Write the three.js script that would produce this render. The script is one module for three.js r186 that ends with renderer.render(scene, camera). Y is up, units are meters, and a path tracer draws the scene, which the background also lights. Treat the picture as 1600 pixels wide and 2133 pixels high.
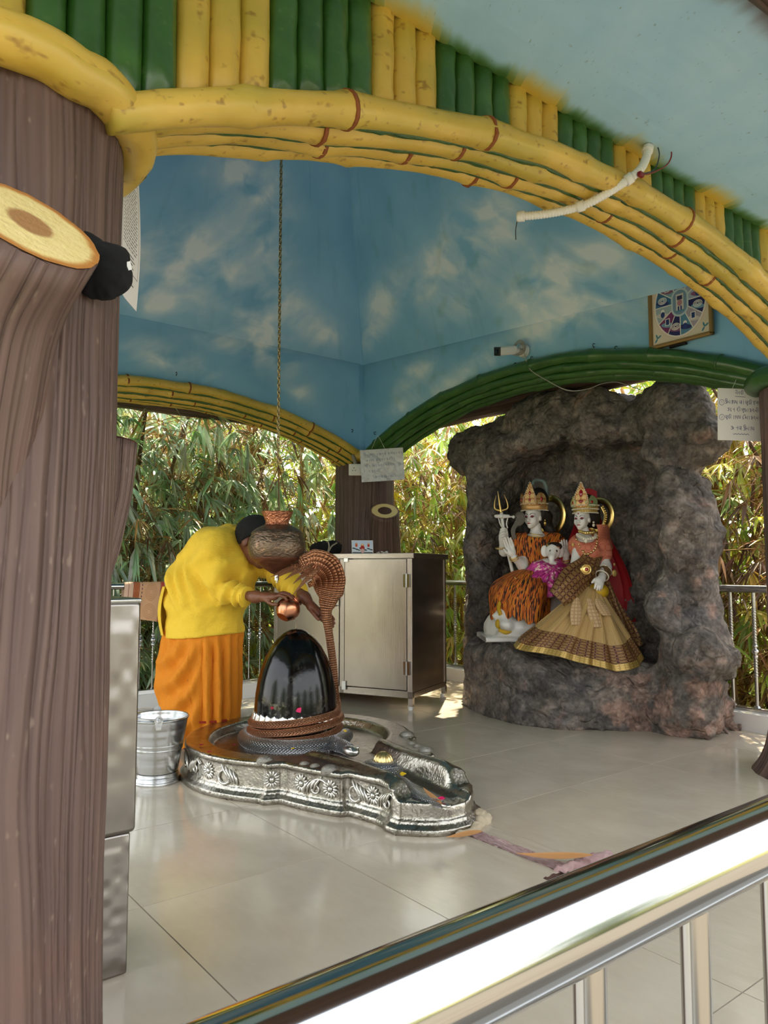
import * as THREE from 'three';
import { RoundedBoxGeometry } from 'three/addons/geometries/RoundedBoxGeometry.js';
import { mergeGeometries } from 'three/addons/utils/BufferGeometryUtils.js';
import { createNoise3D } from 'simplex-noise';

// ---------------------------------------------------------------- camera, sky, sun, exposure
const scene = new THREE.Scene();
const camera = new THREE.PerspectiveCamera(68.74, 1600 / 2133, 0.05, 200);
camera.rotation.order = 'YXZ';
camera.position.set(0, 1, 0);
camera.rotation.y = THREE.MathUtils.degToRad(-38);
camera.rotation.x = THREE.MathUtils.degToRad(4.34);
const renderer = new THREE.WebGLRenderer({ antialias: true });
renderer.toneMapping = THREE.LinearToneMapping;
renderer.toneMappingExposure = 1.6;
renderer.shadowMap.enabled = true;
{
  const W = 64, H = 32, d = new Float32Array(W * H * 4);
  for (let j = 0; j < H; j++) for (let i = 0; i < W; i++) {
    const up = Math.max(0, Math.sin(((j + 0.5) / H - 0.5) * Math.PI)), k = Math.pow(up, 0.6), o = (j * W + i) * 4;
    d[o] = 2.5 - 0.95 * k; d[o + 1] = 2.45 - 0.7 * k; d[o + 2] = 2.35 - 0.35 * k; d[o + 3] = 1;
  }
  const t = new THREE.DataTexture(d, W, H, THREE.RGBAFormat, THREE.FloatType);
  t.mapping = THREE.EquirectangularReflectionMapping; t.magFilter = THREE.LinearFilter; t.wrapS = THREE.RepeatWrapping; t.needsUpdate = true;
  scene.background = t; scene.environment = t;
}
const sun = new THREE.DirectionalLight(new THREE.Color(1, 0.9, 0.7), 11);
sun.position.set(2 + 6.5, 14, -3.4 - 6.0); sun.target.position.set(2, 0, -3.4);
sun.castShadow = true; sun.shadow.mapSize.set(2048, 2048); sun.shadow.radius = 1.5;
Object.assign(sun.shadow.camera, { left: -14, right: 14, top: 14, bottom: -14, near: 0.5, far: 60 });
scene.add(sun, sun.target);

// ---------------------------------------------------------------- helpers
let seed = 12345;
const rnd = (a = 1, b) => { seed = (seed + 0x6d2b79f5) | 0; let t = Math.imul(seed ^ (seed >>> 15), 1 | seed); t = (t + Math.imul(t ^ (t >>> 7), 61 | t)) ^ t; const r = ((t ^ (t >>> 14)) >>> 0) / 4294967296; return b === undefined ? r * a : a + r * (b - a); };
const n3 = createNoise3D(() => rnd());
const fbm = (x, y, z, o = 4) => { let s = 0, a = 1, t = 0; for (let i = 0; i < o; i++) { s += a * n3(x, y, z); t += a; a *= 0.5; x *= 2.03; y *= 2.03; z *= 2.03; } return s / t; };
const clamp = (x, a = 0, b = 1) => Math.min(b, Math.max(a, x)), lerp = (a, b, t) => a + (b - a) * t;
const sstep = (a, b, x) => { const t = clamp((x - a) / (b - a)); return t * t * (3 - 2 * t); };
const V3 = (x, y, z) => new THREE.Vector3(x, y, z);
const rad = THREE.MathUtils.degToRad;
const FACE = rad(-38);                                   // turn of things that look towards the entrance
const used = new Map();
const numbered = (n) => { const k = used.get(n) ?? 0; used.set(n, k + 1); return k ? n + '_' + String(k).padStart(3, '0') : n; };
function shade(m) { m.castShadow = true; m.receiveShadow = true; return m; }
function tag(o, label, category, group) { Object.assign(o.userData, { label, category }); if (group) o.userData.group = group; return o; }
function thing(name, label, category, pos = [0, 0, 0], turn = 0, group) {
  const g = new THREE.Group(); g.name = numbered(name); g.position.set(...pos); g.rotation.y = turn; scene.add(g);
  return tag(g, label, category, group);
}
function part(parent, name, geo, mat, label) {
  const m = shade(new THREE.Mesh(geo, mat)); m.name = name; if (label) m.userData.label = label; parent.add(m); return m;
}
function solo(name, geo, mat, label, category, pos = [0, 0, 0], turn = 0, group) {
  const m = shade(new THREE.Mesh(geo, mat)); m.name = numbered(name); m.position.set(...pos); m.rotation.y = turn; scene.add(m); return tag(m, label, category, group);
}
function struct(name, geo, mat, label) {
  const m = shade(geo ? new THREE.Mesh(geo, mat) : new THREE.Group()); m.name = numbered(name); m.userData.kind = 'structure'; if (label) m.userData.label = label; scene.add(m); return m;
}
function copyOf(o, label, pos, turn) {
  const c = o.clone(); c.name = numbered(o.name.replace(/_\d{3}$/, '')); c.userData = { ...o.userData }; if (label) c.userData.label = label;
  c.position.set(...pos); c.rotation.y = turn ?? 0; scene.add(c); return c;
}
// geometry
const strip = (g) => { const n = g.index ? g.toNonIndexed() : g; for (const k of Object.keys(n.attributes)) if (!['position', 'normal', 'uv', 'color'].includes(k)) n.deleteAttribute(k); if (!n.attributes.uv) n.setAttribute('uv', new THREE.BufferAttribute(new Float32Array(n.attributes.position.count * 2), 2)); return n; };
const merge = (list) => { const a = list.filter(Boolean).map(strip), c = a.some((g) => g.attributes.color); if (c) for (const g of a) if (!g.attributes.color) g.setAttribute('color', new THREE.BufferAttribute(new Float32Array(g.attributes.position.count * 3).fill(1), 3)); return mergeGeometries(a); };
const xf = (g, p = [0, 0, 0], r = [0, 0, 0], s = [1, 1, 1]) => g.applyMatrix4(new THREE.Matrix4().compose(V3(...p), new THREE.Quaternion().setFromEuler(new THREE.Euler(...r)), Array.isArray(s) ? V3(...s) : V3(s, s, s)));
const box = (w, h, d, p = [0, 0, 0], r) => xf(new THREE.BoxGeometry(w, h, d), p, r);
const rbox = (w, h, d, rr = 0.01, p = [0, 0, 0], r, seg = 2) => xf(new RoundedBoxGeometry(w, h, d, seg, rr), p, r);
const cyl = (r0, r1, h, p = [0, 0, 0], r, seg = 24) => xf(new THREE.CylinderGeometry(r1, r0, h, seg), p, r);
const ball = (r, p = [0, 0, 0], s = [1, 1, 1], seg = 16, rot) => xf(new THREE.SphereGeometry(r, seg, Math.max(8, seg >> 1)), p, rot, s);
const lathe = (pts, seg = 48) => new THREE.LatheGeometry(pts.map(([r, y]) => new THREE.Vector2(r, y)), seg);
const curve = (pts, closed = false, t = 0.5) => new THREE.CatmullRomCurve3(pts.map((p) => (p.isVector3 ? p : V3(...p))), closed, 'catmullrom', t);
// tube of changing radius: rf(t, angle) in metres; flat = [a, b] squashes it along its own side / up
function tube(pts, rf, { n = 40, m = 10, closed = false, cap = true, up, flat } = {}) {
  const c = pts.getPoint ? pts : curve(pts, closed), P = [], N = [], U = [], I = [], fn = typeof rf === 'number' ? () => rf : rf;
  const pp = [], tt = []; for (let i = 0; i <= n; i++) { pp.push(c.getPointAt(i / n)); tt.push(c.getTangentAt(i / n)); }
  let side = up ? V3(...up).cross(tt[0]).normalize() : Math.abs(tt[0].y) < 0.9 ? V3(0, 1, 0).cross(tt[0]).normalize() : V3(1, 0, 0).cross(tt[0]).normalize();
  let len = 0;
  for (let i = 0; i <= n; i++) {
    if (i) len += pp[i].distanceTo(pp[i - 1]);
    const T = tt[i];
    if (up) { const s = V3(...up).cross(T); if (s.lengthSq() > 1e-6) side = s.normalize(); } else side.addScaledVector(T, -side.dot(T)).normalize();
    const b = T.clone().cross(side).normalize();
    for (let j = 0; j <= m; j++) {
      const a = (j / m) * Math.PI * 2, r = fn(i / n, a), ca = Math.cos(a) * (flat ? flat[0] : 1), sa = Math.sin(a) * (flat ? flat[1] : 1);
      P.push(pp[i].x + (side.x * ca + b.x * sa) * r, pp[i].y + (side.y * ca + b.y * sa) * r, pp[i].z + (side.z * ca + b.z * sa) * r);
      U.push(j / m, len);
      if (i < n && j < m) { const k = i * (m + 1) + j; I.push(k, k + 1, k + m + 1, k + 1, k + m + 2, k + m + 1); }
    }
  }
  if (cap && !closed) for (const e of [0, n]) {
    const o = P.length / 3, k0 = e * (m + 1); P.push(pp[e].x, pp[e].y, pp[e].z); U.push(0.5, 0);
    for (let j = 0; j < m; j++) e ? I.push(o, k0 + j, k0 + j + 1) : I.push(o, k0 + j + 1, k0 + j);
  }
  const g = new THREE.BufferGeometry(); g.setAttribute('position', new THREE.Float32BufferAttribute(P, 3)); g.setAttribute('uv', new THREE.Float32BufferAttribute(U, 2)); g.setIndex(I); g.computeVertexNormals();
  // weld seam normals
  const nn = g.attributes.normal; for (let i = 0; i <= n; i++) { const a = i * (m + 1), b = a + m; const v = V3(nn.getX(a) + nn.getX(b), nn.getY(a) + nn.getY(b), nn.getZ(a) + nn.getZ(b)).normalize(); nn.setXYZ(a, v.x, v.y, v.z); nn.setXYZ(b, v.x, v.y, v.z); }
  return g;
}
// grid surface: f(u, v) -> [x, y, z]
function sheet(f, nu, nv, uvf) {
  const P = [], U = [], I = [];
  for (let j = 0; j <= nv; j++) for (let i = 0; i <= nu; i++) {
    P.push(...f(i / nu, j / nv)); U.push(...(uvf ? uvf(i / nu, j / nv) : [i / nu, j / nv]));
    if (i < nu && j < nv) { const k = j * (nu + 1) + i; I.push(k, k + 1, k + nu + 1, k + 1, k + nu + 2, k + nu + 1); }
  }
  const g = new THREE.BufferGeometry(); g.setAttribute('position', new THREE.Float32BufferAttribute(P, 3)); g.setAttribute('uv', new THREE.Float32BufferAttribute(U, 2)); g.setIndex(I); g.computeVertexNormals(); return g;
}
// a sheet with thickness: the same surface twice, t apart along its normals, with closed edges
function slabSheet(f, nu, nv, t, uvf) {
  const a = sheet(f, nu, nv, uvf), n = a.attributes.position.count, p = a.attributes.position, q = a.attributes.normal, P = [...p.array], U = [...a.attributes.uv.array], I = [...a.index.array];
  for (let i = 0; i < n; i++) { P.push(p.getX(i) - q.getX(i) * t, p.getY(i) - q.getY(i) * t, p.getZ(i) - q.getZ(i) * t); U.push(a.attributes.uv.getX(i), a.attributes.uv.getY(i)); }
  for (let k = 0; k < a.index.count; k += 3) I.push(n + a.index.array[k], n + a.index.array[k + 2], n + a.index.array[k + 1]);
  const edge = (x, y) => I.push(x, x + n, y, y, x + n, y + n), w = nu + 1;
  for (let i = 0; i < nu; i++) { edge(i, i + 1); edge(nv * w + i + 1, nv * w + i); }
  for (let j = 0; j < nv; j++) { edge((j + 1) * w, j * w); edge(j * w + nu, (j + 1) * w + nu); }
  const g = new THREE.BufferGeometry(); g.setAttribute('position', new THREE.Float32BufferAttribute(P, 3)); g.setAttribute('uv', new THREE.Float32BufferAttribute(U, 2)); g.setIndex(I);
  return creased(g, 0.9);
}
import { toCreasedNormals } from 'three/addons/utils/BufferGeometryUtils.js';
const creased = (g, a) => toCreasedNormals(g, a);
const poly = (pts) => { const s = new THREE.Shape(); pts.forEach(([x, y], i) => (i ? s.lineTo(x, y) : s.moveTo(x, y))); s.closePath(); return s; };
const smoothPoly = (pts, n = 60, closed = true) => { const c = new THREE.CatmullRomCurve3(pts.map(([x, y]) => V3(x, y, 0)), closed, 'catmullrom', 0.5); return c.getPoints(n).slice(0, closed ? n : n + 1).map((p) => [p.x, p.y]); };
const extrude = (pts, d, b = 0, seg = 1) => new THREE.ExtrudeGeometry(Array.isArray(pts) ? poly(pts) : pts, { depth: d, bevelEnabled: b > 0, bevelSize: b, bevelThickness: b, bevelSegments: 2, bevelOffset: -b, curveSegments: 12, steps: seg });
// signed distances
const len3 = (x, y, z) => Math.sqrt(x * x + y * y + z * z);
const smin = (a, b, k) => { const h = Math.max(k - Math.abs(a - b), 0) / k; return Math.min(a, b) - h * h * k * 0.25; };
const smax = (a, b, k) => -smin(-a, -b, k);
const cap3 = (a, b, ra, rb) => { const dx = b[0] - a[0], dy = b[1] - a[1], dz = b[2] - a[2], L = dx * dx + dy * dy + dz * dz || 1e-9; return (x, y, z) => { const t = clamp(((x - a[0]) * dx + (y - a[1]) * dy + (z - a[2]) * dz) / L); return len3(x - a[0] - dx * t, y - a[1] - dy * t, z - a[2] - dz * t) - lerp(ra, rb, t); }; };
const ell = (c, r) => { const m = Math.min(...r); return (x, y, z) => { const k = len3((x - c[0]) / r[0], (y - c[1]) / r[1], (z - c[2]) / r[2]), k1 = len3((x - c[0]) / (r[0] * r[0]), (y - c[1]) / (r[1] * r[1]), (z - c[2]) / (r[2] * r[2])); return k1 < 1e-9 ? -m : (k * (k - 1)) / k1; }; };
const rbx = (c, h, r) => (x, y, z) => { const a = Math.abs(x - c[0]) - h[0] + r, b = Math.abs(y - c[1]) - h[1] + r, d = Math.abs(z - c[2]) - h[2] + r; return len3(Math.max(a, 0), Math.max(b, 0), Math.max(d, 0)) + Math.min(Math.max(a, b, d), 0) - r; };
// surface nets over a box: f < 0 inside
function nets(f, lo, hi, cell, { uv } = {}) {
  const nx = Math.ceil((hi[0] - lo[0]) / cell) + 1, ny = Math.ceil((hi[1] - lo[1]) / cell) + 1, nz = Math.ceil((hi[2] - lo[2]) / cell) + 1, F = new Float32Array(nx * ny * nz), at = (i, j, k) => i + nx * (j + ny * k);
  for (let k = 0; k < nz; k++) for (let j = 0; j < ny; j++) for (let i = 0; i < nx; i++) F[at(i, j, k)] = f(lo[0] + i * cell, lo[1] + j * cell, lo[2] + k * cell);
  const id = new Int32Array(nx * ny * nz).fill(-1), P = [], I = [];
  for (let k = 0; k < nz - 1; k++) for (let j = 0; j < ny - 1; j++) for (let i = 0; i < nx - 1; i++) {
    let sx = 0, sy = 0, sz = 0, c = 0;
    const e = (a, b, c0, x, y, z) => { const p = F[at(i + a, j + b, k + c0)], q = F[at(i + x, j + y, k + z)]; if (p < 0 !== q < 0) { const t = p / (p - q); sx += a + (x - a) * t; sy += b + (y - b) * t; sz += c0 + (z - c0) * t; c++; } };
    e(0, 0, 0, 1, 0, 0); e(0, 1, 0, 1, 1, 0); e(0, 0, 1, 1, 0, 1); e(0, 1, 1, 1, 1, 1); e(0, 0, 0, 0, 1, 0); e(1, 0, 0, 1, 1, 0); e(0, 0, 1, 0, 1, 1); e(1, 0, 1, 1, 1, 1); e(0, 0, 0, 0, 0, 1); e(1, 0, 0, 1, 0, 1); e(0, 1, 0, 0, 1, 1); e(1, 1, 0, 1, 1, 1);
    if (c) { id[at(i, j, k)] = P.length / 3; P.push(lo[0] + (i + sx / c) * cell, lo[1] + (j + sy / c) * cell, lo[2] + (k + sz / c) * cell); }
  }
  const quad = (a, b, c, d, fl) => { if (a < 0 || b < 0 || c < 0 || d < 0) return; fl ? I.push(a, b, c, a, c, d) : I.push(a, c, b, a, d, c); };
  for (let k = 1; k < nz - 1; k++) for (let j = 1; j < ny - 1; j++) for (let i = 1; i < nx - 1; i++) {
    const s = F[at(i, j, k)] < 0;
    if (s !== F[at(i + 1, j, k)] < 0) quad(id[at(i, j - 1, k - 1)], id[at(i, j, k - 1)], id[at(i, j, k)], id[at(i, j - 1, k)], s);
    if (s !== F[at(i, j + 1, k)] < 0) quad(id[at(i - 1, j, k - 1)], id[at(i - 1, j, k)], id[at(i, j, k)], id[at(i, j, k - 1)], s);
    if (s !== F[at(i, j, k + 1)] < 0) quad(id[at(i - 1, j - 1, k)], id[at(i, j - 1, k)], id[at(i, j, k)], id[at(i - 1, j, k)], s);
  }
  const g = new THREE.BufferGeometry(); g.setAttribute('position', new THREE.Float32BufferAttribute(P, 3)); g.setIndex(I);
  const U = []; for (let i = 0; i < P.length; i += 3) { const t = uv ? uv(P[i], P[i + 1], P[i + 2]) : [P[i] + P[i + 2], P[i + 1]]; U.push(t[0], t[1]); }
  g.setAttribute('uv', new THREE.Float32BufferAttribute(U, 2)); g.computeVertexNormals(); return g;
}
// vertex colours: f(x, y, z) -> [r, g, b]
function paint(g, f) { const p = g.attributes.position, c = new Float32Array(p.count * 3); for (let i = 0; i < p.count; i++) c.set(f(p.getX(i), p.getY(i), p.getZ(i)), i * 3); g.setAttribute('color', new THREE.BufferAttribute(c, 3)); return g; }
const lin = (hex) => { const c = new THREE.Color(hex); return [c.r, c.g, c.b]; };
const mixc = (a, b, t) => [lerp(a[0], b[0], t), lerp(a[1], b[1], t), lerp(a[2], b[2], t)];
// texture coordinates from the side of the box that each triangle faces
function boxUV(g, k) { const n = g.toNonIndexed(), p = n.attributes.position, q = n.attributes.normal, u = n.attributes.uv; for (let i = 0; i < p.count; i += 3) { const a = [0, 0, 0]; for (let j = 0; j < 3; j++) { a[0] += q.getX(i + j); a[1] += q.getY(i + j); a[2] += q.getZ(i + j); } const [x, y, z] = a.map(Math.abs), ax = x > y && x > z ? 0 : y > z ? 1 : 2; for (let j = i; j < i + 3; j++) ax === 0 ? u.setXY(j, p.getZ(j) * k, p.getY(j) * k) : ax === 1 ? u.setXY(j, p.getX(j) * k, p.getZ(j) * k) : u.setXY(j, p.getX(j) * k, p.getY(j) * k); } return n; }

// ---------------------------------------------------------------- textures and materials
const hash2 = (x, y) => { let h = Math.imul(x, 374761393) + Math.imul(y, 668265263); h = Math.imul(h ^ (h >>> 13), 1274126177); return ((h ^ (h >>> 16)) >>> 0) / 4294967296; };
function pn(x, y, px, py) {                              // value noise that repeats after px, py cells
  const ix = Math.floor(x), iy = Math.floor(y), fx = x - ix, fy = y - iy, u = fx * fx * (3 - 2 * fx), v = fy * fy * (3 - 2 * fy), m = (a, n) => ((a % n) + n) % n;
  const x0 = m(ix, px), x1 = m(ix + 1, px), y0 = m(iy, py), y1 = m(iy + 1, py);
  return lerp(lerp(hash2(x0, y0), hash2(x1, y0), u), lerp(hash2(x0, y1), hash2(x1, y1), u), v);
}
const pf = (u, v, cx, cy, o = 4) => { let s = 0, a = 1, t = 0; for (let i = 0; i < o; i++) { s += a * pn(u * cx + 17 * i, v * cy + 9 * i, cx, cy); t += a; a *= 0.55; cx *= 2; cy *= 2; } return s / t; };
function dataTex(w, h, f, { srgb = true, rep = [1, 1] } = {}) {
  const d = new Uint8Array(w * h * 4);
  for (let j = 0; j < h; j++) for (let i = 0; i < w; i++) { let c = f((i + 0.5) / w, (j + 0.5) / h); if (typeof c === 'number') c = [c, c, c]; const o = (j * w + i) * 4; d[o] = clamp(c[0]) * 255; d[o + 1] = clamp(c[1]) * 255; d[o + 2] = clamp(c[2]) * 255; d[o + 3] = 255; }
  const t = new THREE.DataTexture(d, w, h); t.wrapS = t.wrapT = THREE.RepeatWrapping; t.magFilter = THREE.LinearFilter; if (srgb) t.colorSpace = THREE.SRGBColorSpace; t.repeat.set(...rep); t.needsUpdate = true; return t;
}
function canvasTex(w, h, draw, { rep = [1, 1], srgb = true } = {}) {
  const c = document.createElement('canvas'); c.width = w; c.height = h; draw(c.getContext('2d'), w, h);
  const t = new THREE.CanvasTexture(c); if (srgb) t.colorSpace = THREE.SRGBColorSpace; t.wrapS = t.wrapT = THREE.RepeatWrapping; t.magFilter = THREE.LinearFilter; t.repeat.set(...rep); return t;
}
const again = (t, x, y) => { const c = t.clone(); c.repeat.set(x, y); c.needsUpdate = true; return c; };
const std = (o) => new THREE.MeshStandardMaterial(o), phy = (o) => new THREE.MeshPhysicalMaterial(o);
const RGB = (r, g, b) => new THREE.Color().setRGB(r, g, b);

// bark: long upright grooves; u runs round the trunk
const barkH = (u, v) => { const w = pf(u, v, 5, 3, 3) * 0.03; const a = pf(u + w, v, 54, 1, 3), b = pf(u + w, v, 150, 4, 2); let g = Math.abs(a - 0.5) * 2; g = Math.pow(clamp(g * 1.9), 0.6); const crack = clamp(Math.abs(pf(u + w, v, 34, 1, 2) - 0.5) * 30); return clamp(g * 0.6 + b * 0.3 + crack * 0.2 - 0.1); };
const barkA = new Float32Array(768 * 768); for (let j = 0; j < 768; j++) for (let i = 0; i < 768; i++) barkA[j * 768 + i] = barkH((i + 0.5) / 768, (j + 0.5) / 768);
const barkAt = (u, v) => barkA[Math.floor(v * 768) * 768 + Math.floor(u * 768)], barkBump = dataTex(768, 768, barkAt, { srgb: false });
const barkMap = dataTex(768, 768, (u, v) => { const h = barkAt(u, v), p = pf(u, v, 5, 7, 4), d = clamp((pf(u, v, 150, 60, 2) - 0.78) * 8); const c = mixc([0.29, 0.215, 0.19], [0.46, 0.365, 0.325], clamp(h * 0.75 + p * 0.5 - 0.12)); return mixc(mixc(c, [0.44, 0.25, 0.2], clamp((p - 0.55) * 1.2)), [0.55, 0.47, 0.41], d * 0.6); });
const M = {};
M.bark = std({ map: barkMap, bumpMap: barkBump, bumpScale: 0.014, roughness: 0.62 });
const spots = (u, v) => pf(u, v, 12, 12, 5);
const grainBump = dataTex(256, 256, (u, v) => pf(u, v, 24, 24, 4), { srgb: false });
const yellowMap = dataTex(512, 512, (u, v) => { const p = spots(u, v), q = pf(u, v, 60, 60, 3); const g = clamp((pf(u, v, 4, 6, 3) - 0.56) * 4); let c = mixc([0.76, 0.62, 0.23], [0.88, 0.74, 0.34], p); c = mixc(c, [0.50, 0.55, 0.14], g * 0.28); return mixc(c, [0.50, 0.36, 0.12], clamp((q - 0.68) * 6) * 0.6); });
const greenMap = dataTex(512, 512, (u, v) => { const p = spots(u, v), q = pf(u, v, 50, 50, 3); let c = mixc([0.13, 0.29, 0.10], [0.26, 0.43, 0.16], p); return mixc(c, [0.45, 0.52, 0.40], clamp((q - 0.72) * 5) * 0.5); });
M.yellow = phy({ map: yellowMap, bumpMap: grainBump, bumpScale: 0.003, roughness: 0.42, clearcoat: 0.25, clearcoatRoughness: 0.35 });
M.green = phy({ map: greenMap, bumpMap: grainBump, bumpScale: 0.003, roughness: 0.35, clearcoat: 0.4, clearcoatRoughness: 0.25 });
M.node = std({ color: 0x8a4a1c, roughness: 0.7, bumpMap: grainBump, bumpScale: 0.004 });
M.steel = std({ color: RGB(0.56, 0.56, 0.56), metalness: 1, roughness: 0.11 });
M.steelBar = std({ color: RGB(0.55, 0.54, 0.52), metalness: 1, roughness: 0.2 });
const brush = dataTex(512, 512, (u, v) => 0.5 * pf(u, v, 200, 4, 2) + 0.5 * pf(u, v, 6, 6, 3), { srgb: false });
const brushCol = dataTex(512, 512, (u, v) => 0.74 + 0.1 * pf(u, v, 4, 4, 3) + 0.03 * pf(u, v, 160, 3, 2));
M.sheetSteel = std({ color: RGB(0.66, 0.57, 0.49), map: brushCol, metalness: 1, roughness: 0.26, bumpMap: brush, bumpScale: 0.0003 });
M.dentSteel = std({ color: RGB(0.32, 0.29, 0.265), metalness: 1, roughness: 0.32, bumpMap: dataTex(256, 256, (u, v) => pf(u, v, 5, 7, 2), { srgb: false }), bumpScale: 0.012 });
M.black = std({ color: 0x14110f, roughness: 0.55, bumpMap: grainBump, bumpScale: 0.002 });
M.blackCloth = std({ color: 0x0b0b0d, roughness: 0.95 });
M.white = std({ color: 0xe6e4de, roughness: 0.5 });
M.brass = std({ color: RGB(0.80, 0.58, 0.25), metalness: 1, roughness: 0.3 });
M.gold = std({ color: RGB(0.95, 0.68, 0.24), metalness: 1, roughness: 0.28 });
M.plastic = std({ color: 0xe9e7e2, roughness: 0.35 });
M.darkPlastic = std({ color: 0x15171d, roughness: 0.3 });
M.grout = std({ color: 0x5a534a, roughness: 0.9 });
M.kerb = phy({ color: 0xe4e4e2, roughness: 0.18 });

// ---------------------------------------------------------------- floor, kerbs, ground
const XL = 0.29, XR = 3.98, VF = 1.6, VB = 5.35;         // lines of the four pillars (x, and v = -z)
const WL = 0.42, WR = 3.86, WB = 5.22, WF = 1.72;        // inner faces of the walls above the arches
const tileMaps = [0, 1, 2].map((k) => dataTex(256, 256, (u, v) => { const p = pf(u + k * 0.37, v + k * 0.21, 4, 4, 4), q = pf(u + k * 0.3, v, 40, 12, 3); return mixc([0.725, 0.675, 0.60], [0.805, 0.76, 0.685], p * 0.75 + q * 0.25); }));
M.tiles = tileMaps.map((map) => phy({ map, roughness: 0.13, bumpMap: grainBump, bumpScale: 0.00025, ior: 1.5 }));
M.slab = std({ color: 0x8a857d, roughness: 0.9 });
const floorG = struct('floor', box(6.4, 0.5, 5.6, [1.65, -0.262, -2.7]), M.slab, 'cream polished tile floor of the raised platform');
{
  const holes = [[2.035, 2.095, 1.62, 2.12], [1.95, 2.18, 1.46, 1.66]];          // drain channel and pit: x0 x1 v0 v1
  const cut = (r, h) => { const [a, b, c, d] = r, [e, f, g, i] = h; if (e >= b || f <= a || g >= d || i <= c) return [r]; const o = []; if (e > a) o.push([a, e, c, d]); if (f < b) o.push([f, b, c, d]); const x0 = Math.max(a, e), x1 = Math.min(b, f); if (g > c) o.push([x0, x1, c, g]); if (i < d) o.push([x0, x1, i, d]); return o; };
  const cache = new Map(), J = 0.002, T = 0.012;
  const tileGeo = (w, d) => { const k = w.toFixed(4) + d.toFixed(4); if (!cache.has(k)) { const g = box(w, T, d); const p = g.attributes.position, u = g.attributes.uv; for (let i = 0; i < p.count; i++) u.setXY(i, p.getX(i) / 0.66 + 0.5, p.getZ(i) / 0.66 + 0.5); cache.set(k, g); } return cache.get(k); };
  const rows = []; for (let v = 0.279; v < 5.5; v += 0.659) rows.push(v);
  rows.forEach((v0, j) => {
    const off = v0 < 1.5 ? 1.81 : 1.515, va = Math.max(v0, 0), vb = Math.min(v0 + 0.659, 5.5);
    for (let k = -5; k < 6; k++) {
      let a = Math.max(off + k * 0.665, -1.5), b = Math.min(off + (k + 1) * 0.665, 4.86); if (b - a < 0.05 || vb - va < 0.05) continue;
      let rs = [[a + J, b - J, va + J, vb - J]]; for (const h of holes) rs = rs.flatMap((r) => cut(r, h));
      const mat = M.tiles[(k * 7 + j * 5 + 70) % 3], cx = (a + b) / 2, cz = -(va + vb) / 2;
      const g = rs.length === 1 && rs[0][1] - rs[0][0] > 0.6 ? tileGeo(b - a - 2 * J, vb - va - 2 * J) : merge(rs.map(([p, q, r, s]) => { const bx = box(q - p, T, s - r, [(p + q) / 2 - cx, 0, -(r + s) / 2 - cz]); return bx; }));
      const t = part(floorG, 'tile', g, mat); t.position.set(cx, -T / 2, cz);
    }
  });
  M.mortar = std({ roughness: 0.95, bumpMap: grainBump, bumpScale: 0.006, map: dataTex(256, 256, (u, v) => mixc([0.56, 0.42, 0.42], [0.80, 0.70, 0.67], pf(u, v, 10, 10, 4))) });
}
M.earth = std({ map: dataTex(512, 512, (u, v) => mixc(mixc([0.42, 0.38, 0.22], [0.60, 0.60, 0.34], pf(u, v, 14, 14, 5)), [0.72, 0.62, 0.42], clamp((pf(u, v, 5, 5, 4) - 0.5) * 4)), { rep: [14, 14] }), roughness: 1 });
struct('ground', box(60, 0.3, 60, [2, -0.66, -3]), M.earth, 'sunlit garden ground around the platform');
M.paving = std({ map: dataTex(256, 256, (u, v) => mixc([0.36, 0.33, 0.29], [0.46, 0.43, 0.38], pf(u, v, 10, 10, 4)), { rep: [8, 8] }), roughness: 0.9 });
struct('courtyard', box(16, 0.04, 9, [2, -0.495, 4.6]), M.paving, 'grey paving in front of the platform');
const kerb = (x0, x1, v0, v1, h) => rbox(x1 - x0, h + 0.02, v1 - v0, 0.006, [(x0 + x1) / 2, h / 2 - 0.01, -(v0 + v1) / 2]);
struct('trim_1', kerb(-1.5, 2.98, 5.3, 5.5, 0.11), M.kerb, 'white tiled kerb under the rear railing');
struct('trim_2', merge([kerb(4.67, 4.86, -0.1, 2.56, 0.11), kerb(4.67, 4.86, 4.62, 5.5, 0.11)]), M.kerb, 'white tiled kerb on both sides of the cave');
struct('trim_3', kerb(-1.5, 4.67, 0.2, 0.38, 0.1), M.kerb, 'white tiled kerb under the entrance railing');

// ---------------------------------------------------------------- walls over the arches, ceiling, roof
const yArch = (s, c, top = 2.33, drop = 0.4, half = 1.75) => top - drop * Math.pow(Math.abs(s - c) / half, 2.1);
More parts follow.
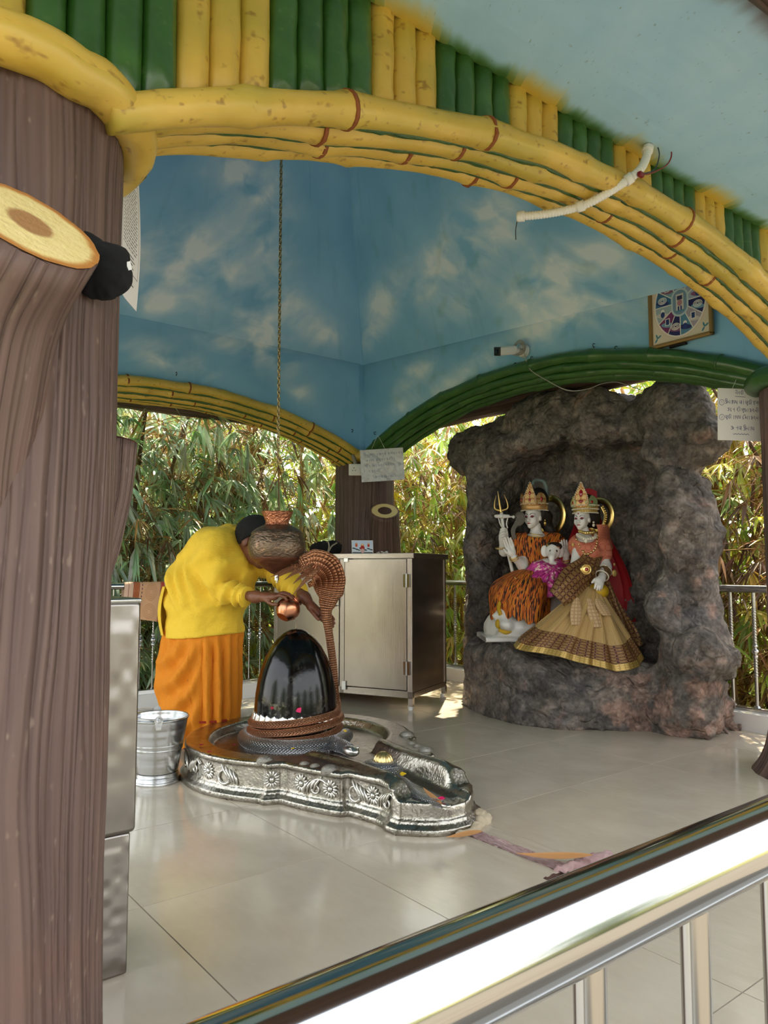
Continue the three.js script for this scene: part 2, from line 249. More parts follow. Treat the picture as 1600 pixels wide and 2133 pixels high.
// painted sky: soft white clouds on blue; cl = [x, y, size] in metres
function skyPaint(w, h, W, H, y0, cl, k, spray) {
  const at = (u, v) => {
    const x = u * W, y = y0 + v * H; let c = 0;
    for (const [a, b, r, s] of cl) { const dx = (x - a + (y - b) * 0.5) / (r * 2.3), dy = (y - b) / (r * 1.15); const d = dx * dx + dy * dy; if (d < 5) c += Math.exp(-d * 1.3) * (s ?? 1) * (1 - c); }
    const wx = 0.25 * fbm(x * 1.7, y * 1.7, k, 2), n = fbm(x * 1.7 + k * 10 + wx, y * 3.0 - x * 0.9 + wx, k * 3.1, 5), n2 = fbm(x * 1.1, y * 1.2, k + 5, 3);
    c = clamp(c * (0.5 + 1.0 * n) * 1.45 + clamp(n * 0.9 - 0.3) * 0.3);
    const stain = clamp(fbm(x * 9, y * 1.1, k + 9, 3) - 0.3) * 0.3;
    let b = mixc([0.46, 0.69, 0.84], [0.60, 0.80, 0.93], 0.5 + 0.5 * n2); b = mixc(b, [0.36, 0.56, 0.67], stain);
    b = mixc(b, [0.90, 0.94, 0.97], c); if (spray) { const s = spray(x, y) + 0.25 * fbm(x * 3, y * 3, 7, 3); b = mixc(b, [0.24, 0.40, 0.14], clamp(s)); }
    return b;
  };
  return dataTex(w, h, at);
}
const paintLeft = std({ map: skyPaint(640, 640, 3.8, 3.8, 1.7, [[2.0, 3.15, 0.16], [2.3, 3.3, 0.2], [2.75, 3.45, 0.16], [1.9, 2.95, 0.1], [2.75, 2.95, 0.13], [3.0, 3.1, 0.14], [2.5, 2.75, 0.1], [2.9, 2.7, 0.14], [1.95, 2.55, 0.12], [2.3, 2.5, 0.08], [3.3, 3.0, 0.12], [1.2, 3.2, 0.2], [2.6, 3.8, 0.2], [3.2, 2.45, 0.08, 0.6]], 1), roughness: 0.6, bumpMap: grainBump, bumpScale: 0.002 });
const paintRight = std({ map: skyPaint(640, 640, 3.8, 3.8, 1.7, [[4.75, 3.2, 0.14], [4.0, 3.2, 0.16], [3.7, 3.25, 0.2], [3.4, 3.3, 0.2], [3.85, 2.95, 0.12], [3.2, 2.9, 0.14], [2.9, 2.85, 0.14], [2.6, 2.85, 0.12], [3.3, 2.6, 0.12], [3.0, 2.65, 0.1], [2.75, 2.6, 0.13], [4.55, 2.55, 0.1], [4.7, 2.35, 0.1], [4.2, 2.35, 0.12], [3.75, 2.5, 0.1], [2.45, 2.5, 0.1], [5.0, 3.0, 0.1]].map(([v, y, r]) => [v - 1.5, y, r]), 2, (x, y) => sstep(0.13, 0.02, y - yArch(x + 1.5, 3.45)) - 0.1), roughness: 0.6, bumpMap: grainBump, bumpScale: 0.002 });
// a wall standing over an arch: s runs along it, top(s) is where the ceiling begins, thickness outwards
function archWall(s0, s1, c, place, topf, uvf) {
  const N = 40, under = [], over = [];
  const f = (u, v) => { const s = lerp(s0, s1, u), lo = yArch(s, c) - 0.02, hi = topf(s); return [s, lerp(lo, hi, v)]; };
  const inner = sheet((u, v) => place(...f(u, v), 0), N, 8, (u, v) => uvf(...f(u, v))), outer = sheet((u, v) => place(...f(1 - u, v), 0.24), N, 8), soff = sheet((u, v) => place(f(1 - u, 0)[0], f(1 - u, 0)[1], v * 0.24), N, 1);
  const top = sheet((u, v) => place(f(u, 1)[0], f(u, 1)[1], v * 0.24), N, 1);
  const endA = sheet((u, v) => place(...f(0, v), 0.24 * (1 - u)), 1, 2), endB = sheet((u, v) => place(...f(1, v), 0.24 * u), 1, 2);
  return merge([inner, outer, soff, top, endA, endB]);
}
const creaseB = (x) => 2.8, creaseR = (v) => lerp(2.54, 2.8, clamp((v - 1.6) / 3.6));
struct('wall_back', archWall(WL - 0.1, WR, 2.14, (s, y, t) => [s, y, -(WB + t)], creaseB, (s, y) => [s / 3.8, (y - 1.7) / 3.8]), paintLeft, 'blue wall painted with clouds above the yellow bamboo arch');
struct('wall_right', archWall(1.6, WB + 0.2, 3.45, (s, y, t) => [WR + t, y, -s], creaseR, (s, y) => [(s - 1.5) / 3.8, (y - 1.7) / 3.8]), paintRight, 'blue wall painted with clouds above the green bamboo arch');
struct('wall_left', archWall(1.6, WB + 0.2, 3.45, (s, y, t) => [WL - t, y, -s], creaseR, (s, y) => [(s - 1.5) / 3.8, (y - 1.7) / 3.8]), paintRight, 'blue painted wall above the arch beside the entrance pillar');
struct('wall_front', archWall(-0.4, XR + 0.1, 2.17, (s, y, t) => [s, y, -(WF - t - 0.05)], () => 2.6, (s, y) => [s / 3.8, (y - 1.7) / 3.8]), paintLeft, 'wall above the entrance arch');
// ceiling: four steep painted slopes meeting over the middle
{
  const cx = 2.14, cv = 3.46, slope = (e0, e1, d0, d1, map, k) => slabSheet((u, t) => { const a = lerp(e0[0], e1[0], u), b = lerp(e0[1], e1[1], u), y0 = lerp(d0, d1, u), tt = t < 0.6 ? (t / 0.6) * 0.35 : 0.35 + ((t - 0.6) / 0.4) * 0.65, y = t < 0.6 ? lerp(y0, 4.14, t / 0.6) : lerp(4.14, 5.0, (t - 0.6) / 0.4); return [lerp(a, cx, tt), y, -lerp(b, cv, tt)]; }, 16, 10, -0.05, map);
  const mk = (e0, e1, d0, d1, mat, al) => slope(e0, e1, d0, d1, (u, t) => [al(u), (t < 0.6 ? lerp(lerp(d0, d1, u), 4.14, t / 0.6) : lerp(4.14, 5, (t - 0.6) / 0.4)) / 3.8 - 1.7 / 3.8]);
  const R = [WR, 1.6], RB = [WR, WB], LB = [WL, WB], LF = [WL, 1.6];
  const c = struct('ceiling', null, null, 'steep blue ceiling painted with white clouds');
  part(c, 'panel', mk(LB, RB, 2.8, 2.8, 0, (u) => lerp(WL, WR, u) / 3.8), paintLeft);
  part(c, 'panel', mk(RB, R, 2.8, 2.54, 0, (u) => (lerp(WB, 1.6, u) - 1.5) / 3.8), paintRight);
  part(c, 'panel', mk(LF, LB, 2.54, 2.8, 0, (u) => (lerp(1.6, WB, u) - 1.5) / 3.8), paintRight);
  part(c, 'panel', mk(R, LF, 2.54, 2.54, 0, (u) => lerp(WR, WL, u) / 3.8), paintLeft);
}
// eaves: pale blue soffit running out to a log at the edge, and the roof above
M.soffit = std({ map: dataTex(512, 512, (u, v) => mixc(mixc([0.60, 0.78, 0.88], [0.72, 0.86, 0.94], pf(u, v, 5, 5, 4)), [0.40, 0.46, 0.44], clamp((pf(u, v, 70, 70, 2) - 0.83) * 9) * 0.7), { rep: [1.2, 1.2] }), roughness: 0.5, bumpMap: grainBump, bumpScale: 0.002 });
// the front soffit: sprayed yellow and green along the canes, brown along the log
const caneGreen = (x) => { const q = (((Math.floor((x - 0.065) / 0.0715) % 7) + 7) % 7); return q >= 3; };
const frontSoffit = std({ map: dataTex(2048, 128, (u, v) => { const x = 0.13 + u * 4.05; let c = mixc([0.62, 0.80, 0.90], [0.74, 0.88, 0.96], pf(u, v, 30, 4, 4)); c = mixc(c, [0.45, 0.52, 0.52], clamp((pf(u, v, 500, 60, 2) - 0.84) * 9) * 0.7); const n = 0.06 * (pf(u, v, 90, 4, 3) - 0.5); const g = (caneGreen(x - 0.03) + caneGreen(x + 0.03) + caneGreen(x)) / 3; c = mixc(c, mixc([0.80, 0.68, 0.26], [0.26, 0.42, 0.16], g), sstep(0.14 - 0.05 * g, 0.0, v + n)); return mixc(c, [0.34, 0.24, 0.22], sstep(0.78, 0.97, v + n * 1.6)); }), roughness: 0.5, bumpMap: grainBump, bumpScale: 0.002 });
{
  const E = 0.72, yi = 2.44, yo = 2.34, ring = [[XL - 0.16, 1.4], [XR + 0.2, 1.4], [XR + 0.2, 5.56], [XL - 0.16, 5.56]], dirs = [[-1, -1], [1, -1], [1, 1], [-1, 1]];
  const F = 0.26, out = ring.map(([x, v], i) => [x + dirs[i][0] * (i === 1 || i === 2 ? F : E), v + dirs[i][1] * (i > 1 ? F : E)]);
  for (let i = 0; i < 4; i++) {
    const a = ring[i], b = ring[(i + 1) % 4], c = out[i], d = out[(i + 1) % 4];
    const g = slabSheet((u, t) => { const p = [lerp(a[0], b[0], u), lerp(a[1], b[1], u)], q = [lerp(c[0], d[0], u), lerp(c[1], d[1], u)]; return [lerp(p[0], q[0], t), lerp(yi, yo, t) + 0.012 * Math.sin(t * 3.1) * 2, -lerp(p[1], q[1], t)]; }, 24, 6, -0.04, (u, t) => (i ? [u * 4, t] : [u, t]));
    struct('trim_' + (4 + i), g, i ? M.soffit : frontSoffit, 'pale blue painted underside of the roof overhang');
    const lg = tube([[c[0], yo + 0.0, -c[1]], [lerp(c[0], d[0], 0.5), yo + 0.01, -lerp(c[1], d[1], 0.5)], [d[0], yo, -d[1]]], (t, an) => 0.095 + 0.012 * fbm(t * 9 + i, Math.cos(an), Math.sin(an), 3), { n: 60, m: 18 });
    const uv = lg.attributes.uv; for (let k = 0; k < uv.count; k++) uv.setXY(k, uv.getX(k) * 0.5, uv.getY(k) * 0.4);
    struct('trim_' + (8 + i), lg, M.bark, 'rough brown log moulding at the roof edge');
  }
  { // added brown band past the eave, mostly unseen, narrowing the sky in the rail
    const c = out[0], d = out[1], g = slabSheet((u, t) => { const x = lerp(c[0], d[0], u), n = 0.02 * fbm(x * 3, t * 3, 4, 3); return [x, lerp(yo + 0.03, 2.2, t) + n * (1 - t), -(c[1] - 0.04 - t * 0.7)]; }, 90, 14, -0.06, (u, t) => [t * 0.25, u * 1.6]);
    struct('trim_12', g, M.bark, 'added brown bark-like band beyond the front roof edge, narrowing the rail reflection');
  }
  const apex = [2.14, 6.3, -3.46];
  const rg = [0, 1, 2, 3].map((i) => slabSheet((u, t) => { const c = out[i], d = out[(i + 1) % 4]; return [lerp(lerp(c[0], d[0], u), apex[0], t), lerp(yo + 0.12, apex[1], t), -lerp(lerp(c[1], d[1], u), -apex[2], t)]; }, 4, 4, -0.05));
  struct('roof', merge(rg), std({ color: 0x7a5a44, roughness: 0.9 }), 'sloping pavilion roof');
}

// ---------------------------------------------------------------- tree-trunk pillars
M.cut = std({ map: dataTex(256, 256, (u, v) => { const r = Math.hypot(u - 0.5, v - 0.5) * 2, n = pf(u, v, 6, 6, 3) - 0.5, q = r + n * 0.06; let c = mixc([0.90, 0.81, 0.54], [0.94, 0.86, 0.62], pf(u, v, 12, 12, 3)); c = mixc(c, [0.66, 0.49, 0.32], 1 - sstep(0.26, 0.36, q)); return mixc(c, [0.72, 0.48, 0.24], sstep(0.82, 0.95, q)); }), roughness: 0.45, bumpMap: grainBump, bumpScale: 0.002 });
M.cutDark = std({ map: dataTex(256, 256, (u, v) => { const r = Math.hypot(u - 0.5, v - 0.5) * 2, n = pf(u, v, 6, 6, 3) - 0.5, q = r + n * 0.05; let c = [0.90, 0.81, 0.54]; c = mixc(c, [0.30, 0.19, 0.13], 1 - sstep(0.46, 0.5, q)); return mixc(c, [0.46, 0.34, 0.26], sstep(0.88, 0.93, q)); }), roughness: 0.5 });
M.cutPink = std({ color: 0xc08a80, roughness: 0.6 });
function trunk(r, h, k, base = 0.05) {
  return sheet((u, t) => { const a = -u * Math.PI * 2, y = t * h, f = r * (1 + base * Math.exp(-y * 9)) + 0.007 * fbm(Math.cos(a) * 2 + k, y * 0.8, Math.sin(a) * 2, 3) + 0.004 * fbm(Math.cos(a) * 14, y * 0.7 + k, Math.sin(a) * 14, 3); return [Math.cos(a) * f, y, Math.sin(a) * f]; }, 220, 60, (u, t) => [u, t * h / 1.9]);
}
function stump(parent, pts, rr, mat, cutMat, k = 0, name = 'branch_stump') {          // a lopped branch with a sawn face
  const c = curve(pts), g = tube(c, (t, a) => lerp(rr[0], rr[1], t) * (1 + 0.05 * fbm(Math.cos(a) * 2 + k, t * 2, Math.sin(a) * 2, 3)), { n: 24, m: 40 });
  const uv = g.attributes.uv; for (let i = 0; i < uv.count; i++) uv.setXY(i, uv.getX(i) * 0.55, uv.getY(i) * 0.5);
  const b = part(parent, name, g, mat);
  const e = c.getPointAt(1), T = c.getTangentAt(1), q = new THREE.Quaternion().setFromUnitVectors(V3(0, 0, 1), T);
  const disc = new THREE.CircleGeometry(rr[1] * 1.0, 40), dp = disc.attributes.position; for (let i = 1; i < dp.count; i++) { const a = Math.atan2(dp.getY(i), dp.getX(i)), f = 1 + 0.045 * fbm(Math.cos(a) * 2.5, Math.sin(a) * 2.5, k, 3); dp.setXY(i, dp.getX(i) * f, dp.getY(i) * f); }
  const f = part(b, 'sawn_face', disc, cutMat, 'pale sawn face with a darker heart'); f.quaternion.copy(q); f.position.copy(e.clone().addScaledVector(T, 0.003));
  return b;
}
const capitalRing = (R, r, k) => { const pts = []; for (let i = 0; i < 40; i++) { const a = (i / 40) * Math.PI * 2; pts.push([Math.cos(a) * R, 0.012 * fbm(Math.cos(a) * 2, k, Math.sin(a) * 2, 2), Math.sin(a) * R]); } const g = tube(pts, (t, a) => r * (1 + 0.08 * fbm(t * 12, Math.cos(a), k, 2)), { n: 120, m: 16, closed: true, cap: false }); const uv = g.attributes.uv; for (let i = 0; i < uv.count; i++) uv.setXY(i, uv.getY(i) * 0.7, uv.getX(i) * 0.3); return g; };
const PH = 1.96;
const pillarA = thing('pillar', 'thick brown pillar moulded like a tree trunk, by the steel box', 'pillar', [0.265, 0, -1.6]);
{
  part(pillarA, 'trunk', trunk(0.245, PH, 3), M.bark);
  const c = part(pillarA, 'capital', capitalRing(0.268, 0.045, 1), M.yellow, 'yellow moulded ring'); c.position.y = 1.89;
  stump(pillarA, [[-0.03, 0.7, 0.06], [-0.045, 1.05, 0.13], [-0.04, 1.3, 0.2], [-0.03, 1.44, 0.265], [-0.005, 1.535, 0.37]], [0.1, 0.11], M.bark, M.cut, 4);
  stump(pillarA, [[0.13, 0.8, -0.02], [0.21, 0.98, -0.025], [0.25, 1.14, -0.03], [0.262, 1.275, -0.035]], [0.045, 0.052], M.bark, M.cutPink, 9);
}
const pillarB = thing('pillar', 'dark brown tree-trunk pillar behind the steel cabinet', 'pillar', [3.97, 0, -5.36]);
{
  part(pillarB, 'trunk', trunk(0.26, PH, 8), M.bark);
  const c = part(pillarB, 'capital', capitalRing(0.265, 0.05, 2), M.yellow, 'yellow moulded ring'); c.position.y = 1.97;
  stump(pillarB, [[0.09, 0.82, 0.12], [0.06, 1.12, 0.2], [0.0, 1.36, 0.28], [-0.055, 1.49, 0.36]], [0.17, 0.122], M.bark, M.cutDark, 2);
}
const pillarC = thing('pillar', 'dark tree-trunk pillar right of the cave, behind the hanging handwritten note', 'pillar', [3.99, 0, -1.6]);
part(pillarC, 'trunk', trunk(0.24, PH, 5, 0.4), M.bark);
{ const c = part(pillarC, 'capital', capitalRing(0.26, 0.05, 5), M.green, 'green moulded ring'); c.position.y = 1.95; }
const pillarD = thing('pillar', 'brown tree-trunk pillar at the rear corner beyond the towel', 'pillar', [0.29, 0, -5.36]);
part(pillarD, 'trunk', trunk(0.25, PH, 6), M.bark);
{ const c = part(pillarD, 'capital', capitalRing(0.265, 0.05, 4), M.yellow); c.position.y = 1.97; }

// ---------------------------------------------------------------- bamboo mouldings on the arches
// culms follow the arch; place(s, y, d) puts a point d metres under the arch from its face
function bamboo(parent, s0, s1, c, place, off, mat, k, nodeMat, k0 = 1) {
  for (let j = 0; j < off.length; j++) {
    const pts = []; for (let i = 0; i <= 30; i++) { const s = lerp(s0, s1, i / 30); pts.push(place(s, yArch(s, c) + off[j][0] + 0.008 * fbm(s * 2.2, j * 5, k, 2), off[j][1])); }
    const L = s1 - s0, nodes = []; let s = 0.12 + rnd(0.25); while (s < 0.97 * L) { nodes.push(s / L); s += 0.26 + rnd(0.22); }
    const bump = (t) => { let b = 0; for (const q of nodes) { const d = (t - q) * L; b += 0.14 * Math.exp(-d * d * 2500) + 0.1 * Math.exp(-d * d * 120); } return b; };
    const rj = off[j][2], g = tube(pts, (t, a) => rj * (1 + bump(t) + 0.05 * fbm(t * 30, Math.cos(a) * 2, j + k, 2)), { n: 160, m: 14 });
    const uv = g.attributes.uv; for (let i = 0; i < uv.count; i++) uv.setXY(i, uv.getY(i) * 0.8 + j * 0.3, uv.getX(i) * 0.25 + j * 0.17);
    const culm = part(parent, 'bamboo_culm', g, mat);
    // green-painted mortar in the joint to the next pole
    if (mat === M.yellow && j + 1 < off.length) {
      const [y0, d0, r0] = off[j], [y1, d1, r1] = off[j + 1], L2 = Math.hypot(d1 - d0, y1 - y0), nd = (y1 - y0) / L2, ny = -(d1 - d0) / L2, t0 = r0 / (r0 + r1), h0 = 0.5 * Math.min(r0, r1), jp = [];
      for (let i = 0; i <= 30; i++) { const s2 = lerp(s0 + 0.02, s1 - 0.02, i / 30); jp.push(place(s2, yArch(s2, c) + lerp(y0, y1, t0) + ny * h0 + 0.006 * fbm(s2 * 2.2, j * 5, k, 2), Math.max(0.001, lerp(d0, d1, t0) + nd * h0))); }
      part(parent, 'joint_mortar', tube(jp, (t, a) => 0.0105 * (1 + 0.5 * fbm(t * 40, Math.cos(a), j + k, 3)), { n: 160, m: 8 }), M.green, 'green painted joint between two poles');
    }
    const cv = curve(pts);
    for (const q of nodes) if (rnd() < 0.6) { const p = cv.getPointAt(q), T = cv.getTangentAt(q), h = rnd(); const ring = tube([p.clone().addScaledVector(T, -0.006), p, p.clone().addScaledVector(T, 0.006)], (t, a) => rj * (1.26 + 0.12 * fbm(a * 2, q * 40, j, 2)), { n: 3, m: 16 }); part(culm, 'node', ring, nodeMat, 'brown node of the bamboo'); }
  }
}
const archF = thing('bamboo_arch', 'entrance arch moulded as yellow bamboo poles under green and yellow upright canes', 'arch');
bamboo(archF, 0.42, 3.95, 2.17, (s, y, d) => V3(s, y + (d > 0 ? 0.03 * sstep(1.1, 0.45, s) : 0), -(1.395 + d)), [[-0.066, 0, 0.036], [-0.074, 0.07, 0.034], [-0.072, 0.138, 0.034], [-0.062, 0.206, 0.034]], M.yellow, 1, M.node);
{
  const W = 0.0715; let i = 0;
  for (let x = 0.065 - 0.0715 * 7; x < 4.1; x += W, i++) {
    const q = (((i - 7) % 7) + 7) % 7, green = q >= 3 && q < 7 ? true : false, yb = yArch(x + W / 2, 2.17) - 0.04 - rnd(0.01), top = 2.43, h = top - yb; if (h < 0.05) continue;
    const wig = rnd(100), g = sheet((u, t) => { const a = Math.PI * u, y = lerp(yb, top, t), e = Math.sin(Math.PI * 0.5 * clamp(t * h / 0.018)); const R = W * 0.52 * (1 + 0.05 * fbm(t * 3, wig, 0, 2)); return [x + W / 2 - Math.cos(a) * R * (0.9 + 0.1 * e), y, -(1.428 - Math.sin(a) * R * 0.95 * (0.35 + 0.65 * e) - 0.004 * fbm(y * 9, wig, a, 2))]; }, 12, 14, (u, t) => [wig + u * 0.08, t * h]);
    const foot = sheet((u, t) => { const a = Math.PI * u, R = W * 0.52 * t; return [x + W / 2 - Math.cos(a) * R * 0.9, yb, -(1.428 - Math.sin(a) * R * 0.25)]; }, 12, 2);
    part(archF, 'upright_cane', merge([g, foot]), green ? M.green : M.yellow);
  }
}
const archB = thing('bamboo_arch', 'rear arch of yellow moulded bamboo poles above the towel railing', 'arch');
bamboo(archB, 0.4, 3.84, 2.14, (s, y, d) => V3(s, y, -(5.19 + d)), [[0.006, 0, 0.035], [-0.047, 0.025, 0.026], [-0.08, 0.07, 0.023], [-0.092, 0.13, 0.023], [-0.09, 0.19, 0.024]], M.yellow, 2, M.node);
const archR = thing('bamboo_arch', 'green moulded bamboo arch above the rock cave', 'arch');
bamboo(archR, 1.66, 5.2, 3.45, (s, y, d) => V3(3.83 + d, y, -s), [[0.04, 0, 0.036], [-0.014, 0.025, 0.027], [-0.05, 0.06, 0.024], [-0.066, 0.12, 0.023], [-0.066, 0.18, 0.024]], M.green, 3, M.green);
const archL = thing('bamboo_arch', 'yellow moulded bamboo arch on the side of the steel box', 'arch');
bamboo(archL, 1.98, 5.2, 3.45, (s, y, d) => V3(0.45 - d, y, -s), [[0.006, 0, 0.035], [-0.047, 0.025, 0.026], [-0.08, 0.07, 0.023], [-0.092, 0.13, 0.023]], M.yellow, 4, M.node);

// ---------------------------------------------------------------- silver base with its spout, reliefs and snakes
const tarnish = dataTex(512, 512, (u, v) => { const p = pf(u, v, 10, 10, 5), q = pf(u, v, 50, 50, 3); return mixc(mixc([0.56, 0.545, 0.51], [0.80, 0.78, 0.74], p), [0.34, 0.31, 0.26], clamp((q - 0.62) * 4) * 0.6); });
M.silver = std({ map: tarnish, metalness: 1, roughness: 0.28, bumpMap: dataTex(512, 512, (u, v) => 0.6 * pf(u, v, 16, 16, 3) + 0.4 * pf(u, v, 70, 70, 2), { srgb: false, rep: [2, 2] }), bumpScale: 0.0028, vertexColors: false });
M.silverBase = M.silver.clone(); M.silverBase.vertexColors = true;
M.silverRelief = std({ color: RGB(0.68, 0.66, 0.61), metalness: 1, roughness: 0.3 });
const scaleBump = dataTex(256, 256, (u, v) => { const sx = u * 8, sy = v * 8, f = (x, y) => { const a = x - Math.floor(x) - 0.5, b = y - Math.floor(y) - 0.5; return Math.max(0, 1 - (Math.abs(a) + Math.abs(b)) * 2); }; return clamp(Math.max(f(sx, sy), f(sx + 0.5, sy + 0.5)) * 1.6); }, { srgb: false });
M.silverScale = std({ color: RGB(0.5, 0.5, 0.52), metalness: 1, roughness: 0.32, bumpMap: again(scaleBump, 2, 8), bumpScale: 0.03 });
M.copperScale = std({ map: dataTex(256, 256, (u, v) => mixc([0.62, 0.43, 0.32], [0.88, 0.65, 0.50], pf(u, v, 8, 8, 4))), metalness: 1, roughness: 0.42, bumpMap: again(scaleBump, 1, 8), bumpScale: 0.02 });
M.copper = std({ map: dataTex(256, 256, (u, v) => mixc([0.68, 0.43, 0.32], [0.88, 0.62, 0.48], pf(u, v, 6, 6, 4))), metalness: 1, roughness: 0.27 });
const LC = [2.024, 0, -3.317];                            // middle of the linga
const base = thing('silver_altar_base', 'embossed silver altar base with a long spout under the black stone', 'altar base', [2.04, 0, -3.3]);
const outline = (() => {
  const L = []; for (let i = 0; i <= 28; i++) { const a = -Math.PI / 2 - (i / 28) * rad(127); L.push([Math.cos(a) * 0.565, Math.sin(a) * 0.565]); }
  L.push([-0.425, 0.385], [-0.425, 0.41], [-0.37, 0.43], [-0.355, 0.45], [-0.35, 0.48], [-0.315, 0.60], [-0.275, 0.70], [-0.255, 0.735], [-0.225, 0.735], [-0.215, 0.77], [-0.2, 0.84], [-0.19, 0.90], [-0.195, 0.96], [-0.21, 0.99], [-0.205, 1.04], [-0.175, 1.07], [-0.15, 1.10], [-0.10, 1.14], [-0.04, 1.16]);
  return [...L, ...L.slice(1).reverse().map(([x, z]) => [-x, z])];
})();
const polySd = (pts) => (x, y) => { let d = 1e9, s = 1; for (let i = 0, j = pts.length - 1; i < pts.length; j = i++) { const ex = pts[j][0] - pts[i][0], ey = pts[j][1] - pts[i][1], wx = x - pts[i][0], wy = y - pts[i][1], t = clamp((wx * ex + wy * ey) / (ex * ex + ey * ey + 1e-12)), bx = wx - ex * t, by = wy - ey * t; d = Math.min(d, bx * bx + by * by); const c1 = y >= pts[i][1], c2 = y < pts[j][1], c3 = ex * wy > ey * wx; if ((c1 && c2 && c3) || (!c1 && !c2 && !c3)) s = -s; } return s * Math.sqrt(d); };
{
  const sd = polySd(outline), cell = 0.0075, cache = new Map();
  const d2 = (x, z) => { const k = Math.round(x * 4000) * 100003 + Math.round(z * 4000); let d = cache.get(k); if (d === undefined) cache.set(k, (d = sd(x, z))); return d; };
  const top = (x, z, d) => {
    const r = Math.hypot(x, z); let h = 0.172 - 0.004 * sstep(-0.02, 0, d);
    const chan = sstep(0.3, 0.46, z), w = lerp(0.16, 0.085, sstep(0.4, 0.85, z)) + 0.02 * Math.sin(z * 9);
    const inB = sstep(0.455, 0.42, r), inC = z > 0.25 ? sstep(w + 0.025, w - 0.015, Math.abs(x)) : 0;
    const fl = lerp(0.128, 0.098, sstep(0.5, 1.05, z));
    const edge = chan * Math.exp(-Math.pow((Math.abs(x) - w - 0.045) / 0.03, 2)) * 0.022 * (1 - sstep(0.9, 1.0, z));   // raised banks of the channel
    h += edge; h -= sstep(0.96, 1.03, z) * 0.055;
    return lerp(h, fl + (z > 1.09 ? 0.0 : 0), Math.max(inB, inC));
  };
  const f = (x, y, z) => { const d = d2(x, z), off = 0.022 * sstep(0.035, 0.025, y) + 0.010 * sstep(0.055, 0.045, y) + 0.012 * sstep(0.142, 0.152, y) - 0.012; return smax(d - off, Math.max(y - top(x, z, d), -y - 0.002), 0.008); };
  const g = nets(f, [-0.62, -0.03, -0.62], [0.62, 0.23, 1.22], cell, { uv: (x, y, z) => [x + y * 0.7, z + y * 0.7] });
  paint(g, (x, y, z) => { const r = Math.hypot(x, z), n = fbm(x * 4, 1, z * 4, 4), rust = sstep(0.47, 0.40, r) * sstep(0.12, -0.2, x + n * 0.25) * sstep(0.15, 0.135, y) + 0.7 * sstep(0.1, 0.3, n) * sstep(-0.36, -0.5, x) * sstep(0.16, 0.17, y); return mixc([0.95, 0.94, 0.92], [0.44, 0.25, 0.16], clamp(rust) * (0.6 + 0.4 * n)); });
  part(base, 'basin', boxUV(g, 1), M.silverBase);
}
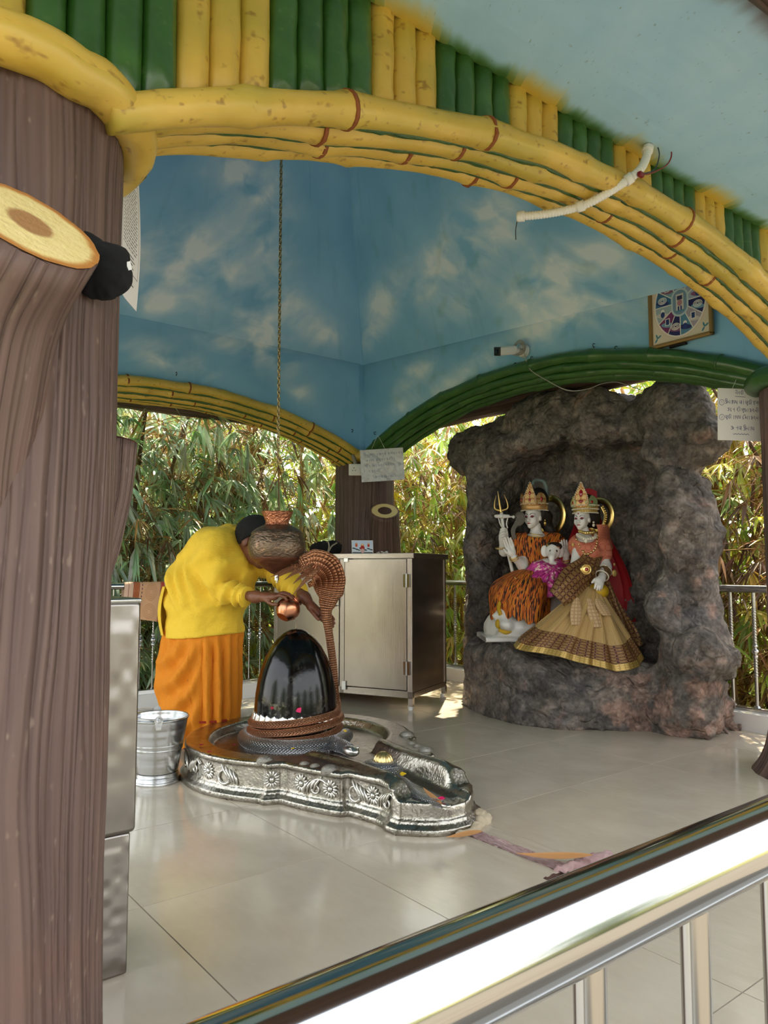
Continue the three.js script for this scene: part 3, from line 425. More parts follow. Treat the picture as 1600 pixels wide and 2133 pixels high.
{ // embossed flowers and scrolls round the wall
  const petal = (a) => ball(0.0085, [Math.cos(a) * 0.0255, Math.sin(a) * 0.0255, 0.004], [1.6, 0.62, 0.6], 8, [0, 0, a]);
  const flower = merge([ball(0.0115, [0, 0, 0.004], [1, 1, 0.8], 12), ...Array.from({ length: 14 }, (_, i) => petal((i / 14) * Math.PI * 2))]);
  const scrollPts = (k) => Array.from({ length: 22 }, (_, i) => { const t = i / 21, a = k * (0.6 + t * 8.2), r = 0.034 * (1 - t) + 0.005; return [k * (0.03 - 0.028 * t) + Math.cos(a) * r * 0.9, -0.004 + Math.sin(a) * r * 0.85, 0.003]; });
  const leafy = (k) => [0, 1, 2, 3].map((i) => tube([[k * (-0.035 + i * 0.012), -0.034 + i * 0.004, 0.002], [k * (-0.03 + i * 0.016), -0.008 + i * 0.006, 0.006], [k * (-0.014 + i * 0.017), 0.014 + i * 0.007, 0.002]], (t) => 0.0052 * Math.sin(0.25 + t * 2.7), { n: 8, m: 6 }));
  const scroll = (k) => merge([tube(scrollPts(k), (t) => 0.0058 * (1 - 0.5 * t), { n: 44, m: 6 }), ...leafy(k)]);
  const A = scroll(1).scale(1.25, 1.2, 1.3), B = scroll(-1).scale(1.25, 1.2, 1.3), per = []; let len = 0;
  for (let i = 0; i < outline.length; i++) { const p = outline[i], q = outline[(i + 1) % outline.length], l = Math.hypot(q[0] - p[0], q[1] - p[1]); per.push([len, l, p, q]); len += l; }
  const put = (s, g, name) => { const e = per.find(([a, l]) => s >= a && s < a + l); if (!e) return; const t = (s - e[0]) / e[1], x = lerp(e[2][0], e[3][0], t), z = lerp(e[2][1], e[3][1], t), dx = e[3][0] - e[2][0], dz = e[3][1] - e[2][1]; const m = part(base, name, g, M.silverRelief); let nx = -dz, nz = dx; const q = Math.hypot(nx, nz); nx /= q; nz /= q; if (nx * x + nz * (z - 0.25) < 0) { nx = -nx; nz = -nz; } m.position.set(x - nx * 0.012, 0.098, z - nz * 0.012); m.rotation.y = Math.atan2(nx, nz); };
  const near = (x, z) => { let b = 1e9, o = 0; for (const [a, l, p, q] of per) for (let i = 0; i < 6; i++) { const t = i / 6, d = Math.hypot(lerp(p[0], q[0], t) - x, lerp(p[1], q[1], t) - z); if (d < b) { b = d; o = a + l * t; } } return o; };
  for (const sgn of [1, -1]) {
    const seq = [];
    for (let i = 0; i < 9; i++) seq.push([(i % 3) === 1 ? flower : i % 3 ? B : A, -Math.PI / 2 - rad(6 + i * 13.6)]);
    for (const [g, a] of seq) { const x = Math.cos(a) * 0.565 * sgn, z = Math.sin(a) * 0.565; put(near(x, z), g, g === flower ? 'flower_emboss' : 'scroll_emboss'); }
    for (const [x, z, k] of [[-0.40, 0.42, 0], [-0.335, 0.53, 0], [-0.312, 0.605, 1], [-0.285, 0.68, 0], [-0.205, 0.79, 2], [-0.196, 0.862, 0], [-0.19, 0.93, 1]]) put(near(x * sgn, z), k ? (k === 1 ? A : B) : flower, k ? 'scroll_emboss' : 'flower_emboss');
    // bosses standing on the shoulders of the spout
    for (const [x, z, r] of [[0.40, 0.36, 0.034], [0.30, 0.52, 0.02], [0.285, 0.58, 0.02], [0.265, 0.66, 0.032]]) { const b = part(base, 'boss', ball(r, [0, 0, 0], [1.2, 0.75, 1], 16), M.silver); b.position.set(x * sgn, 0.168, z); }
  }
}
// silver snake lying round the foot of the stone
{
  const s = thing('silver_snake', 'silver scaled snake coiled flat on the basin under the copper coils', 'snake figure', [LC[0], 0.128, LC[2]]);
  const pts = []; for (let i = 0; i <= 40; i++) { const a = rad(-65) - (i / 40) * rad(258); pts.push([Math.cos(a) * 0.255, 0.032, Math.sin(a) * 0.255]); }
  pts.push([0.055, 0.034, 0.285], [0.045, 0.036, 0.35], [0.035, 0.034, 0.42]);
  part(s, 'body', tube(pts, (t) => 0.034 * (t > 0.9 ? 1 - (t - 0.9) * 1.5 : Math.min(1, 0.2 + t * 8)), { n: 140, m: 16 }), M.silverScale);
  part(s, 'head', merge([ball(0.034, [0.03, 0.033, 0.44], [0.95, 0.72, 1.5], 18), ball(0.007, [0.008, 0.05, 0.465], [1, 1, 1], 8), ball(0.007, [0.05, 0.05, 0.465], [1, 1, 1], 8)]), M.silverRelief);
}
{
  const s = thing('coiled_silver_snake', 'small coiled silver snake with a shell-like hood beside the spout channel', 'snake figure', [1.995, 0.125, -2.585]);
  const pts = []; for (let i = 0; i <= 36; i++) { const t = i / 36, a = t * 13.4; pts.push([Math.cos(a) * lerp(0.085, 0.018, t) * 1.15, 0.018 + t * 0.035, Math.sin(a) * lerp(0.085, 0.018, t)]); }
  part(s, 'body', tube(pts, (t) => 0.021 * Math.min(1, 0.3 + t * 5), { n: 110, m: 10 }), M.silverScale);
  const sh = sheet((u, v) => { const a = u * Math.PI * 2, r = 0.042 * Math.sin(v * Math.PI * 0.5) * (1 + 0.06 * Math.cos(a * 14)); return [0.02 + Math.cos(a) * r, 0.05 + 0.045 * Math.cos(v * Math.PI * 0.5), Math.sin(a) * r]; }, 84, 10);
  part(s, 'hood', sh, M.brass, 'ribbed brass hood like a scallop shell');
}
{
  const s = thing('silver_snake', 'slim silver snake stretched down the spout channel to its lip', 'snake figure', [1.99, 0.1, -2.3]);
  part(s, 'body', tube([[0.03, 0.03, -0.2], [0.0, 0.03, -0.1], [-0.045, 0.022, 0], [-0.05, 0.016, 0.08], [-0.03, 0.013, 0.15]], (t) => 0.019 * (0.5 + 0.5 * Math.sin(0.4 + t * 2.2)), { n: 60, m: 12 }), M.silverScale);
  part(s, 'head', ball(0.018, [-0.028, 0.014, 0.165], [0.9, 0.6, 1.5], 14), M.silverRelief);
}

// ---------------------------------------------------------------- black stone, copper cobra, hanging pot
const stoneMap = dataTex(1024, 512, (u, v) => { const s = clamp((pf(u, v, 260, 130, 2) - 0.68) * 5), n = pf(u, v, 14, 9, 4), st = pf(u, v, 60, 5, 3); let c = mixc([0.012, 0.012, 0.014], [0.16, 0.17, 0.17], s * 0.7); const crust = clamp((n - 0.56) * 7) * clamp((pf(u, v, 90, 60, 3) - 0.36) * 4) * sstep(0.75, 0.2, v); c = mixc(c, [0.56, 0.54, 0.46], crust * 0.85); return mixc(c, [0.30, 0.30, 0.29], clamp((st - 0.56) * 3) * 0.35 * sstep(0.62, 0.3, v)); });
M.stone = phy({ map: stoneMap, roughness: 0.14, specularIntensity: 0.8, bumpMap: grainBump, bumpScale: 0.0006 });
const linga = thing('black_stone_linga', 'tall polished black egg-shaped stone standing in the silver base', 'sacred stone', [LC[0], 0.126, LC[2]]);
part(linga, 'stone', lathe([[0.001, 0], [0.195, 0.0], [0.204, 0.05], [0.208, 0.12], [0.208, 0.18], [0.203, 0.25], [0.193, 0.31], [0.178, 0.37], [0.155, 0.43], [0.128, 0.48], [0.098, 0.52], [0.065, 0.548], [0.032, 0.565], [0.0001, 0.57]].map(([r, y]) => [r, y]), 96), M.stone);
for (let i = 0; i < 30; i++) {
  const a = (i / 30) * Math.PI * 2, g = sheet((u, v) => { const w = 0.0235 * Math.sqrt(Math.max(0, 1 - v * v * v)) + 0.0008, x = (u - 0.5) * 2; return [x * w, v * 0.034, 0.014 * (1 - x * x) * (1 - v * 0.6) + 0.002]; }, 6, 5);
  const p = part(linga, 'lotus_petal', g, M.silverRelief, 'small silver lotus petal'); p.position.set(Math.sin(a) * 0.206, 0.132, Math.cos(a) * 0.206); p.rotation.y = a;
}
const cobra = thing('copper_cobra', 'copper cobra coiled round the black stone with its hood raised', 'snake figure', [LC[0], 0.16, LC[2]], FACE);
{
  const pts = []; const turns = 2.35, N = 60;
  for (let i = 0; i <= N; i++) { const t = i / N, a = rad(20) + (1 - t) * turns * Math.PI * 2, R = 0.226 - 0.004 * Math.sin(t * 9); pts.push(V3(Math.cos(a) * R, 0.018 + 0.092 * t + 0.018 * Math.cos(a) * sstep(0, 0.4, t), Math.sin(a) * R * 0.98)); }
  const nn = V3(-0.42, 0, 0.91);
  pts.push(V3(0.213, 0.14, 0.0), V3(0.2, 0.19, -0.06), V3(0.19, 0.26, -0.07));
  part(cobra, 'coils', tube(pts, (t) => 0.0178 * Math.min(1, 0.35 + t * 5), { n: 260, m: 14 }), M.copperScale);
  const neck = [[0.192, 0.24, -0.07], [0.185, 0.34, -0.06], [0.168, 0.47, -0.05], [0.154, 0.57, -0.045], [0.15, 0.63, -0.04], [0.162, 0.70, -0.04], [0.168, 0.765, -0.03], [0.152, 0.818, -0.01], [0.112, 0.848, 0.02], [0.065, 0.852, 0.055], [0.025, 0.838, 0.085]];
  const wid = (t) => { const k = [[0, 0.02], [0.35, 0.021], [0.5, 0.028], [0.57, 0.048], [0.66, 0.088], [0.74, 0.112], [0.82, 0.112], [0.9, 0.088], [0.96, 0.06], [1, 0.034]]; for (let i = 1; i < k.length; i++) if (t <= k[i][0]) return lerp(k[i - 1][1], k[i][1], sstep(k[i - 1][0], k[i][0], t)); return 0.03; };
  const c = curve(neck), n = 110, m = 28, dish = (t) => sstep(0.55, 0.75, t);
  const hoodG = sheet((u, t) => {
    const p = c.getPointAt(t), T = c.getTangentAt(t), s = nn.clone().cross(T).normalize(), b = T.clone().cross(s).normalize(), a = u * Math.PI * 2, w = wid(t), th = lerp(w * 0.9, 0.02, dish(t));
    const x = Math.cos(a) * w, y = Math.sin(a) * th + dish(t) * Math.pow(Math.abs(Math.cos(a)), 2) * w * 0.3;   // edges of the hood curl forward
    return [p.x + s.x * x + b.x * y, p.y + s.y * x + b.y * y, p.z + s.z * x + b.z * y];
  }, m, n, (u, t) => [u, t * 0.9]);
  const ridged = M.copperScale.clone(); ridged.bumpMap = dataTex(256, 256, (u, v) => { const r = Math.abs(Math.sin(v * Math.PI * 24)), c2 = Math.pow(Math.abs(Math.sin(u * Math.PI * 10)), 0.25); return clamp(Math.pow(r, 0.5) * c2); }, { srgb: false, rep: [2, 3] }); ridged.bumpScale = 0.008;
  part(cobra, 'hood', hoodG, ridged, 'spread copper hood with ribbed scales');
  // small heads along the front of the hood, each with a long tapering tongue
  const heads = [[0.075, 0.825, 0.09, -0.75, -0.45], [0.045, 0.84, 0.1, -0.8, -0.38], [0.01, 0.845, 0.085, -0.85, -0.33], [-0.01, 0.845, 0.05, -0.9, -0.28], [0.085, 0.81, 0.105, -0.6, -0.6]];
  heads.forEach(([x, y, z, dx, dy], i) => {
    const d = V3(dx, dy, 0.35).normalize(), p = V3(x, y, z), at = (k) => p.clone().addScaledVector(d, k);
    const h = part(cobra, 'head', merge([tube([at(-0.06), at(-0.02), at(0.015), at(0.04)], (t) => 0.0155 * Math.sin(0.5 + t * 2.1), { n: 14, m: 12 }), ball(0.005, [at(0.01).x, at(0.01).y + 0.017, at(0.01).z + 0.008], [1, 1, 1], 8)]), M.copperScale);
    part(h, 'tongue', tube([at(0.02), at(0.06), at(0.1 + i * 0.008).add(V3(0, -0.012, 0))], (t) => 0.012 * (1 - t) + 0.0012, { n: 12, m: 8 }), M.copperScale);
    part(h, 'crest', tube([at(-0.015).add(V3(0, 0.012, 0)), at(-0.02).add(V3(0.002, 0.02, 0)), at(-0.03).add(V3(0.004, 0.03, 0))], (t) => 0.006 * (1 - t * 0.8), { n: 8, m: 8 }), M.copper);
  });
}
M.oldPot = std({ map: dataTex(512, 256, (u, v) => { const p = pf(u, v, 8, 4, 4), q = pf(u, v, 70, 36, 3); return mixc(mixc([0.38, 0.30, 0.25], [0.48, 0.43, 0.36], p), [0.72, 0.54, 0.42], clamp((q - 0.58) * 4) * 0.7); }), metalness: 0.85, roughness: 0.4, bumpMap: dataTex(512, 256, (u, v) => pf(u, v, 60, 30, 2), { srgb: false }), bumpScale: 0.0035 });
M.potFoot = std({ map: dataTex(256, 256, (u, v) => mixc([0.40, 0.26, 0.2], [0.56, 0.38, 0.29], pf(u, v, 12, 12, 4))), metalness: 0.8, roughness: 0.45, bumpMap: grainBump, bumpScale: 0.004 });
const pot = thing('hanging_copper_pot', 'weathered copper water pot hanging on a chain above the black stone', 'pot', [1.942, 0.968, -3.381], FACE);
part(pot, 'belly', lathe([[0.132, 0.088], [0.141, 0.102], [0.147, 0.125], [0.1485, 0.15], [0.146, 0.17], [0.138, 0.195], [0.131, 0.208], [0.134, 0.213], [0.126, 0.224], [0.105, 0.24], [0.08, 0.252], [0.066, 0.258]], 64), M.oldPot);
part(pot, 'foot', lathe([[0.004, 0.0], [0.012, 0.002], [0.03, 0.01], [0.07, 0.036], [0.105, 0.062], [0.126, 0.08], [0.134, 0.086], [0.134, 0.092]], 64), M.potFoot);
part(pot, 'neck', lathe([[0.066, 0.256], [0.061, 0.266], [0.06, 0.276], [0.066, 0.292], [0.075, 0.31], [0.081, 0.322], [0.083, 0.326], [0.078, 0.326], [0.064, 0.295], [0.056, 0.272], [0.05, 0.262]], 48), (() => { const m = M.copper.clone(); m.bumpMap = M.oldPot.bumpMap; m.bumpScale = 0.006; m.roughness = 0.36; return m; })(), 'bright copper neck with a flared rim');
part(pot, 'nozzle', merge([cyl(0.012, 0.012, 0.03, [0, -0.012, 0]), cyl(0.006, 0.008, 0.02, [0, -0.03, 0])]), M.steel, 'small steel drip nozzle');
for (let i = 0; i < 3; i++) { const a = 0.5 + (i / 3) * Math.PI * 2; part(pot, 'hanger_wire', tube([[Math.cos(a) * 0.08, 0.322, Math.sin(a) * 0.08], [Math.cos(a) * 0.05, 0.42, Math.sin(a) * 0.05], [0.004, 0.565, 0]], 0.0026, { n: 12, m: 6 }), M.potFoot); }
{
  const ch = thing('hanging_chain', 'long brass chain hanging from the painted ceiling to the copper pot', 'chain', [1.942, 1.53, -3.381]);
  const link = new THREE.TorusGeometry(0.0085, 0.003, 6, 12); link.scale(0.85, 1.6, 1);
  M.chain = std({ color: RGB(0.42, 0.33, 0.17), metalness: 0.9, roughness: 0.4 });
  for (let i = 0, y = 0.012; y < 3.33; i++, y += 0.0192) { const l = part(ch, 'link', link, M.chain); l.position.y = y; l.rotation.y = i % 2 ? Math.PI / 2 : 0; }
}

// ---------------------------------------------------------------- bucket, steel box, drain
const bucket = thing('steel_bucket', 'steel bucket standing on the tiles beside the silver base', 'bucket', [1.385, 0, -3.52], rad(-20));
M.bucket = std({ color: RGB(0.63, 0.64, 0.65), metalness: 1, roughness: 0.22, bumpMap: dataTex(64, 256, (u, v) => pf(u, v, 2, 60, 2), { srgb: false }), bumpScale: 0.0015 });
part(bucket, 'pail', lathe([[0.001, 0.045], [0.097, 0.045], [0.098, 0.055], [0.106, 0.1], [0.1135, 0.15], [0.116, 0.152], [0.118, 0.162], [0.1165, 0.165], [0.119, 0.168], [0.121, 0.178], [0.1205, 0.182], [0.132, 0.25], [0.139, 0.29], [0.143, 0.293], [0.145, 0.299], [0.142, 0.304], [0.137, 0.30], [0.13, 0.25], [0.112, 0.15], [0.094, 0.058], [0.001, 0.056]], 72), M.bucket);
part(bucket, 'foot_ring', lathe([[0.094, 0.05], [0.097, 0.046], [0.1, 0.042], [0.1005, 0.03], [0.106, 0.028], [0.107, 0.014], [0.111, 0.012], [0.112, 0.002], [0.109, 0], [0.098, 0.0], [0.096, 0.04]], 64), M.bucket);
for (const s of [1, -1]) { const e = part(bucket, 'ear', merge([cyl(0.018, 0.018, 0.006, [0, 0, 0], [Math.PI / 2, 0, 0]), ball(0.013, [0, 0, s * 0.004], [1, 1, 0.5], 12), extrude([[-0.02, 0], [0.02, 0], [0.011, -0.045], [-0.011, -0.045]], 0.003, 0.001)]), M.bucket, 'round bail ear'); e.position.set(0.0, 0.307, s * 0.141); }
part(bucket, 'bail', tube([[0, 0.307, 0.143], [-0.05, 0.312, 0.14], [-0.12, 0.318, 0.095], [-0.152, 0.322, 0], [-0.12, 0.318, -0.095], [-0.05, 0.312, -0.14], [0, 0.307, -0.143]], 0.0042, { n: 50, m: 8 }), M.steelBar);
const sbox = thing('steel_box', 'dented tall steel box standing behind the brown entrance pillar', 'box', [0.545, 0, -2.06]);
part(sbox, 'case', rbox(0.31, 0.575, 0.31, 0.012, [0, 0.63, 0], [0, 0, 0], 3), M.dentSteel);
part(sbox, 'lid', rbox(0.312, 0.012, 0.312, 0.005, [0, 0.919, 0]), M.steelBar);
part(sbox, 'stand', rbox(0.29, 0.342, 0.29, 0.008, [0, 0.171, 0]), M.dentSteel, 'plain lower plinth');
{
  const d = thing('floor_drain', 'narrow mortar drain channel cut in the tiles, ending in a small pit', 'drain', [2.06, 0, -1.75]);
  const rough = (g, a, k) => { const p = g.attributes.position; for (let i = 0; i < p.count; i++) p.setY(i, p.getY(i) + a * fbm(p.getX(i) * 30, k, p.getZ(i) * 30, 3)); g.computeVertexNormals(); return g; };
  part(d, 'channel', rough(sheet((u, v) => { const x = (u - 0.5) * 2; return [0.005 + x * 0.034, -0.006 + 0.009 * Math.pow(Math.abs(x), 3), 0.12 - v * 0.5]; }, 10, 60), 0.006, 1), M.mortar);
  const pitMat = std({ color: 0x4a3028, roughness: 0.9, bumpMap: grainBump, bumpScale: 0.004 });
  part(d, 'pit', rough(sheet((u, v) => { const x = (u - 0.5) * 2, z = (v - 0.5) * 2, e = Math.max(Math.abs(x), Math.abs(z)); return [0.005 + x * 0.116, -0.011 + 0.012 * Math.pow(e, 8), 0.19 + z * 0.101]; }, 30, 30), 0.005, 2), pitMat);
  part(d, 'mortar_edge', nets((x, y, z) => Math.min(cap3([0.1, 0.0, 0.1], [0.17, 0.005, 0.14], 0.028, 0.03)(x, y, z), cap3([-0.02, 0, 0.08], [0.1, 0.0, 0.1], 0.014, 0.02)(x, y, z)) + 0.012 * fbm(x * 28, y * 28, z * 28, 3), [-0.08, -0.05, 0], [0.24, 0.06, 0.22], 0.006), M.mortar, 'lumpy mortar at the end of the channel');
}
{ const g = nets((x, y, z) => Math.min(cap3([0.03, 0, 0], [0.12, 0.01, -0.05], 0.02, 0.035)(x, y, z), cap3([0.12, 0.01, -0.05], [0.15, 0.0, -0.14], 0.035, 0.02)(x, y, z), cap3([-0.1, 0, 0.02], [0.03, 0, 0], 0.01, 0.02)(x, y, z)) + 0.015 * fbm(x * 18, y * 18, z * 18, 3), [-0.15, -0.03, -0.22], [0.22, 0.07, 0.1], 0.007); solo('mortar_ridge', g, std({ color: 0xb9a98f, roughness: 0.9 }), 'pale mortar seal round the tip of the silver spout', 'mortar', [2.07, 0.0, -2.12]); }
const leafGeo = (L, W, curl) => slabSheet((u, v) => { const x = (v - 0.5) * 2, w = W * Math.sin(Math.PI * Math.pow(v, 0.8)) + 0.0006; return [(u - 0.5) * w, curl * x * x * L * 0.4 + Math.abs(u - 0.5) * w * 0.4, -x * L / 2]; }, 4, 14, 0.0006);
M.dryLeaf = std({ color: 0xc08a55, roughness: 0.8 });
const dry = (p, r, L, W, c, label) => { const m = solo('dry_leaf', leafGeo(L, W, c), M.dryLeaf, label, 'leaf', p); m.rotation.set(...r); return m; };
dry([2.07, 0.024, -1.71], [-0.12, 0.55, 0.35], 0.26, 0.035, 0.12, 'dry bamboo leaf lying across the floor drain pit');
dry([1.955, 0.128, -2.205], [0.1, -0.3, -0.15], 0.17, 0.03, 0.1, 'dry bamboo leaf lying in the lip of the silver spout');
dry([2.0, 0.012, -2.075], [0.0, 1.35, 0.2], 0.16, 0.03, 0.08, 'dry leaf on the floor against the foot of the spout');
{
  const pg = slabSheet((u, v) => { const a = (u - 0.5) * 2, w = 0.011 * Math.sin(Math.PI * Math.pow(v, 0.6)) + 0.001; return [a * w, 0.003 * a * a + 0.003 * v * v, v * 0.02]; }, 4, 5, 0.0005), pink = std({ color: 0xd81b60, roughness: 0.6 }), red = std({ color: 0x9c1430, roughness: 0.6 }), yel = std({ color: 0xe8c21a, roughness: 0.6 });
  const petal = (p, r, m, s, label) => { const o = solo('flower_petal', pg, m, label, 'petal', p, 0, 'petals scattered on the altar'); o.rotation.set(...r); o.scale.setScalar(s); };
  petal([1.918, 0.335, -3.128], [1.35, 0.5, 0.3], pink, 1.25, 'pink petal stuck to the front of the black stone');
  petal([1.815, 0.345, -3.19], [1.3, -0.3, 0.2], red, 0.8, 'small dark red petal stuck to the black stone');
  petal([1.72, 0.137, -3.41], [0, 0.8, 0], red, 1.0, 'dark red petal on the rusty floor of the basin');
  petal([1.78, 0.135, -3.0], [0, 1.8, 0], pink, 1.1, 'magenta petal on the basin beside the silver snake');
  petal([1.944, 0.135, -2.14], [0, 2.2, 0], pink, 1.2, 'magenta petal at the lip of the spout');
  petal([1.84, 0.17, -3.05], [0, 0.3, 0.2], yel, 0.8, 'yellow petal in front of the silver coil');
  petal([2.16, 0.2, -3.08], [0, 2.3, 0.2], yel, 0.9, 'yellow petal against the copper coils');
  petal([2.03, 0.14, -2.49], [0.2, 1.0, 0.1], yel, 1.3, 'yellow petal beside the coiled silver snake');
  for (const [x, z, k] of [[1.49, -3.2, 1], [1.52, -3.35, 0], [2.03, -1.52, 1]]) petal([x, k ? (x > 2 ? 0.01 : 0.176) : 0.176, z], [0, x * 9, 0], red, 1, x > 2 ? 'red petal in the floor drain pit' : k ? 'red petal on the rim of the basin by the bucket' : 'red petal on the rusty rim of the basin');
}

// ---------------------------------------------------------------- steel cabinet and what stands on it
const CT = -Math.atan2(0.902, 0.431), cab = thing('steel_cabinet', 'two-door steel cabinet standing before the rear pillar', 'cabinet', [3.505, 0, -4.78], CT);
{
  const W = 1.185, D = 0.66, H = 1.115, f = D / 2, b0 = 0.085;
  M.cabSide = M.sheetSteel;
  part(cab, 'body', merge([box(W - 0.012, H - b0 - 0.03, D - 0.03, [0, (H + b0 - 0.03) / 2, -0.008])]), M.cabSide);
  part(cab, 'side_rail', merge([box(0.004, 0.035, D - 0.05, [W / 2 - 0.003, b0 + 0.02, 0]), box(0.004, H - b0 - 0.05, 0.03, [W / 2 - 0.003, (H + b0) / 2, -D / 2 + 0.03])]), M.cabSide);
  part(cab, 'top', rbox(W + 0.02, 0.008, D + 0.02, 0.003, [0, H - 0.004, 0]), M.cabSide);
  part(cab, 'top_fascia', rbox(W + 0.02, 0.04, 0.012, 0.003, [0, H - 0.02, f + 0.004]), M.sheetSteel);
  part(cab, 'top_edge', rbox(0.012, 0.04, D + 0.01, 0.003, [W / 2 + 0.006, H - 0.021, 0]), M.cabSide);
  const fr = (x, w) => part(cab, 'frame_post', rbox(w, H - b0 - 0.04, 0.02, 0.003, [x, (H + b0 - 0.04) / 2, f - 0.004]), M.sheetSteel);
  fr(-W / 2 + 0.018, 0.036); fr(0.02, 0.04); fr(W / 2 - 0.02, 0.04);
  part(cab, 'frame_rail', rbox(W, 0.05, 0.02, 0.003, [0, b0 + 0.025, f - 0.004]), M.sheetSteel);
  for (const [x0, x1, k] of [[-W / 2 + 0.038, -0.004, 0], [0.044, W / 2 - 0.043, 1]]) {
    const dg = rbox(x1 - x0, H - b0 - 0.1, 0.018, 0.003), uv = dg.attributes.uv; const door = part(cab, 'door', dg, M.sheetSteel); door.position.set((x0 + x1) / 2, (H + b0 + 0.012) / 2, f + 0.002);
    if (!k) {
      const h = part(door, 'handle', merge([tube([[0, -0.055, 0], [0, -0.055, 0.03], [0, 0.055, 0.03], [0, 0.055, 0]], 0.0045, { n: 30, m: 8 }), cyl(0.009, 0.009, 0.004, [0, 0.055, 0.002], [Math.PI / 2, 0, 0], 12), cyl(0.009, 0.009, 0.004, [0, -0.055, 0.002], [Math.PI / 2, 0, 0], 12)]), M.steel); h.position.set((x1 - x0) / 2 - 0.012, 0.18, 0.01);
      const lk = part(door, 'lock', merge([cyl(0.015, 0.015, 0.006, [0, 0, 0], [Math.PI / 2, 0, 0], 24), cyl(0.008, 0.008, 0.01, [0, 0, 0], [Math.PI / 2, 0, 0], 16)]), M.steel, 'round keyhole lock'); lk.position.set((x1 - x0) / 2 - 0.07, -0.05, 0.012);
    } else for (const y of [0.31, -0.31]) { const h = part(door, 'hinge', merge([rbox(0.024, 0.095, 0.004, 0.0015, [-0.014, 0, 0.011]), rbox(0.024, 0.095, 0.004, 0.0015, [0.016, 0, 0.011]), cyl(0.0055, 0.0055, 0.098, [0.001, 0, 0.013], [0, 0, 0], 10)]), M.steel); h.position.set((x1 - x0) / 2, y, 0); }
  }
  for (const [x, y, h] of [[0.06, 1.065, 0.03], [0.045, 0.145, 0.065]]) part(cab, 'catch', rbox(0.034, h, 0.014, 0.002, [x, y, f + 0.016]), M.steelBar);
  for (const [x, z] of [[-1, 1], [1, 1], [-1, -1], [1, -1]]) { const l = part(cab, 'foot', cyl(0.016, 0.022, 0.03, [x * (W / 2 - 0.03), 0.015, z * (f - 0.03)], [0, 0, 0], 16), M.plastic, 'white plastic foot'); part(cab, 'leg', box(0.034, 0.062, 0.034, [x * (W / 2 - 0.02), 0.06, z * (f - 0.02)]), M.sheetSteel); }
}
{
  const bag = thing('black_bag', 'slumped black bag with a pale strap on the cabinet top', 'bag', [3.3, 1.115, -5.02], CT);
  part(bag, 'sack', nets((x, y, z) => smax(smin(ell([0.02, 0.045, 0], [0.13, 0.06, 0.08])(x, y, z), ell([0.1, 0.05, 0.0], [0.06, 0.055, 0.07])(x, y, z), 0.04) + 0.012 * fbm(x * 14, y * 14, z * 14, 3), -y, 0.01), [-0.16, -0.01, -0.12], [0.2, 0.14, 0.12], 0.008), M.blackCloth);
  part(bag, 'strap', tube([[0.06, 0.09, 0.04], [0.09, 0.1, 0.07], [0.11, 0.06, 0.085], [0.1, 0.01, 0.085], [0.13, 0.06, 0.08], [0.15, 0.09, 0.03]], 0.006, { n: 40, m: 8, flat: [1, 0.4] }), std({ color: 0xa79d84, roughness: 0.9 }));
  solo('black_tray', lathe([[0.001, 0], [0.075, 0], [0.085, 0.016], [0.089, 0.018], [0.089, 0.014], [0.078, 0.0], [0.001, 0.004]].map(([r, y]) => [r, y + 0.0005]), 32), M.darkPlastic, 'round black tray on the cabinet beside the bag', 'tray', [3.1, 1.115, -4.97]);
  const card = thing('picture_card', 'small postcard of holy figures propped on the cabinet', 'card', [3.4, 1.116, -4.62], rad(-30));
  const cm = std({ roughness: 0.3, map: canvasTex(256, 160, (c, w, h) => { const g = c.createLinearGradient(0, 0, 0, h); g.addColorStop(0, '#c9d8ef'); g.addColorStop(1, '#e9eef4'); c.fillStyle = g; c.fillRect(0, 0, w, h); c.fillStyle = '#2d3b35'; for (let i = 0; i < 60; i++) c.fillRect((i * 37) % w, 88 + ((i * 13) % 30), 16, 12); c.fillStyle = '#f2f2f2'; c.fillRect(0, 128, w, 20); c.fillStyle = '#5a6a74'; c.fillRect(0, 146, w, 14); const blob = (x, y, r, col) => { c.fillStyle = col; c.beginPath(); c.ellipse(x, y, r * 0.8, r, 0, 0, 7); c.fill(); }; blob(52, 45, 20, '#d6a06a'); blob(52, 62, 18, '#d65a28'); blob(205, 45, 20, '#e3b48c'); blob(205, 62, 18, '#c23a2c'); blob(128, 62, 26, '#e6a46a'); blob(128, 96, 34, '#b8241f'); blob(128, 130, 30, '#e8b9b0'); blob(128, 50, 12, '#f0d2ae'); }) });
  const cg = box(0.165, 0.105, 0.003), q = part(card, 'board', cg, M.white); q.position.set(0, 0.05, 0); q.rotation.x = -0.22;
  const pr = part(card, 'print', new THREE.PlaneGeometry(0.156, 0.096), cm, 'coloured print'); pr.position.set(0, 0.0505, 0.002); pr.rotation.x = -0.22;
  const fl = thing('dried_flowers', 'tiny pale dried flowers beside the postcard', 'flowers', [3.5, 1.115, -4.5]); for (let i = 0; i < 9; i++) part(fl, 'petal', ball(0.009, [rnd(-0.03, 0.03), 0.006 + rnd(0.012), rnd(-0.03, 0.03)], [1.2, 0.5, 0.8], 8), M.white);
}

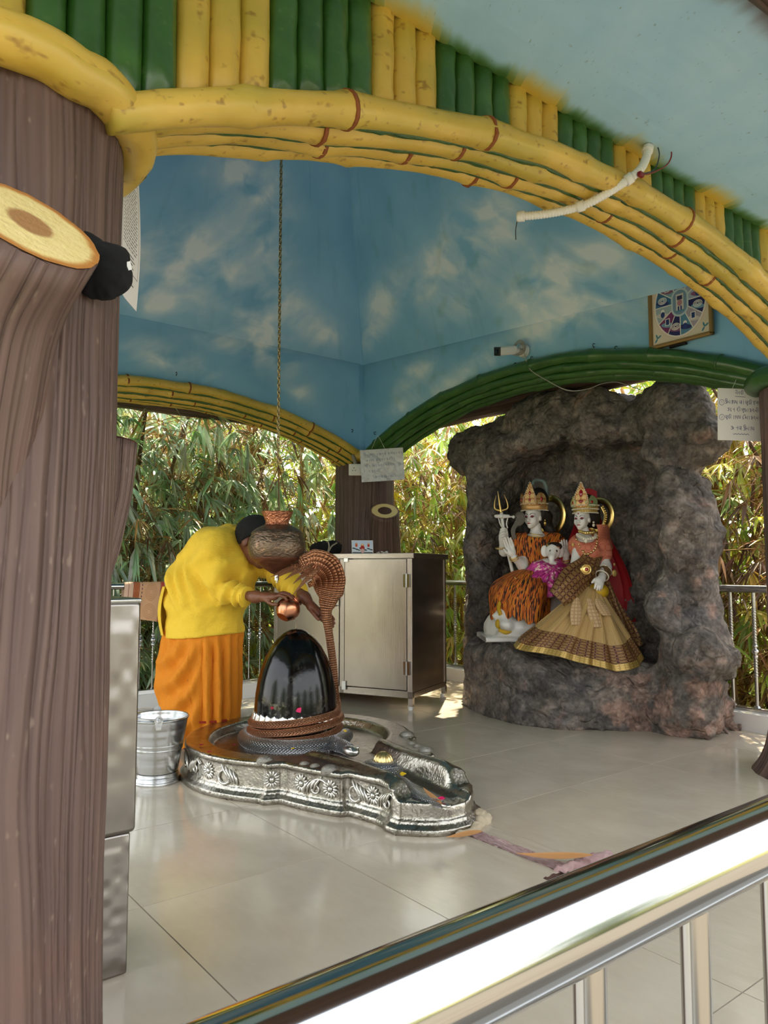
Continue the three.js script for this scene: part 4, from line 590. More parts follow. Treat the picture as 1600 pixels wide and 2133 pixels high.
// ---------------------------------------------------------------- railings
const tubeUV = (g) => g;
M.bead = std({ color: RGB(0.66, 0.67, 0.69), metalness: 1, roughness: 0.1 });
function railing(label, len, pos, turn, opt) {
  const r = thing('steel_railing', label, 'railing', pos, turn, 'railings round the platform');
  part(r, 'top_rail', cyl(opt.R, opt.R, len, [len / 2, opt.h, 0], [0, 0, Math.PI / 2], 32), M.steel);
  part(r, 'bottom_rail', rbox(len, opt.bh ?? 0.025, 0.045, 0.004, [len / 2, opt.b, 0]), M.steelBar);
  const bg = [cyl(opt.r, opt.r, opt.h - opt.b, [0, (opt.h + opt.b) / 2, 0], [0, 0, 0], opt.m ?? 12), cyl(opt.r * 2.4, opt.r * 1.4, 0.014, [0, opt.b + 0.018, 0], [0, 0, 0], 14)];
  if (opt.beads) { const tw = tube([[0, opt.b + 0.2, 0], [0, (opt.h + opt.b) / 2, 0], [0, opt.h - 0.12, 0]], (t, a) => opt.r * (1.12 + 0.28 * Math.cos(a * 2 + t * 150)), { n: 90, m: 8 }); bg.push(tw); }
  const g = merge(bg), b1 = ball(0.0165, [0, 0, 0], [1, 1, 1], 18), b2 = ball(0.022, [0, 0, 0], [1, 1, 1], 20);
  for (let x = opt.x0; x < len - 0.03; x += opt.dx) {
    const b = part(r, 'baluster', g, M.steelBar); b.position.x = x;
    if (opt.beads) [[0.515, b1], [0.482, b2], [0.449, b1]].forEach(([y, q]) => { const m = part(b, 'bead', q, M.bead); m.position.y = y; });
  }
  return r;
}
railing('steel railing with beaded balusters behind the man in yellow', 2.6, [0.45, 0, -5.4], 0, { R: 0.024, h: 0.876, b: 0.115, r: 0.0062, dx: 0.098, x0: 0.055, beads: true });
railing('steel railing on the kerb right of the rock cave', 2.46, [4.765, 0, -2.52], -Math.PI / 2, { R: 0.025, h: 0.872, b: 0.122, r: 0.0115, dx: 0.15, x0: 0.06, beads: true });
railing('short steel railing between the cabinet and the rock cave', 0.75, [4.765, 0, -5.4], -Math.PI / 2, { R: 0.025, h: 0.872, b: 0.122, r: 0.0115, dx: 0.15, x0: 0.06, beads: true });
railing('thick polished steel handrail with plain posts across the entrance', 5.2, [-0.6, 0, -0.308], 0, { R: 0.0275, h: 0.78, b: 0.2, r: 0.0105, dx: 0.1235, x0: 0.017, m: 24 });
{
  const towelMap = canvasTex(512, 512, (c, w, h) => {
    c.fillStyle = '#e6b48c'; c.fillRect(0, 0, w, h); c.fillStyle = '#ecc8b0'; c.fillRect(0, 0, 190, h); c.fillStyle = '#c67a4e'; c.fillRect(112, 0, 70, h); c.strokeStyle = '#8c2a22'; c.lineWidth = 5; for (const x of [50, 110, 182, 440]) { c.beginPath(); c.moveTo(x, 0); c.lineTo(x, h); c.stroke(); }
    c.strokeStyle = '#a8502f'; c.lineWidth = 4; for (let y = 30; y < h; y += 62) for (const q of [26, 15, 5]) { c.beginPath(); c.arc(146, y, q, 0, 7); c.stroke(); }
    c.strokeStyle = '#4a2550'; c.lineWidth = 9; c.setLineDash([12, 12]); c.beginPath(); c.moveTo(216, 0); c.lineTo(216, h); c.stroke(); c.setLineDash([]);
    c.strokeStyle = 'rgba(150,84,40,0.45)'; c.lineWidth = 3; for (let y = 60; y < h; y += 120) for (const q of [70, 56, 42, 26]) { c.beginPath(); c.ellipse(330, y, q, q * 0.7, 0, 0, 7); c.stroke(); }
    c.fillStyle = '#c5533f'; c.fillRect(446, 0, 40, h); c.fillStyle = '#e3bba2'; c.fillRect(486, 0, 26, h);
  });
  const g = slabSheet((u, v) => { const L = 0.52, s = v * L - 0.26, a = s / 0.027; let y, z; if (Math.abs(s) < 0.0425) { y = 0.876 + 0.0275 * Math.cos(a); z = 0.0275 * Math.sin(a); } else { y = 0.876 - (Math.abs(s) - 0.0425); z = Math.sign(s) * (0.0285 + 0.01 * Math.sin(u * 9 + s * 4) * Math.min(1, (Math.abs(s) - 0.0425) * 8)); } const dr = s > 0 ? -s * (0.16 + 0.1 * u) : s * 0.1; return [(u - 0.5) * 0.31 + dr * 0.5, y - (s > 0 ? u * 0.05 * sstep(0, 0.22, s) : 0), z]; }, 24, 60, 0.002, (u, v) => [u, v]);
  solo('towel', g, std({ map: towelMap, roughness: 0.95, side: THREE.DoubleSide }), 'orange and peach patterned towel folded over the rear railing', 'towel', [2.005, 0, -5.4]);
}

// ---------------------------------------------------------------- hanging notes, switch, notice
// pen strokes: digits are x,y on a 9 by 9 grid
const GL = { v: '23051636464|6169', s: '02 21 42 33 14 25 46 47 29 08|61 69|45 65', l: '08 02 21 32 46 58 76 72 61', y: '02 22 34 15 47 66|61 69', m: '11 16 37 55|51 69 61 69', t: '58 26 23 41 62 64|64 69', u: '02 31 43 15 46 48 29|70 51', p: '11 15 36 61|61 69', r: '12 31 43 15 47 69', k: '02 31 43 15 46 48 29 17|55 75', c: '12 41 63 34 66 38 17', d: '31 42 23 15 47 28 49', n: '14 24|24 54|51 59', h: '12 41 53 24 56 37 28 59', j: '02 31 33 14 46 47 28|63 74 69', g: '11 14 36|51 59', a: '41 49', o: '02 31 42 24 45 47 28 07|44 63 75 67 56' };
function pen(c, text, x, y, s) {
  for (const ch of text) {
    if (ch === ' ') { x += s * 0.45; continue; }
    if (ch === 'i') { c.beginPath(); c.arc(x + s * 0.3, y + s * 0.02, s * 0.26, Math.PI, 6.6); c.stroke(); continue; }
    if (ch === 'I') { c.beginPath(); c.arc(x - s * 0.05, y + s * 0.04, s * 0.25, 3.3, 6.2); c.lineTo(x + s * 0.18, y + s * 0.9); c.stroke(); x += s * 0.25; continue; }
    if (ch === '.') { c.beginPath(); c.arc(x - s * 0.2, y - s * 0.12, s * 0.06, 0, 7); c.fill(); continue; }
    if (ch === '_') { c.beginPath(); c.moveTo(x - s * 0.4, y + s); c.lineTo(x - s * 0.15, y + s * 1.2); c.lineTo(x, y + s * 1.02); c.stroke(); continue; }
    for (const st of (GL[ch] ?? GL.r).split('|')) { const q = st.replace(/ /g, ''); c.beginPath(); for (let i = 0; i + 1 < q.length; i += 2) { const px = x + (q.charCodeAt(i) - 48) * s * 0.1, py = y + (q.charCodeAt(i + 1) - 48) * s * 0.11; i ? c.lineTo(px, py) : c.moveTo(px, py); } c.stroke(); }
    x += s * (ch === 'a' ? 0.5 : 0.78);
  }
  return x;
}
const noteMap = (draw) => canvasTex(512, 512, (c, w, h) => { c.fillStyle = '#dcd8d2'; c.fillRect(0, 0, w, h); c.lineCap = 'round'; c.lineJoin = 'round'; draw(c, w, h); });
const paperGeo = (w, h, bend, k) => slabSheet((u, v) => [(u - 0.5) * w, (v - 1) * h, bend * (Math.sin(u * 3 + k) * 0.6 + Math.sin(v * 4 + k) * 0.4 * u)], 16, 16, 0.0008, (u, v) => [u, v]);
{
  const noteA = thing('handwritten_note', 'handwritten note sheet with two numbered lines hanging right of the cave', 'note', [3.846, 1.94, -1.895], FACE);
  const s = part(noteA, 'sheet', paperGeo(0.236, 0.275, 0.006, 1), std({ roughness: 0.7, side: THREE.DoubleSide, map: noteMap((c) => { c.strokeStyle = c.fillStyle = '#3a3d66'; c.lineWidth = 4; pen(c, 'ivnt.I', 205, 22, 34); c.beginPath(); c.moveTo(200, 78); c.lineTo(320, 80); c.stroke(); for (const [y, q] of [[140, '1'], [285, '2']]) { c.beginPath(); c.arc(48, y, 27, 0, 7); c.stroke(); c.font = '34px sans-serif'; c.fillText(q, 39, y + 12); } c.lineWidth = 4.5; pen(c, 'isvaly ma. m_tI upr k.k_', 86, 112, 40); pen(c, 'c.dn TI p_ja krvI nhI', 110, 188, 38); pen(c, 'm_tI aagl dIva krva nhI', 84, 262, 37); pen(c, 'o nm isvay', 150, 366, 44); c.beginPath(); for (let i = 0; i <= 60; i++) { const x = 175 + i * 3, y = 448 + 5 * Math.sin(i * 0.55); i ? c.lineTo(x, y) : c.moveTo(x, y); } c.stroke(); }) }));
  s.rotation.z = -0.03;
  part(noteA, 'thread', merge([tube([[-0.04, 0, 0], [-0.01, 0.07, 0], [0.0, 0.135, 0]], 0.0008, { n: 8, m: 5 }), tube([[0.05, 0, 0], [0.02, 0.07, 0], [0.0, 0.135, 0]], 0.0008, { n: 8, m: 5 })]), M.white);
  const noteB = thing('handwritten_note', 'crumpled plastic-covered handwritten note hanging on the rear pillar', 'note', [3.8, 2.0, -4.9], FACE);
  const t = part(noteB, 'sheet', paperGeo(0.36, 0.27, 0.012, 4), phy({ roughness: 0.55, clearcoat: 0.8, clearcoatRoughness: 0.18, side: THREE.DoubleSide, bumpMap: dataTex(128, 128, (u, v) => Math.abs(pf(u, v, 4, 3, 3) - 0.5) * 2, { srgb: false }), bumpScale: 0.03, map: noteMap((c) => { c.fillStyle = '#d3d3d2'; c.fillRect(0, 0, 512, 512); c.strokeStyle = c.fillStyle = '#74809a'; c.lineWidth = 4; pen(c, 'isvaly dsrn krva ud', 40, 60, 38); pen(c, 'mate kr_pa krI', 60, 150, 38); pen(c, 'm.idr ma. jta phela m_ko', 40, 240, 36); pen(c, 'rhevI', 90, 325, 38); pen(c, 'onm isvay', 160, 420, 40); }) }));
  t.rotation.z = 0.06;
  part(noteB, 'thread', merge([tube([[-0.08, 0.0, 0], [-0.055, 0.06, 0.0], [-0.03, 0.115, 0]], 0.0012, { n: 8, m: 5 }), tube([[0.03, 0.0, 0], [0.0, 0.06, 0], [-0.03, 0.115, 0]], 0.0012, { n: 8, m: 5 })]), M.white);
  const nt = thing('printed_notice', 'long printed paper notice hanging beside the brown entrance pillar', 'notice', [0.582, 2.005, -1.728], rad(54));
  const ng = slabSheet((u, v) => [(u - 0.5) * 0.15, (v - 1) * 0.375 + (u < 0.4 ? (0.4 - u) * 0.02 : 0), 0.006 * Math.sin(v * 4)], 8, 16, 0.0008, (u, v) => [u, v]);
  part(nt, 'sheet', ng, std({ roughness: 0.75, side: THREE.DoubleSide, map: canvasTex(256, 640, (c, w, h) => { c.fillStyle = '#dedad8'; c.fillRect(0, 0, w, h); c.strokeStyle = '#4a4a4c'; c.lineWidth = 3; c.strokeRect(22, 120, w - 44, 400); c.fillStyle = '#55565a'; c.fillRect(90, 52, 76, 8); for (let y = 150; y < 440; y += 14) for (let x = 36; x < 206;) { const l = 8 + ((x * 31 + y * 17) % 26); c.fillRect(x, y, Math.min(l, 212 - x), 5); x += l + 6; } for (let y = 452; y < 506; y += 14) c.fillRect(100, y, 60 + (y % 40), 5); c.fillRect(30, 560, 60, 6); c.fillRect(150, 560, 40, 6); }) }));
  part(nt, 'string', tube([[0.05, 0, 0], [0.05, 0.06, 0], [0.052, 0.1, 0]], 0.0015, { n: 6, m: 5 }), M.black);
  const sw = thing('wall_socket', 'white electrical socket with a switch on the rear pillar', 'socket', [3.718, 1.843, -5.148], rad(-40));
  part(sw, 'box', rbox(0.122, 0.098, 0.04, 0.005, [0, 0, -0.008]), M.plastic); part(sw, 'plate', rbox(0.094, 0.078, 0.01, 0.003, [0, 0, 0.015]), M.white);
  part(sw, 'switch', rbox(0.02, 0.03, 0.01, 0.002, [0.026, 0, 0.021], [0.12, 0, 0]), M.plastic); for (const [x, y] of [[-0.015, 0.014], [-0.026, -0.008], [-0.004, -0.008]]) part(sw, 'socket_hole', cyl(0.004, 0.004, 0.003, [x, y, 0.0205], [Math.PI / 2, 0, 0], 10), M.darkPlastic);
  part(sw, 'conduit', tube([[-0.005, 0.045, -0.005], [-0.015, 0.09, -0.01], [-0.03, 0.13, -0.015]], 0.016, { n: 8, m: 12 }), std({ color: 0x8b857c, roughness: 0.6 }));
}
{
  const cap = thing('cloth_hat', 'black cloth hat hanging behind the sawn branch of the entrance pillar', 'hat', [0.425, 1.555, -1.365], FACE);
  part(cap, 'crown', nets((x, y, z) => smin(smin(ell([0.005, -0.012, 0], [0.036, 0.046, 0.03])(x, y, z), cap3([-0.04, 0.05, 0], [0.0, 0.01, 0], 0.014, 0.03)(x, y, z), 0.02), cap3([-0.03, -0.045, 0], [0.0, -0.03, 0], 0.018, 0.02)(x, y, z), 0.02) + 0.006 * fbm(x * 22, y * 22, z * 22, 2), [-0.08, -0.08, -0.06], [0.06, 0.08, 0.06], 0.004), M.blackCloth);
  part(cap, 'tag', box(0.008, 0.016, 0.001, [0.041, -0.005, 0.012], [0, 0, 0.25]), M.white, 'small white tag');
}

// ---------------------------------------------------------------- conduit, camera, picture, hooks
{
  const cd = thing('conduit_pipe', 'white corrugated conduit clipped across the entrance bamboo arch', 'conduit');
  const pts = [[2.23, 2.43, -1.34], [2.165, 2.408, -1.337], [2.125, 2.335, -1.33], [2.07, 2.27, -1.33], [2.015, 2.215, -1.41], [1.985, 2.196, -1.49], [1.93, 2.19, -1.58], [1.88, 2.196, -1.66]];
  part(cd, 'pipe', tube(pts, (t) => 0.0135 * (1 + 0.07 * Math.cos(t * 420)), { n: 280, m: 14 }), M.plastic);
  const cv = curve(pts); for (const t of [0.16, 0.42, 0.68, 0.99]) { const p = cv.getPointAt(t), T = cv.getTangentAt(t); part(cd, 'saddle_clip', tube([p.clone().addScaledVector(T, -0.012), p, p.clone().addScaledVector(T, 0.012)], 0.018, { n: 3, m: 14 }), M.white); }
  part(cd, 'red_wire', tube([[2.19, 2.415, -1.33], [2.225, 2.425, -1.31], [2.25, 2.39, -1.31], [2.225, 2.345, -1.315], [2.14, 2.29, -1.32], [2.075, 2.262, -1.315]], 0.0025, { n: 40, m: 6 }), std({ color: 0x7d2a2a, roughness: 0.5 }), 'loose red wire');
  part(cd, 'blue_wire', tube([[2.185, 2.412, -1.325], [2.192, 2.37, -1.32], [2.16, 2.31, -1.32], [2.08, 2.265, -1.316]], 0.002, { n: 24, m: 6 }), std({ color: 0x26384a, roughness: 0.5 }));
  part(cd, 'connector', rbox(0.022, 0.016, 0.014, 0.003, [2.068, 2.258, -1.312]), std({ color: 0x7a1c24, roughness: 0.4 }));
  part(cd, 'wire_end', tube([[1.878, 2.19, -1.665], [1.874, 2.15, -1.67], [1.872, 2.115, -1.668]], 0.0015, { n: 8, m: 5 }), M.black);
}
{
  const c = thing('security_camera', 'white bullet security camera on the blue wall above the green arch', 'security camera', [3.855, 2.475, -3.37], 0);
  const d = V3(-0.22, 0.0, -0.26);   // it looks along the wall towards the rear corner
  const body = part(c, 'body', rbox(0.062, 0.06, 0.16, 0.018, [0, 0, 0], [0, 0, 0], 4), M.plastic), ax = V3(-0.96, -0.22, -0.12).normalize(); body.quaternion.setFromUnitVectors(V3(0, 0, 1), ax); body.position.set(-0.15, -0.005, -0.03);
  const face = part(body, 'lens_face', merge([rbox(0.06, 0.058, 0.01, 0.004, [0, 0, 0.08])]), M.darkPlastic, 'black glass front'); part(body, 'lens', cyl(0.013, 0.013, 0.006, [0, 0, 0.087], [Math.PI / 2, 0, 0], 20), phy({ color: 0x0a0a10, roughness: 0.05, clearcoat: 1 }));
  part(c, 'mount', merge([cyl(0.046, 0.04, 0.03, [-0.016, 0.01, 0.0], [0, 0, Math.PI / 2], 28), tube([[-0.02, 0.01, 0], [-0.045, 0.008, -0.01], [-0.075, 0, -0.02]], 0.016, { n: 10, m: 12 })]), M.plastic);
  const tang = []; for (let k = 0; k < 4; k++) { const p = []; for (let i = 0; i < 12; i++) { const a = i * 0.75 + k * 1.7; p.push([-0.045 - 0.012 * Math.sin(a * 1.7 + k), 0.03 + Math.sin(a) * (0.03 + 0.008 * k), -0.015 + Math.cos(a) * (0.04 + 0.006 * k)]); } tang.push(tube(p, 0.0028, { n: 60, m: 6 })); }
  M.cable = std({ color: 0xa9a398, roughness: 0.6 });
  part(c, 'coiled_cable', merge(tang), M.cable);
  part(c, 'hanging_cable', tube([[-0.05, 0.02, 0.0], [-0.06, -0.03, 0.05], [-0.055, -0.14, 0.09], [-0.06, -0.25, 0.24], [-0.05, -0.345, 0.4], [0.1, -0.32, 0.44], [0.26, -0.26, 0.44], [0.39, -0.24, 0.47], [0.52, -0.29, 0.56]], 0.0032, { n: 90, m: 6 }), M.cable);
}
{
  const p = thing('framed_chart', 'gold-framed chart of a wheel of pictures on the blue wall', 'picture', [3.845, 2.26, -2.21], -Math.PI / 2);
  const W = 0.385, H = 0.465, fr = 0.022;
  const art = canvasTex(640, 768, (c, w, h) => {
    c.fillStyle = '#e3d2bb'; c.fillRect(0, 0, w, h); const cx = w / 2, cy = h / 2, R = 268, RY = 330;
    c.fillStyle = '#ead9c6'; c.beginPath(); c.ellipse(cx, cy, R + 14, RY + 14, 0, 0, 7); c.fill();
    const cols = ['#8f9fb5', '#a2a9bf', '#a9b2c4', '#28265e', '#b0a2ae', '#5f8ca8', '#2b2660', '#7d3566', '#a7b6ba', '#3b6a92', '#7fa7b5', '#8593b4'];
    for (let i = 0; i < 12; i++) {
      const a0 = -Math.PI / 2 + (i / 12) * Math.PI * 2, a1 = a0 + Math.PI / 6; c.save(); c.beginPath(); c.moveTo(cx, cy); for (let k = 0; k <= 10; k++) { const a = lerp(a0, a1, k / 10); c.lineTo(cx + Math.cos(a) * R, cy + Math.sin(a) * RY); } c.closePath(); c.fillStyle = cols[i]; c.fill(); c.clip();
      const m = (a0 + a1) / 2, x = cx + Math.cos(m) * R * 0.72, y = cy + Math.sin(m) * RY * 0.72;
      c.fillStyle = ['#d7c9c4', '#31306c', '#8d5a78', '#7aa0b8'][i % 4]; c.beginPath(); c.ellipse(x, y + 26, 70, 24, 0.2, 0, 7); c.fill(); c.strokeStyle = '#efe8df'; c.lineWidth = 7;
      if (i % 3 === 0) for (const q of [44, 30, 16]) { c.beginPath(); c.ellipse(x, y, q, q * 0.72, 0, 0, 7); c.stroke(); } else if (i % 3 === 1) { c.fillStyle = '#223a72'; c.fillRect(x - 16, y - 30, 32, 52); c.strokeRect(x - 22, y - 36, 44, 64); } else { c.fillStyle = '#efe8df'; c.beginPath(); c.arc(x, y - 16, 20, 0, 7); c.fill(); c.fillStyle = '#2f3f7c'; c.beginPath(); c.ellipse(x, y + 18, 22, 30, 0, 0, 7); c.fill(); }
      c.restore(); c.strokeStyle = '#efe6da'; c.lineWidth = 9; c.beginPath(); c.moveTo(cx, cy); c.lineTo(cx + Math.cos(a0) * R, cy + Math.sin(a0) * RY); c.stroke();
    }
    c.strokeStyle = '#f1e3dc'; c.lineWidth = 10; c.beginPath(); c.ellipse(cx, cy, R, RY, 0, 0, 7); c.stroke();
    c.strokeStyle = '#c9957f'; c.lineWidth = 3; c.setLineDash([7, 6]); c.beginPath(); c.ellipse(cx, cy, R + 18, RY + 18, 0, 0, 7); c.stroke(); c.setLineDash([]);
    const rr = (x, y, a, b) => { c.beginPath(); c.roundRect(x - a, y - b, 2 * a, 2 * b, a); }; c.fillStyle = '#c3d0d2'; rr(cx, cy, 92, 140); c.fill(); c.fillStyle = '#7f97ae'; rr(cx, cy, 74, 122); c.fill(); c.fillStyle = '#d8cfc6'; c.fillRect(cx - 40, cy - 84, 80, 160); c.fillStyle = '#3a3558'; c.fillRect(cx - 28, cy - 66, 56, 40); c.fillStyle = '#b9848a'; c.beginPath(); c.ellipse(cx, cy + 4, 26, 32, 0, 0, 7); c.fill(); c.fillStyle = '#2c3f7a'; c.fillRect(cx - 22, cy + 38, 16, 40); c.fillRect(cx + 6, cy + 38, 16, 40); c.fillStyle = '#5c8fae'; c.fillRect(cx - 44, cy + 80, 88, 14);
    c.fillStyle = '#4d8394'; for (const [x, y] of [[70, 80], [w - 70, 80], [70, h - 80], [w - 70, h - 80]]) for (const a of [-1.9, -0.6, 2.2]) { c.save(); c.translate(x, y); c.rotate(a); c.beginPath(); c.ellipse(24, 0, 24, 9, 0, 0, 7); c.fill(); c.restore(); }
  });
  part(p, 'print', xf(new THREE.PlaneGeometry(W - fr, H - fr), [0, H / 2, 0.012]), std({ map: art, roughness: 0.35 }), 'cream print with a wheel of small blue and maroon pictures');
  part(p, 'backing', box(W - 0.01, H - 0.01, 0.008, [0, H / 2, 0.005]), M.white);
  M.frame = std({ color: 0x9c7a48, roughness: 0.4, metalness: 0.35 });
  for (const [x, y, w, h] of [[0, H - fr / 2, W, fr], [0, fr / 2, W, fr], [-W / 2 + fr / 2, H / 2, fr, H], [W / 2 - fr / 2, H / 2, fr, H]]) part(p, 'frame_bar', rbox(w, h, 0.026, 0.007, [x, y, 0.013], [0, 0, 0], 3), M.frame);
  part(p, 'support_clip', box(0.1, 0.012, 0.02, [-0.02, -0.008, 0.008]), M.black);
}
{
  const hg = merge([tube([[0, 0, 0.0], [0, 0.0, 0.014], [0, -0.012, 0.022], [0, -0.024, 0.012], [0, -0.018, 0.004]], 0.0026, { n: 16, m: 6 })]);
  for (const [x, y, z, t, l] of [[2.129, 2.442, -5.218, 0, 'on the blue wall above the towel'], [3.72, 2.2, -5.218, 0, 'in the corner above the white socket'], [3.858, 2.17, -5.05, 1, 'above the note on the rear pillar'], [3.858, 2.36, -4.22, 1, 'above the left end of the green arch'], [3.858, 2.42, -3.45, 1, 'just below the security camera'], [3.858, 2.43, -3.3, 1, 'between security camera and hanging cable'], [3.858, 2.4, -2.8, 1, 'above the middle of the green arch'], [3.858, 2.345, -2.64, 1, 'left of the framed chart'], [3.9, 2.08, -1.89, 1, 'holding the thread of the handwritten note']]) solo('wall_hook', hg, M.black, 'small black hook ' + l, 'hook', [x, y, z], t ? -Math.PI / 2 : 0, 'hooks on the blue walls');
}

// ---------------------------------------------------------------- heads and hands
// head of height 1 from chin to crown, chin at y = 0, face towards +z
const headSd = (() => {
  const skull = ell([0, 0.6, -0.06], [0.37, 0.42, 0.46]), jaw = ell([0, 0.3, 0.1], [0.28, 0.3, 0.3]), chin = ell([0, 0.07, 0.28], [0.12, 0.09, 0.1]), nose = cap3([0, 0.5, 0.37], [0, 0.33, 0.47], 0.03, 0.055), wing = ell([0, 0.32, 0.42], [0.095, 0.045, 0.06]), brow = cap3([-0.2, 0.56, 0.31], [0.2, 0.56, 0.31], 0.05, 0.05), up = ell([0, 0.215, 0.375], [0.11, 0.028, 0.04]), lo = ell([0, 0.17, 0.365], [0.09, 0.032, 0.045]);
  const ear = (s) => ell([s * 0.375, 0.43, -0.04], [0.045, 0.13, 0.085]), e1 = ear(1), e2 = ear(-1), k1 = ell([0.2, 0.34, 0.25], [0.11, 0.11, 0.09]), k2 = ell([-0.2, 0.34, 0.25], [0.11, 0.11, 0.09]), s1 = ell([0.155, 0.48, 0.42], [0.09, 0.05, 0.07]), s2 = ell([-0.155, 0.48, 0.42], [0.09, 0.05, 0.07]);
  return (x, y, z) => { let d = smin(skull(x, y, z), jaw(x, y, z), 0.14); d = smin(d, Math.min(k1(x, y, z), k2(x, y, z)), 0.1); d = smin(d, chin(x, y, z), 0.1); d = smin(d, brow(x, y, z), 0.09); d = smax(d, -Math.min(s1(x, y, z), s2(x, y, z)), 0.06); d = smin(d, nose(x, y, z), 0.06); d = smin(d, wing(x, y, z), 0.04); d = smin(d, up(x, y, z), 0.03); d = smin(d, lo(x, y, z), 0.03); return smin(d, Math.min(e1(x, y, z), e2(x, y, z)), 0.04); };
})();
// hand: chains of joints [[x,y,z]...] for the fingers, palm as capsules
const chain = (pts, r0, r1) => { const c = []; for (let i = 0; i + 1 < pts.length; i++) { const n = pts.length - 1; c.push(cap3(pts[i], pts[i + 1], lerp(r0, r1, i / n), lerp(r0, r1, (i + 1) / n))); } return (x, y, z) => { let d = 1e9; for (const f of c) d = Math.min(d, f(x, y, z)); return d; }; };
const blend = (fs, k) => (x, y, z) => { let d = fs[0](x, y, z); for (let i = 1; i < fs.length; i++) d = smin(d, fs[i](x, y, z), k); return d; };
function handGeo(palm, fingers, thumb, r, cell) {
  const all = [...palm.flatMap((p) => p.slice(0, 2)), ...fingers.flat(), ...thumb], lo = [0, 1, 2].map((i) => Math.min(...all.map((p) => p[i])) - r * 4.5), hi = [0, 1, 2].map((i) => Math.max(...all.map((p) => p[i])) + r * 4.5);
  const pf_ = blend(palm.map(([a, b, ra, rb]) => cap3(a, b, ra, rb)), r * 1.5), ff = [...fingers.map((f) => chain(f, r * 1.05, r * 0.78)), chain(thumb, r * 1.25, r * 0.9)];
  return nets((x, y, z) => { let d = pf_(x, y, z); let e = 1e9; for (const f of ff) e = Math.min(e, f(x, y, z)); return smin(d, e, r * 0.55); }, lo, hi, cell);
}

